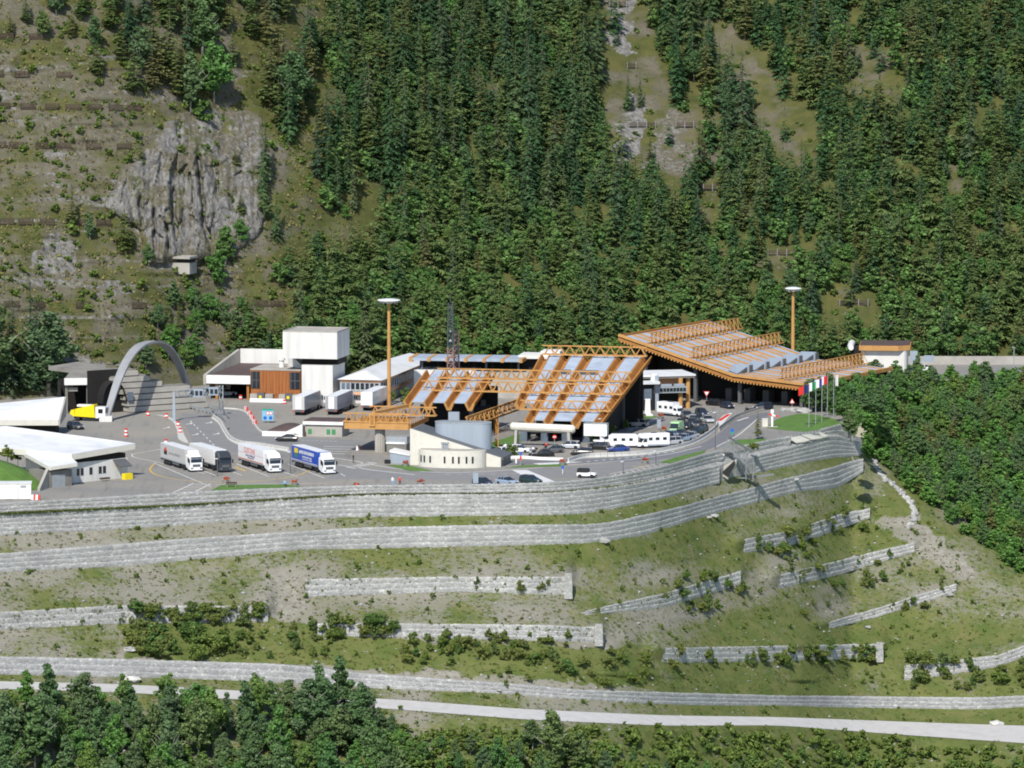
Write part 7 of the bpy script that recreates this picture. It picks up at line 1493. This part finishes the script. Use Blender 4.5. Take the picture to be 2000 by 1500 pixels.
for it in range(900):
    px = random.uniform(1590, 1800); py = random.uniform(746, 860)
    if py > (826 if px < 1660 else float(EDGE_R(max(1690, px))) - 2) or (px < 1640 and py > 806) or (py < 770 and px < 1660): continue
    if any(abs(a - px) < 15 and abs(b_ - py) < 8 for a, b_ in gp): continue
    gp.append((px, py)); tree('alder_tree', G(px, py) if py < 826 or px < 1690 else onE(px, py), random.uniform(4.0, 6.5), 'leafy tree between the flagpoles and the white building with orange roof edge', 'tree', 'trees between the flagpoles and the far white building', None, 1.45)
    if len(gp) > 55: break
for (px, py) in ((1885, 790), (1870, 780)): tree('brown_tree', onE(px, py), 6, 'reddish brown withered conifer among the green trees of the right wood', 'tree', 'withered conifers in the right wood', 'withered_conifer')
for (px, py, h) in ((1585, 806, 8), (1600, 803, 7.5), (1572, 800, 6), (1614, 806, 7), (1630, 808, 7), (1645, 812, 7.5), (1655, 820, 6), (1640, 800, 8.5), (1620, 795, 8), (1660, 808, 8), (1672, 800, 8)): tree('alder_tree', G(px, py), h, 'dark leafy tree crowding behind the flagpoles', 'tree', 'trees behind the flagpoles')
tree('larch_tree', G(1480, 858), 5.6, 'small thin conifer standing alone on the lawn strip beside the road curve', 'tree', None, 'young_conifer', .9)
for (px, py, h, lb) in ((1160, 868, 3.4, 'round green bush under the box sign'), (968, 876, 2.0, 'green bush by the orange pole'), (1002, 893, 2.6, 'thin young tree at the car park exit'), (792, 790, 3.5, 'yellow-green bush beside the left canopy'), (770, 785, 2.6, 'green bush behind the orange mast'), (15, 905, 3.6, 'leafy bush on the grass berm'), (35, 900, 3.0, 'second leafy bush on the grass berm'), (1222, 838, 2.0, 'yellow-brown shrub near the beige estate'), (1195, 852, 2.4, 'yellow-brown shrub in the shade of the canopy'), (1258, 816, 1.0, 'low shrub at the foot of the stele'), (741, 849, 1.6, 'small shrub by the fluted column'), (1472, 880, 1.8, 'small shrub behind the staircase')): tree('bush', G(px, py, 0 if px > 60 else 3.5), h, lb, 'bush', None)
# bottom woods
bot_ = []
for it in range(4000):
    px = random.uniform(-60, 2040); py = random.uniform(1372, 1660); lim = float(LN([(-200, 1395), (0, 1400), (100, 1405), (350, 1400), (500, 1395), (600, 1400), (760, 1440), (800, 1465), (1000, 1475), (1300, 1490), (1420, 1520), (2100, 1560)])(px))
    if py < lim or any(abs(a - px) < 24 and abs(b_ - py) < 17 for a, b_ in bot_): continue
    if px > 790 and random.random() < .25: continue
    bot_.append((px, py)); h = random.choice((random.uniform(5, 8), random.uniform(8, 10), random.uniform(9.5, 13.5))) if px < 790 else random.uniform(3.5, 7)
    if py < lim + 30: h *= .8 if px > 700 else .95
    if len(bot_) > 250: break
    zb = ('in the back row' if py < 1470 else 'in the middle' if py < 1560 else 'in the front row') + (' at the left end' if px < 200 else ' under the white boulders' if px < 400 else ' in the centre' if px < 590 else ' at the right end')
    k = 'dull_broadleaf_tree' if COUNT.get('dull_broadleaf_tree', 0) < 297 and random.random() < .7 else 'broadleaf_tree' if COUNT.get('broadleaf_tree', 0) < 297 else 'alder_tree'
    tree(k, onE(px, py), h, f'leafy tree {zb} of the bottom left wood' if px < 790 else 'leafy tree in the thicket along the bottom edge below the gravel road', 'tree', f'trees {zb} of the bottom left wood' if px < 790 else 'trees of the bottom thicket', 'valley_tree', random.uniform(.85, 1.15))
for (px, py, h, lb) in [(1080, 1500, 10.5, 'rounded leafy tree rising in front of the gravel road'), (1130, 1510, 8, 'leafy tree right of the rounded one in front of the gravel road'), (1040, 1470, 6, 'slim leafy tree left of the rounded one in front of the gravel road'), (600, 1450, 11.5, 'tallest leafy tree of the bottom left wood'), (700, 1460, 10.5, 'big leafy tree at the right end of the bottom left wood')]: tree('dull_broadleaf_tree', onE(px, py), h, lb, 'tree', None, 'valley_tree', 1.3)
# bushes on the terraces
BR = [((225, 520), (1198, 1228), 26, 1.6, 3.2, 'before the left edge wall'), ((265, 440), (1245, 1290), 20, 2.4, 4.2, 'below the left edge wall'), ((440, 640), (1225, 1290), 22, 1.0, 2.2, 'on the green strip left of the mid slope walls'), ((640, 770), (1222, 1252), 16, 1.6, 3.4, 'before the lower mid slope wall'), ((760, 1110), (1246, 1300), 48, 1.0, 2.6, 'below the lower mid slope wall'), ((960, 1330), (1275, 1348), 30, 1.0, 2.8, 'above the long low wall'),
      ((1325, 1455), (1130, 1195), 20, 1.4, 3.0, 'at the slanting mid slope wall'), ((1478, 1590), (1048, 1085), 14, 1.5, 3.0, 'before the topmost slanting wall'), ((1600, 1700), (1020, 1062), 9, 1.0, 2.4, 'at the right of the topmost slanting wall'), ((1535, 1775), (1085, 1140), 22, 1.0, 2.2, 'before the middle slanting wall'), ((1570, 1840), (1130, 1205), 16, 1.0, 2.2, 'between the two lower slanting walls'), ((1370, 1405), (1280, 1303), 6, 1.3, 2.4, 'at the left of the lower right wall'), ((1455, 1712), (1270, 1303), 34, 1.4, 2.9, 'before the lower right wall'), ((1780, 2010), (1290, 1350), 34, 1.4, 3.4, 'at the lower right edge'), ((860, 1110), (1136, 1164), 7, .8, 1.6, 'at the foot of the upper mid slope wall')]
for (xr, yr, n, h0, h1, wh_) in BR:
    for k in range(n):
        px, py = random.uniform(*xr), random.uniform(*yr)
        if 'slanting' in wh_ and 'topmost' in wh_: py -= (px - 1540) * .16
        tree('bush', onE(px, py) - Vector((0, .3, .1)), random.uniform(h0, h1), f'green bush {wh_}', 'bush', f'bushes {wh_}', None, random.uniform(.8, 1.3))
# right slope ground cover: stones, tufts, little shrubs that nobody could count
def scatter(n, region):
    out = []
    while len(out) < n:
        px, py = random.uniform(-40, 2040), random.uniform(960, 1620)
        ci = int((px - PXE[0]) / 6); c = cols[ci]
        if c[9] - 1 > py > c[8] - 1 or (px <= 1690 and (c[0] - 2 < py < c[3] + 1 or c[4] - 2 < py < c[5] + 2)) or py < c[0] or c[6] - 2 < py < c[7] + 2: continue
        if px > 1690 and py < BD(px): continue
        out.append((px, py))
    return out
def tuftmesh(seed, w_, h, mat):
    g = np.random.default_rng(seed); V = []; Fc = []
    for k in range(7):
        a = g.uniform(0, 2 * PI); r = g.uniform(0, w_); x, y = r * math.cos(a), r * math.sin(a); b_ = g.uniform(0, 2 * PI); l = g.uniform(.5, 1) * h; s = w_ * .28
        i = len(V); V += [(x - s * math.cos(b_), y - s * math.sin(b_), -.03), (x + s * math.cos(b_), y + s * math.sin(b_), -.03), (x + g.uniform(-.5, .5) * h, y + g.uniform(-.5, .5) * h, l)]; Fc.append((i, i + 1, i + 2))
    return npmesh('tuft', V, Fc, mat)
MAT['tuft2'] = mat_leaf('dry_grass_blades', [(.19, .175, .075), (.19, .175, .075)], .2)
mass('grass_tufts', 'green grass tufts covering the terraced slope', 'grass', [(tuftmesh(1, .34, .30, MAT['tuft']), 1), (tuftmesh(2, .4, .26, MAT['tuft']), 1)], [(onE(*q) + Vector((0, -.05, .3)), random.uniform(.6, 1.35), 1) for q in scatter(9000, 0)])
mass('dry_grass_tufts', 'dry yellow grass tufts on the terraced slope', 'grass', [(tuftmesh(3, .34, .3, MAT['tuft2']), 1)], [(onE(*q) + Vector((0, -.05, .3)), random.uniform(.5, 1.2), 1) for q in scatter(4500, 0)])
def stonemesh(seed):
    bm = bmesh.new(); bmesh.ops.create_icosphere(bm, subdivisions=1, radius=1); g = random.Random(seed)
    for v in bm.verts: v.co *= g.uniform(.7, 1.15); v.co.z *= .6
    me = bpy.data.meshes.new('s'); bm.to_mesh(me); bm.free(); me.materials.append(MAT['stone']); return me
mass('loose_stones', 'loose pale stones scattered over the terraced slope', 'stones', [(stonemesh(1), 1), (stonemesh(2), 1)], [(onE(*q) + Vector((0, -.1, .3)), abs(random.gauss(0, .16)) + .06, 1) for q in scatter(1500, 0)])
LOWBUSH = [(broadleaf(1.0, .6, .0, 7, 14, .17, MAT['bush'], 160 + i, .3), 1.0) for i in range(2)]
mass('low_shrubs', 'low green shrubs dotted over the terraced slope', 'shrubs', LOWBUSH, [(onE(*q) + Vector((0, 0, .3)), random.uniform(.35, 1.1), 1) for q in scatter(900, 0)] + [(onE(px, py) + Vector((0, 0, .3)), random.uniform(.8, 2.2), 1.2) for px, py in [(random.uniform(780, 2040), random.uniform(1430, 1560)) for _ in range(700)] if py > RB(px) + 14])
ms = []
while len(ms) < 1500:
    px, py = random.uniform(-30, 640), random.uniform(-20, 740)
    if py > BASE(px) - 4: continue
    ms.append((onM(px, py), abs(random.gauss(0, .7)) + .4, 1.2))
for k in range(500):
    px, py = random.uniform(600, 2020), random.uniform(-20, 690); ms.append((onM(px, py), random.uniform(.5, 1.6), 1.3))
mass('mountain_shrubs', 'low olive shrubs dotted over the rocky mountainside', 'shrubs', LOWBUSH, ms)
mass('mountain_grass', 'dry grass tufts on the mountainside', 'grass', [(tuftmesh(5, .6, .45, MAT['tuft2']), 1), (tuftmesh(6, .7, .4, MAT['tuft2']), 1)], [(onM(px, py) + Vector((0, 0, .3)), random.uniform(.7, 1.6), 1) for px, py in [(random.uniform(-30, 700), random.uniform(-20, 720)) for _ in range(4200)] if py < BASE(px) - 6])

rw = []
while len(rw) < 620:
    px, py = random.uniform(1580, 2100), random.uniform(745, 1270)
    if px < 1692:
        if 762 < py < 822 and py < 800 + (px - 1580) * .2: rw.append((G(px, py), random.uniform(2.5, 5), 1.5))
    elif px < 1800 and 750 < py < float(EDGE_R(px)): rw.append((G(px, min(py, 840)), random.uniform(2.5, 4.5), 1.6))
    elif float(EDGE_R(px)) + 4 < py < float(BD(px)) - 2: rw.append((onE(px, py), random.uniform(2.2, 5.0), 1.6))
mass('right_wood_undergrowth', 'dense leafy undergrowth of the wood on the right', 'undergrowth', LOW_B, rw)
mass('bottom_undergrowth', 'leafy undergrowth of the wood along the bottom edge', 'undergrowth', LOW_B, [(onE(px, py), random.uniform(1.4, 3.4), 1.5) for px, py in [(random.uniform(-40, 2040), random.uniform(1400, 1620)) for _ in range(900)] if py > RB(px) + (50 if px > 800 else 34) and (px < 820 or random.random() < .45)])

lt = []
for k in range(2600):
    px = random.uniform(-40, 1395); Yl = EDG_Y(px) - .55 + random.uniform(-.2, .2); lt.append((Vector((float(ray(px, 0)[0]) * Yl, Yl, H + float(ray(0, float(T1(px)) - .5)[1]) * Yl + .3)), random.uniform(.6, 1.5), 1.2))
mass('ledge_grass', 'thin line of grass on the ledge under the long parapet', 'grass', [(tuftmesh(8, .4, .36, MAT['tuft']), 1), (tuftmesh(9, .4, .3, MAT['tuft']), 1)], lt)
